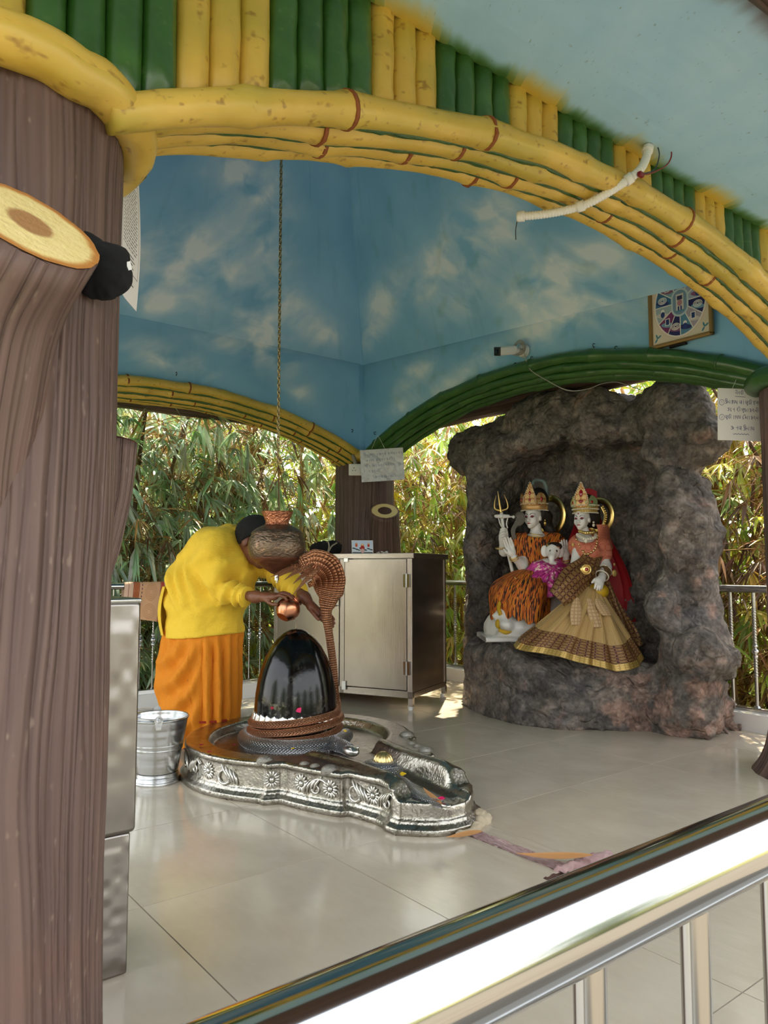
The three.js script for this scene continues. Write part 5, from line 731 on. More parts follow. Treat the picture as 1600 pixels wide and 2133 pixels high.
// ---------------------------------------------------------------- the man pouring water
const man = thing('person', 'man in yellow shirt and orange dhoti bending over the black stone to pour water', 'person', [1.866, 0, -3.999], FACE);
{
  const skinMap = dataTex(128, 128, (u, v) => mixc([0.40, 0.235, 0.16], [0.50, 0.31, 0.21], pf(u, v, 8, 8, 4))); const skin = phy({ map: skinMap, roughness: 0.5, sheen: 0.2 });
  const shNear = [0.05, 1.12, 0.16], elNear = [0.095, 0.885, 0.215], wrNear = [0.315, 0.852, 0.335], shFar = [0.217, 1.12, -0.1], elFar = [0.43, 0.955, 0.09], wrFar = [0.57, 0.848, 0.3];
  // body: legs, trunk, arms in one field; head and hands on finer grids
  const bodyF = blend([cap3([-0.06, 0.06, 0.1], [-0.05, 0.4, 0.1], 0.04, 0.055), cap3([-0.05, 0.4, 0.1], [-0.03, 0.72, 0.06], 0.06, 0.085), cap3([-0.04, 0.06, -0.1], [-0.04, 0.4, -0.1], 0.04, 0.055), cap3([-0.04, 0.4, -0.1], [-0.03, 0.72, -0.08], 0.06, 0.085), cap3([-0.08, 0.03, 0.1], [0.09, 0.025, 0.13], 0.032, 0.025), cap3([-0.07, 0.03, -0.1], [0.1, 0.025, -0.08], 0.032, 0.025), cap3([-0.03, 0.74, 0], [0.03, 0.98, 0.02], 0.13, 0.13), cap3([0.03, 0.98, 0.02], [0.12, 1.1, 0.05], 0.13, 0.11), cap3(shNear, shFar, 0.05, 0.05), cap3([0.15, 1.12, 0.05], [0.235, 1.14, 0.09], 0.055, 0.05), cap3(shNear, elNear, 0.04, 0.026), cap3(elNear, wrNear, 0.026, 0.025), cap3(shFar, elFar, 0.04, 0.026), cap3(elFar, wrFar, 0.026, 0.026), cap3(wrNear, [0.36, 0.853, 0.365], 0.024, 0.025), cap3(wrFar, [0.6, 0.815, 0.33], 0.024, 0.024)], 0.04);
  const parts = [nets(bodyF, [-0.24, -0.01, -0.24], [0.68, 1.26, 0.44], 0.012)];
  const hs = 0.262, head = nets((x, y, z) => headSd(x, y, z), [-0.5, -0.06, -0.6], [0.5, 1.1, 0.6], 0.025);
  const headM = new THREE.Matrix4().compose(V3(0.238, 1.03, 0.13), new THREE.Quaternion().setFromEuler(new THREE.Euler(0, rad(68), 0)).premultiply(new THREE.Quaternion().setFromAxisAngle(V3(0, 0, 1), rad(-20))), V3(hs * 0.95, hs, hs)); head.applyMatrix4(headM); parts.push(head);
  parts.push(handGeo([[[0.36, 0.853, 0.365], [0.425, 0.858, 0.385], 0.024, 0.02], [[0.37, 0.85, 0.38], [0.425, 0.855, 0.415], 0.02, 0.018]], [[[0.425, 0.86, 0.365], [0.458, 0.876, 0.372], [0.487, 0.869, 0.378], [0.507, 0.851, 0.382]], [[0.43, 0.862, 0.385], [0.468, 0.878, 0.392], [0.5, 0.87, 0.398], [0.522, 0.85, 0.402]], [[0.43, 0.86, 0.403], [0.466, 0.873, 0.413], [0.496, 0.865, 0.419], [0.518, 0.847, 0.423]], [[0.425, 0.855, 0.42], [0.454, 0.864, 0.432], [0.478, 0.857, 0.438], [0.494, 0.842, 0.441]]], [[0.375, 0.842, 0.392], [0.402, 0.824, 0.415], [0.424, 0.817, 0.428], [0.442, 0.818, 0.436]], 0.0088, 0.0042));
  parts.push(handGeo([[[0.6, 0.815, 0.33], [0.645, 0.778, 0.338], 0.024, 0.02], [[0.605, 0.8, 0.345], [0.645, 0.765, 0.352], 0.02, 0.018]], [[[0.655, 0.79, 0.325], [0.69, 0.772, 0.315], [0.715, 0.752, 0.322], [0.729, 0.735, 0.337]], [[0.655, 0.775, 0.328], [0.69, 0.755, 0.318], [0.716, 0.733, 0.325], [0.731, 0.715, 0.34]], [[0.65, 0.762, 0.333], [0.685, 0.739, 0.322], [0.711, 0.717, 0.33], [0.726, 0.698, 0.344]], [[0.645, 0.75, 0.34], [0.672, 0.725, 0.33], [0.694, 0.705, 0.336], [0.708, 0.69, 0.345]]], [[0.605, 0.79, 0.355], [0.625, 0.768, 0.378], [0.64, 0.75, 0.386], [0.652, 0.738, 0.388]], 0.0088, 0.0042));
  part(man, 'body', merge(parts), skin);
  const hair = nets((x, y, z) => { const d = headSd(x, y, z) - 0.035 + 0.012 * fbm(x * 9, y * 9, z * 9, 2); const line = 0.66 - 0.34 * sstep(0.2, -0.25, z) - 0.22 * sstep(-0.2, -0.5, z); return smax(smax(d, (line - y) * 0.8, 0.04), z - 0.3 - (y - 0.66) * 0.2, 0.05); }, [-0.55, -0.1, -0.65], [0.55, 1.15, 0.6], 0.028); hair.applyMatrix4(headM);
  part(man, 'hair', hair, std({ color: 0x0c0a0a, roughness: 0.75, bumpMap: again(grainBump, 6, 6), bumpScale: 0.004 }), 'short black hair');
  // shirt
  const weave = dataTex(256, 256, (u, v) => 0.5 * pf(u, v, 100, 100, 2) + 0.5 * pf(u, v, 10, 6, 3), { srgb: false });
  const cloth = phy({ color: 0xf0c838, roughness: 0.8, sheen: 0.3, sheenColor: RGB(0.9, 0.8, 0.3), bumpMap: weave, bumpScale: 0.004 });
  const ellCol = (x, y, z, cx, cz, rx, rz) => (Math.hypot((x - cx) / rx, (z - cz) / rz) - 1) * Math.min(rx, rz);
  const upper = ell([0.055, 1.045, 0.03], [0.195, 0.205, 0.175]), mid = ell([-0.015, 0.9, 0.02], [0.215, 0.2, 0.18]), shl = cap3(shNear, shFar, 0.088, 0.085), chest = ell([0.14, 1.03, 0.06], [0.13, 0.13, 0.15]);
  const slN = chain([shNear, [0.08, 0.98, 0.2], elNear, [0.2, 0.867, 0.27], [0.268, 0.857, 0.31]], 0.086, 0.05), slF = chain([shFar, [0.33, 1.03, -0.01], elFar, [0.5, 0.9, 0.2], [0.545, 0.868, 0.265]], 0.086, 0.05);
  const fold = (x, y, z) => 0.016 * Math.sin((y * 0.85 - x * 0.5 + 0.35 * Math.sin(x * 7 + z * 4)) * 38) * Math.exp(-Math.pow((y - 0.9 + x * 0.15) / 0.12, 2)) + 0.010 * Math.sin((x * 0.9 + y * 0.5 + 0.2 * Math.sin(y * 9)) * 30 + z * 9) * sstep(0.95, 1.1, y) + 0.014 * fbm(x * 5, y * 5, z * 5, 3) + 0.004 * Math.sin(x * 34 + 2 * Math.sin(y * 9)) * sstep(0.86, 0.68, y);
  const kurta = nets((x, y, z) => {
    const t = clamp((0.95 - y) / 0.34), skirt = smax(ellCol(x, y, z, -0.022, 0.01, 0.205 + 0.022 * t, 0.165 + 0.02 * t), y - 0.95, 0.1);
    let d = smin(smin(upper(x, y, z), mid(x, y, z), 0.12), skirt, 0.1); d = smin(d, shl(x, y, z), 0.1); d = smin(d, chest(x, y, z), 0.06);
    d = smin(d, smin(slN(x, y, z), 1, 0.01), 0.045); d = smin(d, slF(x, y, z), 0.045); d += fold(x, y, z);
    d = Math.max(d, 0.628 - y + 0.012 * Math.sin(x * 9)); const n = len3(x - 0.225, (y - 1.155) * 0.9, z - 0.09) - 0.07; d = smax(d, -n, 0.02);
    d = Math.max(d, (x - 0.262) * 0.85 + (z - 0.305) * 0.5 > 0 && x < 0.36 && z > 0.22 && y < 0.93 ? 0.02 : -1); d = Math.max(d, (x - 0.54) * 0.6 + (z - 0.26) * 0.75 > 0 && z > 0.12 ? 0.02 : -1); return d;
  }, [-0.29, 0.6, -0.24], [0.64, 1.31, 0.4], 0.0095, { uv: (x, y, z) => [x * 3 + z * 3, y * 3] });
  const shirt = part(man, 'shirt', kurta, cloth, 'long yellow cotton shirt');
  part(shirt, 'collar', tube([[0.165, 1.215, 0.13], [0.16, 1.225, 0.05], [0.2, 1.2, 0.0], [0.25, 1.13, 0.0], [0.28, 1.07, 0.06], [0.27, 1.06, 0.12], [0.23, 1.12, 0.16], [0.165, 1.215, 0.13]], 0.012, { n: 50, m: 8, flat: [0.5, 1.5] }), cloth);
  part(shirt, 'cuff', tube([[0.218, 0.864, 0.279], [0.244, 0.86, 0.295], [0.27, 0.856, 0.311]], (t) => 0.05 - 0.001 * t, { n: 6, m: 24 }), cloth);
  part(shirt, 'shirt_tail', slabSheet((u, v) => { const a = Math.PI * (1.2 - u * 0.38); return [-0.03 + Math.cos(a) * (0.235 + 0.025 * Math.sin(v * 3) ), 0.9 - v * 0.27, 0.0 + Math.sin(a) * 0.2]; }, 10, 10, 0.003), cloth);
  // dhoti
  const dh = phy({ color: 0xdc8412, roughness: 0.85, sheen: 0.25, sheenColor: RGB(0.9, 0.5, 0.1), bumpMap: weave, bumpScale: 0.003 });
  const dg = slabSheet((u, v) => {
    const a = u * Math.PI * 2, y = lerp(0.67, 0.035, v), ca = Math.cos(a), sa = Math.sin(a), left = clamp(-ca), front = clamp(sa);
    let rx = 0.215 + 0.05 * Math.sin(Math.PI * clamp(v * 1.15)) * left - 0.07 * sstep(0.72, 1, v) * left - 0.012 * sstep(0.5, 1, v), rz = 0.165 + 0.015 * Math.sin(v * 3);
    const diag = Math.sin((y * 1.0 - ca * 0.32 * (1 - v * 0.3)) * 36 + Math.sin(a * 3 + v * 5) * 0.9) * 0.028 * sstep(0.25, -0.25, ca) * sstep(0.03, 0.3, v) * front * (1 - 0.5 * v);
    const pleat = (Math.pow(Math.abs(Math.sin(a * 11 + v * 0.7)), 0.6) - 0.5) * 0.034 * Math.exp(-Math.pow((a - 1.15) / 0.5, 2)) * sstep(0, 0.2, v) + 0.006 * Math.sin(a * 19 + v * 3);
    const flare = 0.02 * sstep(0.8, 1, v) * Math.sin(a * 7), d = diag + pleat + flare + 0.008 * fbm(ca * 2, y * 4, sa * 2, 3);
    return [-0.03 + ca * (rx + d), y + 0.015 * Math.sin(a * 5) * v, 0.01 + sa * (rz + d)];
  }, 240, 70, 0.003, (u, v) => [u * 3, v * 2]);
  const dhoti = part(man, 'dhoti', dg, dh, 'orange wrapped dhoti with pleats');
  part(dhoti, 'printed_hem', sheet((u, v) => { const a = 0.75 + u * 0.7; return [-0.03 + Math.cos(a) * 0.224, 0.17 + v * 0.012, 0.01 + Math.sin(a) * 0.19]; }, 20, 1), std({ color: 0x9a2a12, roughness: 0.9 }), 'row of dark red print');
  const br = part(man, 'wrist_thread', new THREE.TorusGeometry(0.0275, 0.003, 8, 28), std({ color: 0xb9653a, roughness: 0.7 }), 'thin orange wrist thread'); br.position.set(0.305, 0.853, 0.33); br.quaternion.setFromUnitVectors(V3(0, 0, 1), V3(0.88, -0.02, 0.47).normalize());
}
{
  const lota = thing('copper_lota', 'small copper pot tipped in the hands of the man', 'pot', [2.01, 0.79, -3.379], FACE);
  const g = lathe([[0.0005, -0.052], [0.03, -0.052], [0.034, -0.05], [0.052, -0.028], [0.062, 0.0], [0.06, 0.02], [0.05, 0.038], [0.037, 0.048], [0.034, 0.052], [0.037, 0.058], [0.046, 0.064], [0.043, 0.064], [0.033, 0.057], [0.03, 0.05], [0.03, 0.048]], 48);
  const m = part(lota, 'vessel', g, M.copper); m.rotation.set(-0.6, 0, -0.45); m.scale.setScalar(1.02); m.position.set(-0.002, 0.0, 0);
  const water = phy({ color: 0xffffff, transmission: 1, roughness: 0.02, ior: 1.33, thickness: 0.005 });
  part(lota, 'water_stream', tube([[0.036, -0.048, 0.02], [0.042, -0.07, 0.012], [0.043, -0.0945, 0.01]], 0.0028, { n: 10, m: 8 }), water, 'thin stream of water');
}

// ---------------------------------------------------------------- rock cave
const cave = thing('rock_cave', 'dark grey moulded rock grotto with a ledge holding the seated statues', 'grotto', [4.45, 0, -3.2], -Math.PI / 2);
{
  const outer = [[-1.28, -0.1], [-1.36, 0.19], [-1.41, 0.54], [-1.40, 0.94], [-1.31, 1.38], [-1.34, 1.74], [-1.41, 2.0], [-1.36, 2.12], [-1.09, 2.18], [-0.82, 2.26], [-0.43, 2.32], [-0.12, 2.29], [0.27, 2.2], [0.36, 2.14], [0.52, 2.21], [0.74, 2.18], [0.82, 1.98], [0.92, 1.8], [0.84, 1.66], [0.76, 1.62], [0.81, 1.52], [0.84, 1.38], [0.86, 1.24], [0.82, 1.01], [0.83, 0.82], [0.88, 0.63], [0.92, 0.5], [0.88, 0.36], [0.78, 0.24], [0.83, 0.13], [0.83, -0.1]];
  const hollow = [[-0.79, 0.46], [-0.87, 0.7], [-0.9, 0.95], [-0.85, 1.46], [-0.69, 1.8], [-0.45, 1.9], [-0.02, 1.87], [0.42, 1.83], [0.52, 1.68], [0.58, 1.43], [0.57, 1.25], [0.52, 1.02], [0.505, 0.8], [0.56, 0.56], [0.47, 0.33], [0.1, 0.40]];
  const plan = [[-0.98, -0.2], [-0.98, 0.3], [-0.86, 0.54], [-0.51, 0.70], [-0.19, 0.755], [0.1, 0.70], [0.25, 0.56], [0.40, 0.42], [0.48, 0.27], [0.62, 0.26], [0.84, 0.2], [0.84, -0.2]];
  const memo = (f) => { const m = new Map(); return (x, y) => { const k = Math.round(x * 2000) * 100003 + Math.round(y * 2000); let d = m.get(k); if (d === undefined) m.set(k, (d = f(x, y))); return d; }; }, so = memo(polySd(outer)), sh = memo(polySd(hollow)), sp = memo(polySd(plan)), knobs = [ell([0.8, 0.5, 0.2], [0.2, 0.18, 0.18]), ell([0.6, 0.74, 0.3], [0.12, 0.17, 0.13]), ell([0.66, 1.3, 0.24], [0.12, 0.3, 0.12]), ell([0.62, 1.98, 0.1], [0.24, 0.2, 0.2]), ell([0.84, 1.8, 0.1], [0.14, 0.1, 0.14]), ell([-1.2, 1.95, 0.1], [0.22, 0.2, 0.18]), ell([-0.3, 2.12, 0.14], [0.5, 0.18, 0.16]), ell([0.7, 0.2, 0.16], [0.16, 0.22, 0.14])];
  const f = (a, y, c) => {
    const cf = lerp(0.32, 0.24, clamp((a + 1) / 2)) - 0.16 * sstep(1.9, 2.3, y) - 0.2 * sstep(-1.0, -1.3, a);
    let d = smax(smax(so(a + 0.3 * sstep(0.02, -0.4, c), y), c - cf, 0.26), -c - 0.42, 0.2); for (const k of knobs) d = smin(d, k(a, y, c), 0.1);
    d = smax(d, -smax(sh(a, y), -0.16 - c, 0.14), 0.13);
    const bench = smax(sp(a, c), y - 0.5 + 0.13 * sstep(0.0, 0.34, a) + 0.16 * sstep(0.26, 0.62, c) * sstep(-0.35, 0.15, a), 0.11); d = smin(d, bench, 0.09); d = Math.max(d, -y - 0.01);
    if (Math.abs(d) > 0.16) return d;
    const r = 1 - Math.abs(fbm(a * 3.1, y * 3.1, c * 3.1, 3)), smooth = 1 - 0.6 * sstep(0.55, 0.4, y) * sstep(0.25, 0.4, c);
    return d + smooth * (0.05 * fbm(a * 2.2 + 5, y * 2.2, c * 2.2, 2) + 0.03 * (r - 0.7) + 0.016 * fbm(a * 11, y * 11, c * 11, 3) + 0.014 * Math.abs(fbm(a * 20, y * 20, c * 20, 2))) + 0.012 * fbm(a * 6, y * 6, c * 6, 2);
  };
  const g = nets(f, [-1.6, -0.04, -0.6], [1.28, 2.5, 0.9], 0.02, {});
  const A = lin('#6a6460'), B = lin('#8d847d'), C = lin('#9c9188'), D = lin('#66666e'), E = lin('#b0a094'), R = lin('#bb9484');
  paint(g, (a, y, c) => { const n = fbm(a * 2.2, y * 2.2, c * 2.2, 4), m = fbm(a * 5 + 9, y * 5, c * 5, 4), p = fbm(a * 3, y * 3 + 20, c * 3, 4), w = fbm(a * 1.1 + 3, y * 1.1, c * 1.1, 2); let q = mixc(A, B, clamp(0.45 + n * 0.9)); q = mixc(q, D, clamp((p - 0.05) * 1.6) * 0.6); q = mixc(q, C, clamp((m - 0.1) * 1.6) * 0.6); q = mixc(q, R, clamp((fbm(a * 4, y * 4, c * 4 + 30, 4) + (y < 0.34 && a > 0.3 ? 0.22 : -0.3) - 0.1) * 4) * 0.6); return mixc(q, E, clamp((m + w * 0.8 - 0.28 + (a > 0.45 ? 0.16 : 0)) * 1.8) * 0.4); });
  const rockBump = dataTex(512, 512, (u, v) => { const a = pf(u, v, 12, 12, 5), b = pf(u, v, 40, 40, 3), cr = clamp(Math.abs(pf(u, v, 9, 9, 3) - 0.5) * 14); return clamp(a * 0.5 + b * 0.3 + cr * 0.25); }, { srgb: false });
  const rockMap = dataTex(512, 512, (u, v) => { const a = pf(u, v, 24, 24, 4), b = pf(u, v, 90, 90, 2); const k = 0.74 + 0.6 * (a - 0.4) + 0.35 * (b - 0.5); return [k, k * 0.985, k * 0.965]; });
  part(cave, 'rock', boxUV(g, 0.8), std({ map: rockMap, vertexColors: true, roughness: 0.85, bumpMap: rockBump, bumpScale: 0.035 }));
}

// ---------------------------------------------------------------- cloth prints for the statues
const marble = phy({ map: dataTex(128, 128, (u, v) => mixc([0.88, 0.855, 0.82], [0.95, 0.935, 0.91], pf(u, v, 5, 5, 4))), roughness: 0.35, clearcoat: 0.2 });
const tigerMap = canvasTex(512, 512, (c, w, h) => {
  c.fillStyle = '#c8631a'; c.fillRect(0, 0, w, h); let s = 7; const R = () => (s = (s * 16807) % 2147483647) / 2147483647;
  for (let i = 0; i < 620; i++) { const x = R() * w, y = R() * h, L = 26 + R() * 50; c.fillStyle = R() < 0.66 ? '#2a120c' : '#e08a26'; for (const [ox, oy] of [[0, 0], [w, 0], [-w, 0], [0, h], [0, -h]]) { c.beginPath(); c.moveTo(x + ox, y + oy); c.quadraticCurveTo(x + ox + 15, y + oy + L * 0.4, x + ox + 3, y + oy + L); c.quadraticCurveTo(x + ox - 2, y + oy + L * 0.5, x + ox, y + oy); c.fill(); } }
});
const brocade = (bg, fg, fg2, k) => canvasTex(512, 512, (c, w, h) => {
  c.fillStyle = bg; c.fillRect(0, 0, w, h); let s = 11 + k; const R = () => (s = (s * 16807) % 2147483647) / 2147483647; c.lineWidth = 5;
  for (let y = 0; y < h; y += 64) for (let x = 0; x < w; x += 64) { c.strokeStyle = fg; for (const q of [26, 17, 8]) { c.beginPath(); c.ellipse(x + 32, y + 32, q, q * 0.8, (x + y) * 0.01, 0, 7); c.stroke(); } c.fillStyle = fg2; c.beginPath(); c.arc(x, y, 7, 0, 7); c.fill(); c.beginPath(); c.moveTo(x, y); c.lineTo(x + 64, y + 64); c.moveTo(x + 64, y); c.lineTo(x, y + 64); c.stroke(); }
  for (let i = 0; i < 900; i++) { c.fillStyle = R() < 0.5 ? fg : fg2; c.fillRect(R() * w, R() * h, 2 + R() * 5, 2 + R() * 3); }
});
M.tiger = std({ map: tigerMap, roughness: 0.75 }); M.tiger.map.repeat.set(2.2, 2.2);
M.brocade = std({ map: brocade('#4a2320', '#a8834a', '#8a4a40', 1), roughness: 0.5, metalness: 0.15, bumpMap: grainBump, bumpScale: 0.003 });
M.goldTrim = std({ map: brocade('#9a7c3a', '#cfae62', '#6e5426', 2), roughness: 0.4, metalness: 0.4 });
M.cream = phy({ color: 0xbf9c62, roughness: 0.6, sheen: 0.5, sheenColor: RGB(0.9, 0.75, 0.45), bumpMap: dataTex(256, 64, (u, v) => pf(u, v, 60, 2, 3), { srgb: false }), bumpScale: 0.006 });
M.peach = std({ map: brocade('#c9664e', '#d88468', '#b98a4a', 3), roughness: 0.7 });
M.lace = std({ map: brocade('#b48c62', '#d6b98c', '#9a6a56', 6), roughness: 0.6 });
M.magenta = std({ map: dataTex(256, 256, (u, v) => { const p = pf(u, v, 22, 22, 3), q = pf(u, v, 50, 50, 2); return mixc(mixc([0.68, 0.14, 0.48], [0.86, 0.32, 0.66], q), [0.90, 0.80, 0.72], clamp((p - 0.54) * 9)); }), roughness: 0.35, metalness: 0.25 });
M.veil = phy({ color: 0xb5121f, roughness: 0.65, transmission: 0.2, thickness: 0, sheen: 0.4, sheenColor: RGB(0.8, 0.1, 0.1) });
M.jewel = std({ map: brocade('#b0763c', '#e2c083', '#9a3a2a', 4), roughness: 0.35, metalness: 0.5 }); M.jewel.map.repeat.set(3, 3);
M.ruby = phy({ color: 0xa81420, roughness: 0.15, clearcoat: 1 });
M.pearl = phy({ color: 0xe6dcc6, roughness: 0.25, clearcoat: 0.6 });
M.kajal = std({ color: 0x2a1418, roughness: 0.5 }); M.lid = std({ color: 0x9c3a52, roughness: 0.6 }); M.lip = std({ color: 0xa8242c, roughness: 0.4 });
M.darkHair = std({ color: 0x1d1412, roughness: 0.6, bumpMap: again(grainBump, 8, 2), bumpScale: 0.004 });
M.yellowPaint = std({ color: 0xc9a11e, roughness: 0.5 });

// face features on a head whose parent carries scale s (chin to crown)
function statueHead(parent, pos, s, yaw, name = 'head') {
  const g = nets((x, y, z) => headSd(x, y, z), [-0.5, -0.06, -0.6], [0.5, 1.1, 0.6], 0.03); g.scale(s * 0.92, s, s);
  const h = part(parent, name, g, marble, 'white marble face'); h.position.set(...pos); h.rotation.y = yaw;
  const P = (x, y, z) => [x * s * 0.92, y * s, z * s];
  for (const k of [-1, 1]) {
    part(h, 'eyelid', tube([P(k * 0.065, 0.47, 0.392), P(k * 0.15, 0.525, 0.385), P(k * 0.255, 0.50, 0.31)], (t) => s * 0.03 * Math.sin(0.3 + t * 2.5), { n: 14, m: 8 }), M.lid, 'painted eyelid');
    part(h, 'eye', merge([ball(s * 0.042, P(k * 0.155, 0.475, 0.36), [1.5, 0.62, 0.7], 12, [0, k * 0.35, 0])]), M.kajal);
    part(h, 'eyebrow', tube([P(k * 0.05, 0.575, 0.40), P(k * 0.16, 0.64, 0.375), P(k * 0.29, 0.59, 0.27)], (t) => s * 0.016 * (1.1 - t), { n: 14, m: 6 }), M.kajal);
  }
  part(h, 'lips', merge([tube([P(-0.1, 0.195, 0.375), P(0, 0.2, 0.42), P(0.1, 0.195, 0.375)], (t) => s * 0.028 * Math.sin(0.2 + t * 2.74), { n: 14, m: 8 })]), M.lip);
  return h;
}
function raisedHand(parent, w, dir, side, s, name = 'hand') {         // open palm, fingers along dir
  const d = V3(...dir).normalize(), x = V3(...side).normalize(), p = (a, b, c = 0) => { const v = V3(...w).addScaledVector(d, a * s).addScaledVector(x, b * s).add(V3(0, 0, c * s)); return [v.x, v.y, v.z]; };
  const fingers = [[-0.3, 0.78], [-0.1, 0.9], [0.1, 0.86], [0.28, 0.72]].map(([b, l]) => [p(0.75, b), p(0.75 + l * 0.4, b * 1.05, 0.02), p(0.75 + l * 0.75, b * 1.05, 0.05), p(0.75 + l, b, 0.1)]);
  return part(parent, name, handGeo([[p(0.0, 0), p(0.3, -0.1), 0.2 * s, 0.24 * s], [p(0.3, -0.12), p(0.68, -0.18), 0.22 * s, 0.16 * s], [p(0.3, 0.1), p(0.68, 0.18), 0.22 * s, 0.16 * s]], fingers, [p(0.25, -0.25), p(0.5, -0.48, 0.1), p(0.78, -0.55, 0.15)], 0.095 * s, 0.045 * s), marble);
}
const ring = (p, r, t, n = [0, 1, 0], seg = 32) => { const g = new THREE.TorusGeometry(r, t, 8, seg); g.applyQuaternion(new THREE.Quaternion().setFromUnitVectors(V3(0, 0, 1), V3(...n).normalize())); g.translate(...p); return g; };

// ---------------------------------------------------------------- male statue (units of the sketch: 1/1260 m)
const K = (x, y, z = 0) => [(x - 533) / 1260, (1622 - y) / 1260, z];
const shiva = thing('marble_statue', 'marble deity statue in tiger print with a tall jewelled crown, one palm raised', 'statue', [4.212, 0.5, -3.689], FACE);
{
  const cap = (a, b, r, q) => cap3(a, b, r, q);
  // torso, limbs
  part(shiva, 'body', nets(blend([cap(K(620, 1010), K(625, 800), 0.1, 0.105), cap(K(500, 745, 0.02), K(780, 745, -0.02), 0.055, 0.055), cap(K(625, 700), K(618, 600, 0.0), 0.045, 0.04), cap(K(470, 760, 0.03), K(470, 960, 0.1), 0.043, 0.036), cap(K(470, 960, 0.1), K(378, 890, 0.17), 0.036, 0.026), cap(K(800, 770, 0.0), K(880, 990, 0.08), 0.043, 0.036), cap(K(880, 990, 0.08), K(845, 905, 0.17), 0.036, 0.026), cap(K(480, 760, -0.04), K(330, 830, -0.02), 0.04, 0.034), cap(K(330, 830, -0.02), K(300, 690, 0.03), 0.034, 0.026), cap(K(640, 1060), K(430, 1180, 0.16), 0.08, 0.06), cap(K(430, 1180, 0.16), K(450, 1420, 0.14), 0.05, 0.045), cap(K(640, 1080, 0.03), K(500, 1240, 0.16), 0.075, 0.06), cap(K(500, 1240, 0.16), K(560, 1440, 0.16), 0.05, 0.045)], 0.03), [-0.32, 0.1, -0.16], [0.34, 0.86, 0.36], 0.0095), marble);
  const hd = statueHead(shiva, K(592, 618, 0.012), 0.165, rad(-38));
  const neckR = []; for (const [y, r] of [[672, 0.052], [690, 0.066]]) neckR.push(ring(K(622, y, 0.01), r, 0.004, [0.1, 1, 0.15])); part(shiva, 'necklace', merge(neckR), M.gold);
  // tiger-print shirt
  part(shiva, 'tiger_shirt', nets((x, y, z) => { let d = blend([cap(K(625, 1040), K(630, 810), 0.128, 0.128), cap(K(470, 755, 0.01), K(800, 750, -0.01), 0.072, 0.072), cap(K(470, 760, 0.03), K(450, 860, 0.06), 0.062, 0.056), cap(K(800, 770, 0), K(835, 860, 0.04), 0.06, 0.056)], 0.05)(x, y, z); d += 0.006 * fbm(x * 12, y * 12, z * 12, 2); const nk = ell(K(615, 655, 0.05), [0.075, 0.045, 0.09]); return smax(d, -nk(x, y, z), 0.012); }, [-0.22, 0.34, -0.16], [0.36, 0.82, 0.2], 0.009, { uv: (x, y, z) => [x * 1.1 + z * 0.8, y * 1.1] }), M.tiger, 'orange and black tiger print');
  // tiger-print wrap over the knees with a ragged edge
  part(shiva, 'tiger_wrap', slabSheet((u, v) => { const a = lerp(-2.45, 0.95, u), t = v, rx = 0.07 + 0.14 * Math.sin(Math.min(1, t * 1.7) * 1.57), rz = 0.1 + 0.19 * Math.sin(Math.min(1, t * 1.7) * 1.57), rag = 0.035 * Math.abs(Math.sin(u * 33)) * sstep(0.8, 1, t) + 0.02 * Math.sin(u * 13) * t; const p = K(430 + 110 * (1 - t) * (1 - t), 1000 + 350 * Math.pow(t, 1.25)); const fold = 0.012 * Math.sin(u * 28 + t * 4) * t; return [p[0] + Math.sin(a + 0.75) * (rx + fold), p[1] - rag - 0.05 * Math.sin(u * 3.1) * t, 0.1 + Math.cos(a + 0.75) * (rz + fold) - 0.02]; }, 90, 26, 0.003, (u, v) => [u * 0.9, v * 0.36]), M.tiger, 'ragged tiger print cloth over the knees');
  part(shiva, 'waist_chain', tube([K(360, 1065, 0.26), K(420, 1150, 0.31), K(490, 1190, 0.32), K(540, 1170, 0.3)], 0.004, { n: 30, m: 6 }), M.gold);
  // hands and bangles
  raisedHand(shiva, K(372, 880, 0.17), [-0.35, 0.92, 0.1], [1, 0.35, 0], 0.088);
  raisedHand(shiva, K(845, 900, 0.17), [-0.2, 0.95, 0.1], [-1, -0.2, 0], 0.082);
  part(shiva, 'bangle', merge([ring(K(378, 888, 0.168), 0.03, 0.005, [-0.35, 0.8, 0.3]), ring(K(382, 905, 0.162), 0.031, 0.004, [-0.35, 0.8, 0.3])]), M.gold); part(shiva, 'bangle', merge([ring(K(846, 908, 0.168), 0.03, 0.005, [-0.2, 0.9, 0.3]), ring(K(850, 925, 0.16), 0.031, 0.004, [-0.2, 0.9, 0.3])]), M.gold);
  part(shiva, 'bangle', ring(K(290, 800, 0.0), 0.032, 0.006, [-0.1, 1, 0.2]), M.brass);
  part(shiva, 'staff_hand', handGeo([[K(300, 720, 0.02), K(305, 665, 0.03), 0.024, 0.024]], [[K(285, 700, 0.05), K(310, 690, 0.075), K(340, 695, 0.06)], [K(285, 675, 0.05), K(310, 665, 0.077), K(342, 670, 0.06)], [K(285, 650, 0.05), K(312, 640, 0.075), K(342, 648, 0.06)], [K(290, 630, 0.045), K(315, 622, 0.068), K(340, 632, 0.055)]], [K(315, 715, 0.02), K(345, 690, 0.045), K(340, 660, 0.065)], 0.0085, 0.005), marble);
  // long dark hair
  part(shiva, 'hair', nets((x, y, z) => blend([ell(K(665, 490, -0.05), [0.075, 0.095, 0.085]), cap(K(720, 500, -0.04), K(755, 640, -0.03), 0.045, 0.04), cap(K(755, 640, -0.03), K(780, 780, 0.0), 0.038, 0.018), cap(K(560, 560, -0.07), K(510, 740, -0.02), 0.04, 0.02), ell(K(665, 330, -0.02), [0.062, 0.08, 0.062])], 0.03)(x, y, z) + 0.006 * Math.sin(y * 60 + x * 40) + 0.004 * fbm(x * 20, y * 9, z * 20, 2), [-0.1, 0.62, -0.2], [0.28, 1.16, 0.12], 0.009), M.darkHair);
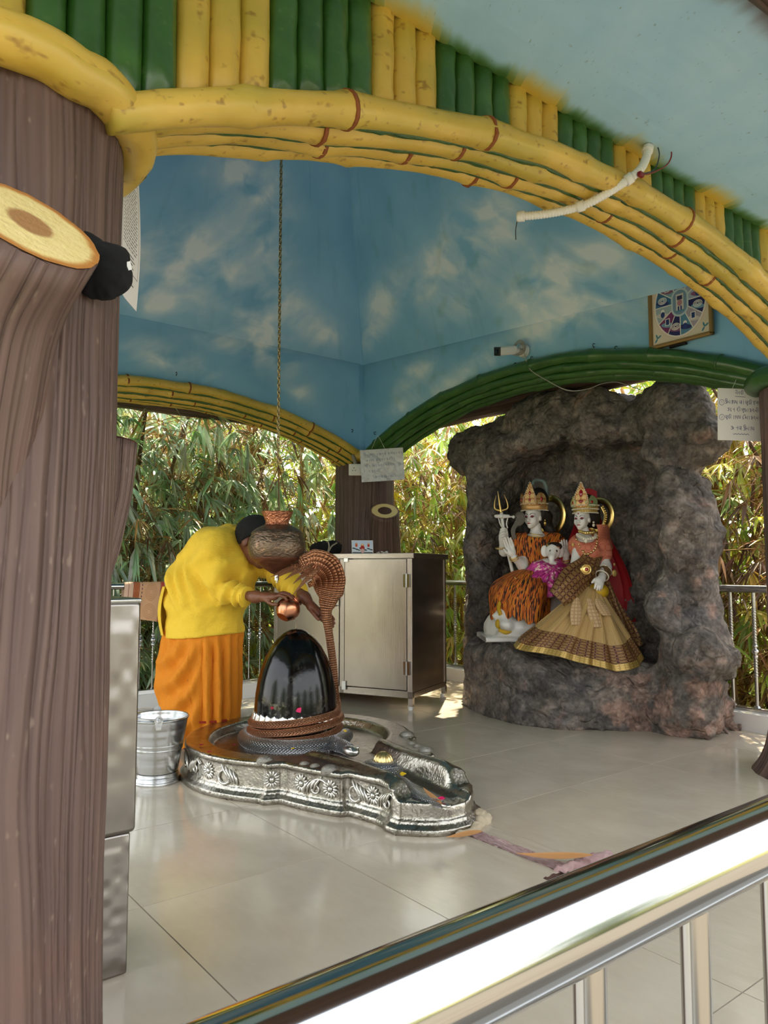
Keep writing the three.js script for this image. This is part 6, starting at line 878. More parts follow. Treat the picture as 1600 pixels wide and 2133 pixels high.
  // crown
  const cr = new THREE.Group(); cr.name = 'crown'; cr.position.set(...K(615, 455, -0.01)); cr.rotation.y = rad(-34); shiva.add(cr);
  part(cr, 'band', sheet((u, v) => { const a = lerp(-1.75, 1.75, u), r = 0.093 + 0.006 * Math.sin(v * 3.14); return [Math.sin(a) * r, v * 0.048, Math.cos(a) * r * 0.98]; }, 40, 6, (u, v) => [u * 2, v * 0.3]), M.jewel, 'beaded crown band');
  const plate = (pts, d = 0.006) => extrude(smoothPoly(pts, 40), d, 0.0015);
  const leafP = [[-0.045, 0], [-0.05, 0.05], [-0.03, 0.1], [0, 0.165], [0.03, 0.1], [0.05, 0.05], [0.045, 0]], pais = [[-0.038, 0], [-0.045, 0.04], [-0.02, 0.085], [0.02, 0.08], [0.04, 0.04], [0.03, 0]];
  const pc = part(cr, 'crest', plate(leafP), M.jewel, 'pointed crown leaf'); pc.position.set(0, 0.04, 0.088); pc.rotation.x = -0.1;
  for (const k of [-1, 1]) { const q = part(cr, 'paisley', plate(pais), M.jewel); q.position.set(k * 0.072, 0.04, 0.055); q.rotation.y = k * 0.9; part(q, 'stone', ball(0.012, [0, 0.04, 0.009], [0.8, 1.2, 0.6], 12), M.ruby); }
  part(pc, 'stone', ball(0.011, [0, 0.085, 0.009], [0.8, 1.4, 0.6], 12), M.ruby); part(pc, 'stone', ball(0.01, [0, 0.035, 0.009], [1, 1, 0.6], 12), M.ruby);
  const bd = []; for (let i = 0; i < 34; i++) { const a = lerp(-1.7, 1.7, i / 33); for (const y of [0.0, 0.05]) bd.push(ball(0.0042, [Math.sin(a) * 0.1, y, Math.cos(a) * 0.099], [1, 1, 1], 8)); } for (let i = 0; i < 26; i++) { const p = smoothPoly(leafP, 26, false)[i]; bd.push(ball(0.0038, [p[0] * 0.92, p[1] + 0.042, 0.1 - p[1] * 0.1], [1, 1, 1], 6)); }
  part(cr, 'beads', merge(bd), M.pearl);
  part(shiva, 'earring', merge([ring(K(697, 572, 0.035), 0.017, 0.005, [0.9, 0, 0.4]), ball(0.007, K(697, 545, 0.035), [1, 1, 1], 8)]), M.gold);
  part(shiva, 'halo', (() => { const g = merge([xf(new THREE.TorusGeometry(0.128, 0.026, 10, 56), [0, 0, 0], [0, 0, 0], [1, 1, 0.35])]); g.rotateY(rad(-52)); g.translate(...K(775, 490, -0.09)); return g; })(), M.gold, 'gilt halo ring');
  part(shiva, 'hair_tassel', tube([K(735, 330, -0.05), K(738, 240, -0.05), K(715, 180, -0.045), K(660, 160, -0.04), K(615, 175, -0.03), K(605, 210, -0.025)], (t) => 0.021 * (1 - 0.55 * t), { n: 40, m: 12 }), std({ color: 0x70807c, roughness: 0.4 }), 'grey-green curl above the crown');
  part(shiva, 'cobra', (() => { const c = curve([K(430, 730, 0.06), K(400, 700, 0.08), K(392, 640, 0.08), K(420, 590, 0.07), K(455, 555, 0.06), K(460, 515, 0.07), K(430, 490, 0.09)]); return tube(c, (t) => (t > 0.55 ? 0.016 + 0.02 * Math.sin((t - 0.55) / 0.45 * 3.0) : 0.016), { n: 50, m: 12, up: [0, 0, 1], flat: [1, 0.55] }); })(), std({ color: 0xa39c90, roughness: 0.4, bumpMap: again(scaleBump, 2, 14), bumpScale: 0.006 }), 'grey cobra rising by the shoulder');
  part(shiva, 'bull_seat', nets((x, y, z) => { let d = blend([ell(K(420, 1520, 0.08), [0.24, 0.16, 0.24]), ell(K(280, 1430, 0.24), [0.066, 0.07, 0.08]), ell(K(268, 1475, 0.32), [0.045, 0.036, 0.05]), ell(K(203, 1402, 0.25), [0.034, 0.016, 0.014]), ell(K(357, 1398, 0.25), [0.034, 0.016, 0.014]), cap3(K(250, 1370, 0.25), K(225, 1335, 0.25), 0.014, 0.006), cap3(K(312, 1368, 0.25), K(340, 1332, 0.25), 0.014, 0.006), ell(K(420, 1395, 0.1), [0.1, 0.08, 0.1]), cap(K(300, 1580, 0.25), K(180, 1600, 0.3), 0.04, 0.03), cap(K(480, 1480, 0.22), K(480, 1610, 0.26), 0.06, 0.05), ell(K(700, 1450, 0), [0.25, 0.2, 0.16])], 0.04)(x, y, z) + 0.006 * fbm(x * 10, y * 10, z * 10, 2); d = smin(d, rbx(K(430, 1605, 0.1), [0.28, 0.02, 0.25], 0.01)(x, y, z), 0.01); return Math.max(d, -y + 0.0); }, [-0.36, -0.02, -0.2], [0.42, 0.38, 0.42], 0.011), marble, 'reclining white bull under the statue');
  for (const y of [[238, 1428], [304, 1426]]) part(shiva, 'bull_eye', ball(0.007, K(y[0], y[1], 0.312), [1.2, 0.8, 0.6], 8), M.kajal);
  for (const gg of [ball(0.034, K(212, 1470, 0.275), [0.7, 1.0, 0.7], 12), ball(0.036, K(330, 1478, 0.275), [0.8, 1.0, 0.7], 12), tube([K(215, 1520, 0.29), K(268, 1540, 0.32), K(330, 1520, 0.29)], 0.014, { n: 16, m: 8 }), tube([K(225, 1390, 0.3), K(215, 1330, 0.27), K(245, 1260, 0.24)], 0.014, { n: 10, m: 8 }), ball(0.03, K(570, 1290, 0.3), [0.7, 1.2, 0.5], 12)]) part(shiva, 'bull_ornament', gg, M.yellowPaint, 'yellow painted ornament');
}
{
  const tr = thing('trident', 'gold-tipped white trident with a small drum, held by the male statue', 'trident', [4.212, 0.5, -3.689], FACE);
  part(tr, 'shaft', tube([K(405, 1080, 0.03), K(340, 800, 0.055), K(305, 600, 0.052), K(292, 470, 0.05)], 0.0125, { n: 30, m: 12 }), marble);
  for (const [pts, r] of [[[K(290, 480, 0.05), K(278, 400, 0.05), K(262, 280, 0.05)], 0.013], [[K(285, 460, 0.05), K(235, 440, 0.05), K(232, 380, 0.05), K(245, 320, 0.05)], 0.01], [[K(292, 460, 0.05), K(348, 435, 0.05), K(345, 375, 0.05), K(318, 310, 0.05)], 0.01]]) part(tr, 'prong', tube(pts, (t) => r * (1.15 - t) * 1.3, { n: 24, m: 8, flat: [1, 0.6] }), M.gold, 'gilt prong');
  part(tr, 'drum', merge([cyl(0.016, 0.012, 0.05, K(265, 512, 0.07), [0, 0, Math.PI / 2], 16), cyl(0.012, 0.016, 0.05, K(330, 512, 0.07), [0, 0, Math.PI / 2], 16), ball(0.012, K(400, 518, 0.07), [1, 1, 1], 10), ball(0.01, K(235, 510, 0.07), [1, 1, 1], 10), cyl(0.006, 0.006, 0.06, K(370, 516, 0.07), [0, 0, Math.PI / 2], 8)]), marble);
  part(tr, 'cord', merge([tube([K(262, 530, 0.075), K(275, 580, 0.07), K(300, 620, 0.065)], 0.005, { n: 12, m: 6 }), tube([K(345, 530, 0.075), K(335, 580, 0.07), K(345, 620, 0.065)], 0.005, { n: 12, m: 6 })]), marble);
}
{
  const gn = thing('infant_statue', 'small elephant-headed infant statue in a magenta brocade cloth on the lap of the larger statues', 'statue', [4.212, 0.5, -3.689], FACE);
  part(gn, 'body', nets(blend([ell(K(705, 835, 0.25), [0.05, 0.06, 0.05]), cap3(K(695, 850, 0.285), K(672, 895, 0.318), 0.026, 0.02), cap3(K(672, 895, 0.318), K(668, 935, 0.325), 0.02, 0.015), cap3(K(668, 935, 0.325), K(700, 945, 0.325), 0.015, 0.011), ell(K(638, 835, 0.225), [0.03, 0.045, 0.01]), ell(K(776, 835, 0.215), [0.032, 0.048, 0.01]),  ell(K(680, 1020, 0.18), [0.1, 0.1, 0.07])], 0.01), [-0.06, 0.36, 0.04], [0.28, 0.72, 0.36], 0.007), marble);
  part(gn, 'hair', nets((x, y, z) => ell(K(718, 795, 0.24), [0.056, 0.032, 0.05])(x, y, z), [0.05, 0.58, 0.13], [0.26, 0.72, 0.34], 0.008), M.darkHair); part(gn, 'eye', merge([ball(0.009, K(672, 838, 0.293), [1, 1.2, 0.6], 8), ball(0.008, K(722, 838, 0.3), [1, 1.2, 0.6], 8)]), M.kajal); part(gn, 'cap_band', ring(K(716, 785, 0.24), 0.046, 0.008, [0.1, 1, 0.3]), M.brass);
  part(gn, 'brocade_cloth', slabSheet((u, v) => { const edge = [[700, 905], [780, 905], [880, 965], [905, 1010], [870, 1070], [800, 1085], [750, 1140], [745, 1200], [690, 1240], [600, 1255], [545, 1210], [540, 1150], [480, 1130], [455, 1085], [480, 1000], [540, 930], [620, 905]], n = edge.length, t = u * n, i = Math.floor(t) % n, fr = t - Math.floor(t), a = edge[i], b = edge[(i + 1) % n], s = sstep(0, 1, fr), ex = lerp(a[0], b[0], s), ey = lerp(a[1], b[1], s), x = lerp(690, ex, v), y = lerp(985, ey, v); const p = K(x, y); return [p[0], p[1], 0.275 - 0.07 * v * v + 0.018 * Math.sin(u * 44) * v + 0.012 * fbm(x * 0.02, y * 0.02, 1, 2) + (ey > 1050 ? 0.045 * v : -0.02 * v)]; }, 120, 20, 0.003, (u, v) => [u * 1.5, v * 0.5]), M.magenta, 'shiny magenta and silver brocade');
}

// ---------------------------------------------------------------- female statue (units: 1/1333 m)
const Q = (x, y, z = 0) => [(x - 1089) / 1333, (1667 - y) / 1333, z];
const parv = thing('marble_statue', 'marble deity statue in a red veil and spreading cream and brown brocade skirt', 'statue', [4.307, 0.5, -3.234], FACE);
{
  const cap = cap3;
  part(parv, 'body', nets(blend([cap(Q(1110, 1050), Q(1090, 800), 0.085, 0.085), cap(Q(1010, 770), Q(1200, 800), 0.045, 0.05), cap(Q(1085, 720), Q(1070, 640), 0.04, 0.036), cap(Q(1225, 850, 0.02), Q(1240, 985, 0.06), 0.045, 0.038), cap(Q(1240, 985, 0.06), Q(1150, 1080, 0.2), 0.036, 0.025), cap(Q(1010, 800, 0.03), Q(960, 950, 0.08), 0.04, 0.034)], 0.03), [-0.18, 0.38, -0.14], [0.22, 0.84, 0.3], 0.009), marble);
  const hd = statueHead(parv, Q(1050, 640, 0.02), 0.15, rad(-38));
  part(hd, 'chin_mark', ball(0.005, [0, 0.012, 0.052], [0.8, 1.4, 0.6], 8), M.lip); part(hd, 'brow_mark', ball(0.0045, [0, 0.108, 0.064], [1, 1.3, 0.5], 8), M.lip);
  // hand on the knee
  part(parv, 'hand', handGeo([[Q(1150, 1080, 0.2), Q(1110, 1105, 0.225), 0.024, 0.024], [Q(1150, 1095, 0.21), Q(1115, 1125, 0.235), 0.022, 0.02]], [[Q(1100, 1100, 0.225), Q(1078, 1130, 0.245), Q(1068, 1170, 0.248)], [Q(1112, 1115, 0.24), Q(1092, 1150, 0.26), Q(1085, 1185, 0.258)], [Q(1128, 1125, 0.245), Q(1112, 1155, 0.262), Q(1106, 1185, 0.258)], [Q(1142, 1128, 0.24), Q(1130, 1152, 0.255), Q(1126, 1175, 0.25)]], [Q(1100, 1085, 0.215), Q(1072, 1095, 0.235), Q(1050, 1120, 0.24)], 0.0088, 0.005), marble);
  part(parv, 'bangle', cyl(0.047, 0.05, 0.045, Q(1192, 1040, 0.14), [0.5, 0, 0.75], 28), M.brocade, 'wide patterned bangle'); part(parv, 'bangle', merge([ring(Q(1212, 1018, 0.11), 0.049, 0.004, [0.5, 0.6, -0.6]), ring(Q(1165, 1062, 0.17), 0.044, 0.005, [0.5, 0.6, -0.6])]), M.pearl);
  part(parv, 'blouse', nets((x, y, z) => { let d = blend([cap(Q(1105, 980), Q(1090, 800), 0.105, 0.105), cap(Q(1010, 785), Q(1215, 810), 0.062, 0.07), cap(Q(1215, 800, 0.01), Q(1235, 870, 0.03), 0.068, 0.06), ell(Q(1060, 850, 0.08), [0.055, 0.05, 0.045]), ell(Q(1120, 855, 0.08), [0.055, 0.05, 0.045])], 0.04)(x, y, z) + 0.004 * fbm(x * 14, y * 14, z * 14, 2); return smax(d, -ell(Q(1070, 700, 0.06), [0.07, 0.05, 0.08])(x, y, z), 0.012); }, [-0.17, 0.42, -0.15], [0.22, 0.78, 0.2], 0.008, { uv: (x, y, z) => [x * 3 + z * 2, y * 3] }), M.peach, 'peach printed blouse');
  part(parv, 'shoulder_cloth', slabSheet((u, v) => { const p = Q(lerp(1150, 1335, u) + 20 * v, lerp(600, 790, v) + (u > 0.7 ? 25 * u : 0)); return [p[0], p[1], 0.1 - 0.16 * u * u + 0.02 * Math.sin(v * 5 + u * 3)]; }, 20, 20, 0.002, (u, v) => [u, v]), M.peach);
  // sari bands
  const band = (pts, w, mat, name, label, z1 = 0) => part(parv, name, (() => { const c = curve(pts.map((p) => Q(...p))); return slabSheet((u, v) => { const p = c.getPointAt(v), T = c.getTangentAt(v), s = V3(0, 0, 1).cross(T).normalize(); const k = (u - 0.5) * w(v); return [p.x + s.x * k, p.y + s.y * k, p.z + 0.014 * Math.sin(u * 9 + v * 7) - z1 * (u - 0.5) * (u - 0.5)]; }, 16, 50, 0.003, (u, v) => [u * 0.6, v * 2]); })(), mat, label);
  band([[1180, 850, 0.09], [1110, 910, 0.135], [1040, 1000, 0.19], [900, 1090, 0.26], [800, 1180, 0.31], [720, 1260, 0.33]], (v) => 0.10 + 0.09 * Math.sin(v * 2.8), M.brocade, 'sash', 'brown and gold brocade sash across the lap', 0.16);
  part(parv, 'waist_medallion', merge([ball(0.035, Q(1000, 1005, 0.235), [1.15, 0.9, 0.35], 20), ring(Q(1000, 1005, 0.242), 0.03, 0.006, [0.1, 0, 1])]), M.gold);
  part(parv, 'medallion_stone', ball(0.012, Q(1000, 1005, 0.25), [1, 1, 0.5], 12), M.ruby);
  band([[1205, 1120, 0.12], [1250, 1260, 0.16], [1310, 1400, 0.18], [1390, 1560, 0.2], [1420, 1680, 0.24]], (v) => 0.06 + 0.035 * v, M.brocade, 'sari_fall', 'brown brocade edge falling beside the skirt');
  // skirt: a cone that spreads over the ledge, cream above and a wide brocade border below
  const hem = (u) => { const e = [[1300, 1330, -0.02], [1330, 1470, 0.05], [1400, 1620, 0.16], [1440, 1740, 0.30], [1390, 1800, 0.38], [1180, 1835, 0.42], [1000, 1790, 0.42], [860, 1760, 0.41], [700, 1715, 0.40], [560, 1690, 0.38], [430, 1675, 0.36], [345, 1655, 0.33], [380, 1600, 0.24]], n = e.length - 1, t = u * n, i = Math.min(n - 1, Math.floor(t)), f = t - i; return [0, 1, 2].map((k) => lerp(e[i][k], e[i + 1][k], f)); };
  const waist = (u) => [lerp(1185, 985, u), 1130 + 40 * Math.sin(u * 3.14), 0.02 + 0.2 * Math.sin(0.35 + u * 2.3)];
  const surf = (u, t) => { const h = hem(u), w = waist(u), s = t, x = lerp(w[0], h[0], Math.pow(s, 1.12)), y = lerp(w[1], h[1], s), z = lerp(w[2], h[2], Math.pow(s, 0.75)); const fold = 0.020 * Math.sin(u * 58 + Math.sin(u * 13) * 1.5) * Math.sin(Math.min(1, s * 1.5) * 1.57) * (1 - 0.35 * s); const p = Q(x, y, z + fold); return [p[0] + fold * 0.4, p[1], p[2]]; };
  part(parv, 'skirt', slabSheet((u, v) => surf(u, v * 0.74), 200, 30, 0.003, (u, v) => [u * 3, v]), M.cream, 'gathered cream silk skirt');
  part(parv, 'skirt_border', slabSheet((u, v) => { const p = surf(u, 0.73 + v * 0.235); return [p[0], p[1], p[2] + 0.004]; }, 200, 12, 0.003, (u, v) => [u * 4, v * 0.8]), M.brocade, 'wide brown brocade border');
  part(parv, 'skirt_trim', slabSheet((u, v) => { const p = surf(u, 0.955 + v * 0.06); return [p[0], p[1] - 0.012 * v, p[2] + 0.006]; }, 200, 4, 0.003, (u, v) => [u * 8, v * 0.4]), M.goldTrim, 'gold edging');
  for (const [x0, x1, y0, y1] of [[900, 860, 1250, 1480], [1010, 1050, 1260, 1500], [1080, 1130, 1260, 1400]]) part(parv, 'lace_panel', slabSheet((u, v) => { const p = Q(lerp(x0, x1, v) + (u - 0.5) * (40 + 60 * Math.sin(v * 2.6)), lerp(y0, y1, v)); return [p[0], p[1], 0.265 + 0.085 * v + 0.012 * Math.cos((u - 0.5) * 3)]; }, 10, 16, 0.002, (u, v) => [u * 0.4, v]), M.lace, 'embroidered lace panel');
  part(parv, 'cushion', ell && nets(ell(Q(1130, 1200, 0.16), [0.07, 0.055, 0.09]), [-0.1, 0.22, 0], [0.16, 0.45, 0.3], 0.01), M.yellowPaint, 'yellow cloth under the hand');
  // veil behind the head and down the back
  part(parv, 'veil', slabSheet((u, v) => {
    const a = lerp(-0.95, 1.35, u), y = lerp(1.07, 0.13, Math.pow(v, 0.9)) - 0.0, w = lerp(0.055, lerp(0.29, 0.26, u), sstep(0, 0.75, v)), cx = lerp(0.05, 0.06, v), hood = sstep(0.25, 0, v); const cut = u < 0.45 ? lerp(y, Math.max(y, 0.52), 1) : y; const k = 0.008 * Math.sin(u * 40 + v * 3) * sstep(0.15, 0.5, v) * sstep(1, 0.85, u);
    return [cx + Math.sin(a) * (w + k) + (u > 0.5 ? 0.035 * sstep(0.3, 1, v) : -0.01), cut - 0.02 * hood * Math.abs(a), -0.1 - Math.cos(a) * 0.05 * (1 - hood) + hood * 0.03 + (u > 0.8 ? 0.06 * (u - 0.8) * 5 * sstep(0.1, 0.5, v) : 0)];
  }, 70, 50, 0.0015, (u, v) => [u, v]), M.veil, 'deep red veil with gold spots');
  for (const [x, y, z, r] of [[1330, 1040, 0.02, 0.024], [1300, 820, 0.03, 0.012], [945, 780, 0.05, 0.014], [1340, 960, 0.0, 0.01]]) part(parv, 'veil_motif', ball(r, Q(x, y, z + 0.02), [0.75, 1, 0.15], 14), M.goldTrim, 'gold veil motif');
  part(parv, 'veil_edging', merge([tube([Q(1215, 430, 0.06), Q(1238, 500, 0.075), Q(1225, 570, 0.085), Q(1190, 650, 0.09), Q(1140, 720, 0.1)], 0.0085, { n: 40, m: 8 }), ...Array.from({ length: 16 }, (_, i) => { const p = curve([Q(1215, 430, 0.06), Q(1238, 500, 0.075), Q(1225, 570, 0.085), Q(1190, 650, 0.09), Q(1140, 720, 0.1)]).getPointAt(i / 15); return ball(0.0065, [p.x + 0.01, p.y, p.z + 0.006], [1, 1, 1], 8); })]), M.gold, 'gold beaded veil edge');
  part(parv, 'halo', (() => { const g = xf(new THREE.TorusGeometry(0.105, 0.024, 10, 48), [0, 0, 0], [0, 0, 0], [1, 1, 0.35]); g.rotateY(rad(-52)); g.translate(...Q(1235, 500, -0.055)); return g; })(), M.gold, 'gilt halo ring');
  part(parv, 'hair', nets((x, y, z) => blend([ell(Q(1125, 500, -0.035), [0.075, 0.09, 0.08]), cap(Q(1180, 480, -0.02), Q(1190, 600, -0.01), 0.035, 0.025), ell(Q(1120, 370, -0.02), [0.045, 0.05, 0.045])], 0.03)(x, y, z), [-0.08, 0.72, -0.14], [0.16, 1.06, 0.08], 0.009), M.darkHair);
  // necklaces
  const neck = (y, w, d, r, m) => part(parv, 'necklace', merge([tube([Q(1075 - w, y, 0.04), Q(1060 - w * 0.5, y + d * 0.7, 0.1), Q(1045, y + d, 0.125), Q(1090 + w * 0.4, y + d * 0.65, 0.115), Q(1080 + w, y - 5, 0.06)], r, { n: 40, m: 8 }), ...Array.from({ length: 15 }, (_, i) => { const p = curve([Q(1075 - w, y, 0.04), Q(1060 - w * 0.5, y + d * 0.7, 0.1), Q(1045, y + d, 0.125), Q(1090 + w * 0.4, y + d * 0.65, 0.115), Q(1080 + w, y - 5, 0.06)]).getPointAt(i / 14); return ball(r * 1.7, [p.x, p.y, p.z + r], [1, 1, 1], 8); })]), m);
  neck(655, 60, 22, 0.007, M.gold); neck(690, 78, 45, 0.008, M.pearl); neck(730, 90, 140, 0.006, M.brass);
  part(parv, 'pendant', ball(0.014, Q(1040, 748, 0.14), [1, 1.2, 0.5], 12), M.pearl); part(parv, 'earring', merge([ball(0.008, Q(1143, 575, 0.055), [1, 1, 1], 8), ball(0.01, Q(1143, 602, 0.055), [1, 1.2, 1], 10)]), M.pearl);
  // crown
  const cr = new THREE.Group(); cr.name = 'crown'; cr.position.set(...Q(1090, 490, 0.0)); cr.rotation.y = rad(-34); parv.add(cr);
  part(cr, 'band', sheet((u, v) => { const a = lerp(-1.7, 1.7, u), r = 0.082 + 0.008 * v; return [Math.sin(a) * r, v * 0.055, Math.cos(a) * r]; }, 36, 5, (u, v) => [u * 2, v * 0.3]), M.goldTrim, 'gold crown band');
  const lp = [[-0.042, 0], [-0.05, 0.06], [-0.025, 0.12], [0, 0.165], [0.025, 0.12], [0.05, 0.06], [0.042, 0]]; const cre = part(cr, 'crest', extrude(smoothPoly(lp, 40), 0.006, 0.0015), M.jewel, 'pointed crown leaf'); cre.position.set(0, 0.045, 0.085); cre.rotation.x = -0.08;
  part(cre, 'stone', ball(0.017, [0, 0.09, 0.008], [0.85, 1.5, 0.5], 12), M.ruby); part(cre, 'stone', ball(0.014, [0, 0.035, 0.009], [1.2, 0.8, 0.5], 12), M.ruby);
  for (const k of [-1, 1]) { const p = part(cr, 'bird_plate', extrude(smoothPoly([[-0.03, 0], [-0.045, 0.03], [-0.02, 0.05], [0.0, 0.075], [0.03, 0.06], [0.045, 0.03], [0.03, 0]], 36), 0.006, 0.0015), std({ color: RGB(0.55, 0.66, 0.3), metalness: 0.7, roughness: 0.3 }), 'green-gold crown plate'); p.position.set(k * 0.062, 0.045, 0.058); p.rotation.y = k * 0.85; part(p, 'stone', ball(0.01, [0, 0.03, 0.008], [1, 1, 0.5], 10), M.ruby); }
  const bd = []; for (let i = 0; i < 30; i++) { const a = lerp(-1.65, 1.65, i / 29); for (const y of [0.002, 0.028, 0.054]) bd.push(ball(0.0052, [Math.sin(a) * (0.086 + y * 0.14), y, Math.cos(a) * (0.086 + y * 0.14)], [1, 1, 1], 8)); } for (let i = 0; i < 26; i++) { const p = smoothPoly(lp, 26, false)[i]; bd.push(ball(0.0045, [p[0] * 0.95, p[1] + 0.047, 0.096 - p[1] * 0.08], [1, 1, 1], 6)); }
  part(cr, 'beads', merge(bd), M.pearl);
}

// ---------------------------------------------------------------- bamboo thicket and garden behind the pavilion
M.leaf = phy({ vertexColors: true, roughness: 0.42, transmission: 0.3, thickness: 0, side: THREE.DoubleSide });
M.twig = std({ vertexColors: true, roughness: 0.85 });
M.culm = std({ map: dataTex(128, 256, (u, v) => mixc(mixc([0.62, 0.47, 0.24], [0.74, 0.60, 0.34], pf(u, v, 6, 8, 3)), [0.40, 0.28, 0.16], clamp((pf(u, v, 12, 5, 3) - 0.6) * 4) * 0.6)), roughness: 0.5 });
M.culmDark = std({ color: 0x5d4a34, roughness: 0.7, bumpMap: grainBump, bumpScale: 0.003 });
class Soup {                                             // triangles with colours, gathered into one geometry
  constructor() { this.p = []; this.c = []; }
  tri(a, b, c, col) { for (const q of [a, b, c]) { this.p.push(q.x, q.y, q.z); this.c.push(col[0], col[1], col[2]); } }
  leaf(at, dir, up, L, W, col) {
    const s = dir.clone().cross(up).normalize(), n = s.clone().cross(dir).normalize(), P = (l, w, d) => at.clone().addScaledVector(dir, l * L).addScaledVector(s, w * W).addScaledVector(n, d * W).add(V3(0, -0.35 * L * l * l, 0));
    const a = P(0, 0, 0), m0 = P(0.3, 0, -0.18), l = P(0.3, -0.5, 0.1), r = P(0.3, 0.5, 0.1), m1 = P(0.68, 0, -0.12), l1 = P(0.68, -0.34, 0.06), r1 = P(0.68, 0.34, 0.06), t = P(1, 0, 0), k = [col[0] * 0.9, col[1] * 0.9, col[2] * 0.9];
    this.tri(a, l, m0, col); this.tri(a, m0, r, k); this.tri(l, l1, m0, col); this.tri(l1, m1, m0, col); this.tri(m0, m1, r, k); this.tri(m1, r1, r, k); this.tri(l1, t, m1, col); this.tri(m1, t, r1, k);
  }
  stick(a, b, r, col, r1 = r * 0.6) {
    const d = b.clone().sub(a).normalize(), s = (Math.abs(d.y) < 0.9 ? V3(0, 1, 0) : V3(1, 0, 0)).cross(d).normalize(), n = d.clone().cross(s), q = [];
    for (let i = 0; i < 4; i++) { const c = Math.cos(i * 1.5708), e = Math.sin(i * 1.5708); q.push([a.clone().addScaledVector(s, c * r).addScaledVector(n, e * r), b.clone().addScaledVector(s, c * r1).addScaledVector(n, e * r1)]); }
    for (let i = 0; i < 4; i++) { const j = (i + 1) % 4; this.tri(q[i][0], q[j][0], q[j][1], col); this.tri(q[i][0], q[j][1], q[i][1], col); }
  }
  build() { const g = new THREE.BufferGeometry(); g.setAttribute('position', new THREE.Float32BufferAttribute(this.p, 3)); g.setAttribute('color', new THREE.Float32BufferAttribute(this.c, 3)); g.computeVertexNormals(); return g; }
}
const pick = (list) => { const a = list[Math.floor(rnd(list.length))], k = 0.75 + rnd(0.5); return [a[0] * k, a[1] * k, a[2] * k]; };
const GREY = [lin('#a2c090'), lin('#bcd4ac'), lin('#8cae72'), lin('#b0c89e'), lin('#ccd6a0')], FRESH = [lin('#b6cc4e'), lin('#96b84c'), lin('#d6d65c'), lin('#9cba62'), lin('#ccb850')], DRYC = [lin('#8f6c42'), lin('#b08a54'), lin('#6f4e32'), lin('#c49e64'), lin('#7d5a38')];
const PALE = [lin('#ccdcc6'), lin('#bcd4aa'), lin('#d8e6d0'), lin('#b0cc98')];
const towards = V3(2.1, 1.2, -3.4);
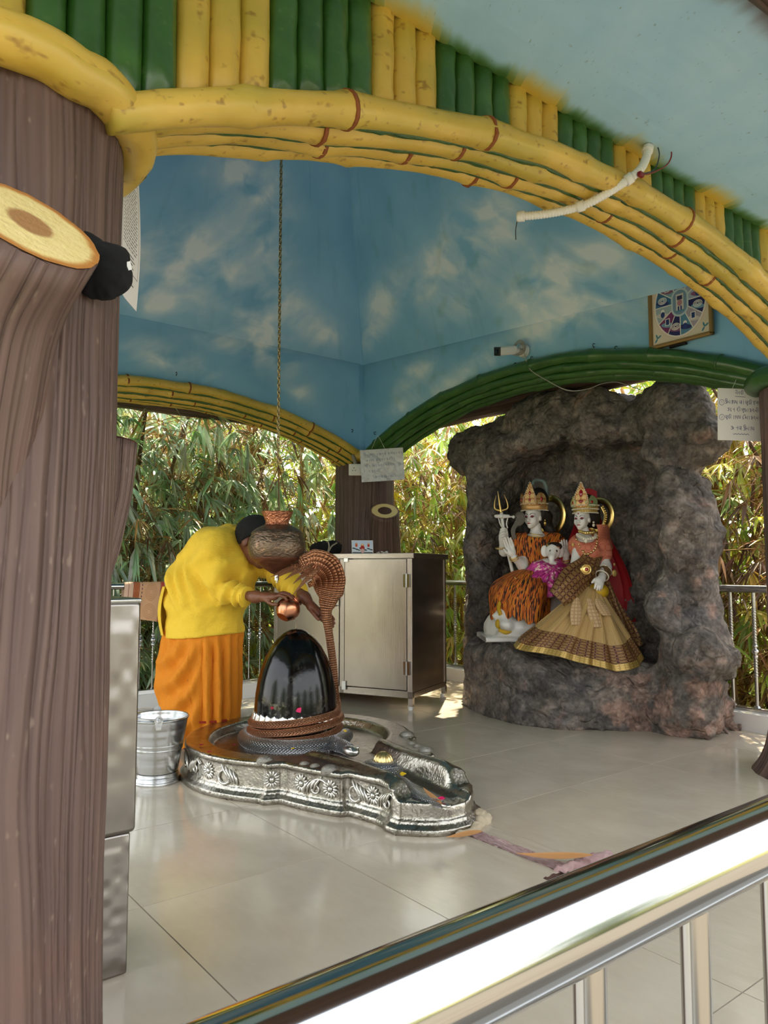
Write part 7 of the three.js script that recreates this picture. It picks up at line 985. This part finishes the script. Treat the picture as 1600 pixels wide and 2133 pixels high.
// one clump: culms, twigs, sprays of leaves; o = { x, v, n, spread, h, sprays, pal, dry, dark, low, single }
function bambooClump(label, o) {
  const g = thing('bamboo_clump', label, 'bamboo', [o.x, -0.51, -o.v], 0, 'bamboo clumps round the pavilion'), base = V3(o.x, -0.51, -o.v), tw = new Soup(), lv = new Soup(), culms = [];
  for (let i = 0; i < o.n; i++) {
    const x = rnd(-1, 1) * o.spread, z = rnd(-1, 1) * o.spread * 0.6, lx = rnd(-0.35, 0.35), lz = rnd(-0.25, 0.3), r = o.thin ? rnd(0.008, 0.016) : rnd(0.016, 0.03), h = o.h * rnd(0.8, 1.15), seg = rnd(0.26, 0.38), sd = rnd(10);
    const pts = [[x, 0, z], [x + lx * 0.3, h * 0.4, z + lz * 0.3], [x + lx, h * 0.75, z + lz], [x + lx * 2.2, h, z + lz * 2.2]]; culms.push(curve(pts));
    part(g, 'culm', tube(pts, (t) => { const q = ((t * h) % seg) / seg; return r * (1 - 0.45 * t) * (1 + 0.12 * Math.exp(-q * q * 900) + 0.12 * Math.exp(-(1 - q) * (1 - q) * 900)); }, { n: 44, m: 8 }), o.dark && rnd() < o.dark ? M.culmDark : M.culm);
  }
  const face = towards.clone().sub(base).setY(0).normalize(); let singles = o.single ?? 0;
  for (let i = 0; i < (o.twigs ?? 120); i++) {
    const c = culms[i % culms.length], a = c.getPointAt(rnd(0.08, 0.97)), d = V3(rnd(-1, 1), rnd(-0.6, 0.75), rnd(-1, 1)).addScaledVector(face, 0.3).normalize(), L = rnd(0.25, 0.75), m = a.clone().addScaledVector(d, L * 0.55), b = a.clone().addScaledVector(d, L).add(V3(0, -0.12 * L, 0)), col = pick(DRYC); tw.stick(a, m, 0.0045, col); tw.stick(m, b, 0.003, col);
    if (rnd() < 0.5) { const e = m.clone().add(V3(rnd(-0.25, 0.25), rnd(-0.2, 0.2), rnd(-0.25, 0.25))); tw.stick(m, e, 0.0025, col); }
  }
  for (let i = 0; i < o.sprays; i++) {
    const front = i < (o.front ?? 0), c = culms[Math.floor(rnd(culms.length))], a = front ? V3(rnd(-1, 1) * (o.spread + 0.15), rnd(1.3, 3.1), o.v - rnd(5.8, 6.15)) : rnd() < 0.35 ? c.getPointAt(rnd(o.low ?? 0.1, 1)) : V3(rnd(-1, 1) * (o.spread + 0.35), rnd((o.low ?? 0.1) * o.h, o.h * 0.92), rnd(-0.8, 0.8) * (o.spread + 0.3)), out = front ? V3(rnd(-0.2, 0.2), rnd(-0.15, 0.1), rnd(-0.1, 0.12)) : V3(rnd(-1, 1) * o.reach, rnd(-0.3, 0.35), rnd(-1, 1) * o.reach).addScaledVector(face, rnd(0.45) * o.reach), tip = a.clone().add(out), wd = tip.clone().add(base);
    const inX = wd.x > -0.3 && wd.x < 4.95, inV = -wd.z < 5.62; if (inX && inV) continue;                       // keep clear of the platform
    const dryHere = !front && rnd() < (o.dry ?? 0.15), pal = front ? PALE : dryHere ? DRYC : o.pal; if (rnd() < 0.4) tw.stick(a.clone().addScaledVector(out, 0.5), tip, 0.002, pick(DRYC));
    const n = 4 + Math.floor(rnd(4)), main = out.clone().setY(out.y - 0.15).normalize(), L0 = (front ? 0.24 : o.leaf ?? 0.195) * rnd(0.7, 1.25), col0 = pick(pal);
    for (let k = 0; k < n; k++) {
      const a1 = ((k + 0.5) / n - 0.5) * 2.4 + rnd(-0.2, 0.2), d = main.clone().applyAxisAngle(V3(0, 1, 0), a1).add(V3(0, rnd(-0.75, 0.1), 0)).normalize(), col = [col0[0] * rnd(0.85, 1.15), col0[1] * rnd(0.85, 1.15), col0[2] * rnd(0.85, 1.15)], up = V3(rnd(-0.5, 0.5), 1, rnd(-0.5, 0.5)), L = L0 * rnd(0.75, 1.1), W = L * (dryHere ? 0.1 : 0.16);
      if (singles > 0 && wd.distanceTo(camera.position) < (o.near ?? 7.2)) { const s = new Soup(); s.leaf(tip, d, up, L, W, col); part(g, 'leaf', s.build(), M.leaf); singles--; } else lv.leaf(tip, d, up, L, W, col);
    }
  }
  const t = part(g, 'twigs', tw.build(), M.twig); t.userData.kind = 'stuff'; const f = part(g, 'foliage', lv.build(), M.leaf); f.userData.kind = 'stuff';
  return g;
}
bambooClump('leafy grey-green bamboo clump behind the rear railing near the towel', { x: 1.35, v: 6.55, n: 6, spread: 0.5, h: 3.2, sprays: 1050, front: 70, reach: 0.6, pal: GREY, dry: 0.12, twigs: 420, single: 290, low: 0.02 });
bambooClump('drooping bamboo clump behind the bending man', { x: 2.25, v: 6.55, n: 7, spread: 0.55, h: 3.2, sprays: 950, front: 60, reach: 0.6, pal: GREY, dry: 0.22, twigs: 420, dark: 0.5, single: 290, low: 0.02 });
bambooClump('bamboo clump with bare yellow culms behind the hanging copper pot', { x: 3.15, v: 6.65, n: 7, spread: 0.5, h: 3.2, sprays: 800, front: 34, reach: 0.6, pal: GREY, dry: 0.4, twigs: 520, dark: 0.35, single: 220, low: 0.12 });
bambooClump('twiggy bamboo clump close behind the rear pillar', { x: 4.1, v: 6.9, n: 7, spread: 0.5, h: 3.2, sprays: 700, reach: 0.6, pal: [...GREY, ...FRESH], dry: 0.35, twigs: 420, dark: 0.4, single: 60 });
bambooClump('yellow-green bamboo clump in the gap between cabinet and cave', { x: 5.35, v: 6.2, n: 9, spread: 0.5, h: 3.2, sprays: 1100, reach: 0.55, pal: FRESH, dry: 0.35, twigs: 520, dark: 0.2, single: 200, near: 8.5 });
bambooClump('tall sunlit bamboo clump rising behind the cave', { x: 6.1, v: 4.6, n: 7, spread: 0.5, h: 3.2, sprays: 1000, reach: 0.6, pal: FRESH, dry: 0.25, twigs: 260, single: 100, near: 8.5 });
bambooClump('bamboo clump showing above the top of the cave', { x: 6.2, v: 3.2, n: 7, spread: 0.5, h: 3.2, sprays: 900, reach: 0.6, pal: FRESH, dry: 0.4, twigs: 300, single: 60, near: 8 });
bambooClump('dark dry bamboo thicket beyond the right railing', { x: 5.75, v: 2.25, n: 13, spread: 0.5, h: 3.2, sprays: 700, reach: 0.5, pal: DRYC, dry: 0.85, twigs: 900, dark: 0.9, single: 60, near: 7.5 });
bambooClump('dense bamboo clump farther left along the rear fence', { x: 0.2, v: 6.7, n: 6, spread: 0.5, h: 3.2, sprays: 800, reach: 0.7, pal: GREY, dry: 0.15, twigs: 120 });
bambooClump('second row bamboo behind the man in yellow', { x: 1.6, v: 8.4, n: 8, spread: 1.0, h: 3.6, sprays: 700, reach: 0.8, pal: [...GREY, ...DRYC, ...FRESH], dry: 0.4, twigs: 600, dark: 0.7, leaf: 0.22 });
bambooClump('second row bamboo behind the yellow culms', { x: 3.5, v: 8.6, n: 9, spread: 1.0, h: 3.6, sprays: 700, reach: 0.8, pal: [...FRESH, ...GREY, ...DRYC], dry: 0.4, twigs: 700, dark: 0.6, leaf: 0.22 });
bambooClump('second row bamboo behind the gap beside the cave', { x: 6.4, v: 7.4, n: 9, spread: 0.9, h: 3.8, sprays: 700, reach: 0.8, pal: FRESH, dry: 0.3, twigs: 400, dark: 0.3, leaf: 0.22 });
bambooClump('second row dry bamboo beyond the right railing', { x: 7.0, v: 2.2, n: 12, spread: 0.8, h: 3.2, sprays: 900, reach: 0.7, pal: [...DRYC, ...FRESH], dry: 0.5, twigs: 700, dark: 0.8, leaf: 0.22 });
// single straight canes seen clearly between the leaves
for (const [x, v, lx, lz, r, l] of [[2.83, 6.25, 0.04, 0, 0.027, 'thick yellow bamboo cane behind the head of the man'], [2.98, 6.25, -0.03, 0.02, 0.024, 'yellow bamboo cane beside the thick one'], [3.75, 6.1, 0.03, 0, 0.02, 'slim yellow bamboo cane left of the rear pillar'], [4.62, 6.1, 0.02, 0, 0.026, 'pale bamboo cane right of the rear pillar'], [4.75, 6.3, 0.5, 0.1, 0.022, 'slanting bamboo cane leaning right of the rear pillar'], [5.3, 2.2, 0.2, 0.75, 0.016, 'pale pinkish cane leaning across the right railing']]) {
  const h = 4.4, g = tube([[0, 0, 0], [lx * 0.4, h * 0.4, lz * 0.4], [lx, h, lz]].map(([a, b, c]) => (lx > 0.3 ? [a * 2.2 - 0.5 * (b / h) * 1.6, b, c] : [a, b, c])), (t) => { const q = ((t * h) % 0.34) / 0.34; return r * (1 - 0.25 * t) * (1 + 0.14 * Math.exp(-q * q * 900) + 0.14 * Math.exp(-(1 - q) * (1 - q) * 900)); }, { n: 90, m: 12 });
  solo('bamboo_cane', g, l.includes('pinkish') ? std({ color: 0xb09a98, roughness: 0.6 }) : M.culm, l, 'bamboo', [x, -0.51, -v], 0, 'single canes in front of the thicket');
}
// sunlit garden shrubs closing the view
function shrub(label, x, v, r, h, n, pal) {
  const s = new Soup(); for (let i = 0; i < n; i++) { const a = rnd(Math.PI * 2), e = rnd(-0.15, 1.5), k = Math.pow(rnd(), 0.45), p = V3(Math.cos(a) * Math.cos(e) * r * k, Math.sin(e) * h * k + 0.1, Math.sin(a) * Math.cos(e) * r * k), d = V3(rnd(-1, 1), rnd(-0.8, 0.5), rnd(-1, 1)).normalize(); s.leaf(p, d, V3(rnd(-0.4, 0.4), 1, rnd(-0.4, 0.4)), rnd(0.16, 0.34), rnd(0.06, 0.11), pick(pal)); }
  const g = thing('garden_shrub', label, 'shrub', [x, -0.51, -v], 0, 'garden shrubs in the background'); const f = part(g, 'foliage', s.build(), M.leaf); f.userData.kind = 'stuff';
  part(g, 'stem', tube([[0, 0, 0], [0.05, h * 0.3, 0.02], [0.0, h * 0.7, 0]], (t) => 0.06 * (1 - 0.6 * t), { n: 10, m: 8 }), M.culmDark);
}
const SUN = [lin('#b8c83c'), lin('#8fae34'), lin('#d0cc4c'), lin('#6f9430'), lin('#a2ba50')];
[[-2.5, 10.5, 'far left of the rear fence'], [0.2, 11, 'beyond the towel railing'], [2.6, 11.4, 'beyond the second row of bamboo'], [5.0, 11.2, 'beyond the rear pillar'], [7.6, 10.2, 'beyond the gap beside the cabinet'], [9.4, 8, 'beyond the cave on the cabinet side'], [10, 5.4, 'straight behind the cave'], [9.8, 2.8, 'beyond the dry thicket'], [9.4, 0.4, 'beyond the right railing']].forEach(([x, v, l]) => shrub('sunlit leafy garden shrub ' + l, x, v, 2.1, 5.2, 4200, SUN));
// trees on the entrance side, whose green the polished rail and the steel mirror
[[-7, -5.5, 'left of the courtyard'], [-3.5, -8.5, 'across the courtyard'], [0.5, -9.5, 'facing the entrance'], [4.5, -9, 'across the courtyard from the cave'], [8.5, -7, 'right of the courtyard'], [-7.5, -1, 'beside the platform steps'], [-6.5, 4, 'beyond the open side of the platform']].forEach(([x, v, l]) => shrub('leafy green tree ' + l, x, v, 2.2, 3.2, 2600, [lin('#5f7a3a'), lin('#7d9348'), lin('#4a6630')]));

renderer.render(scene, camera);
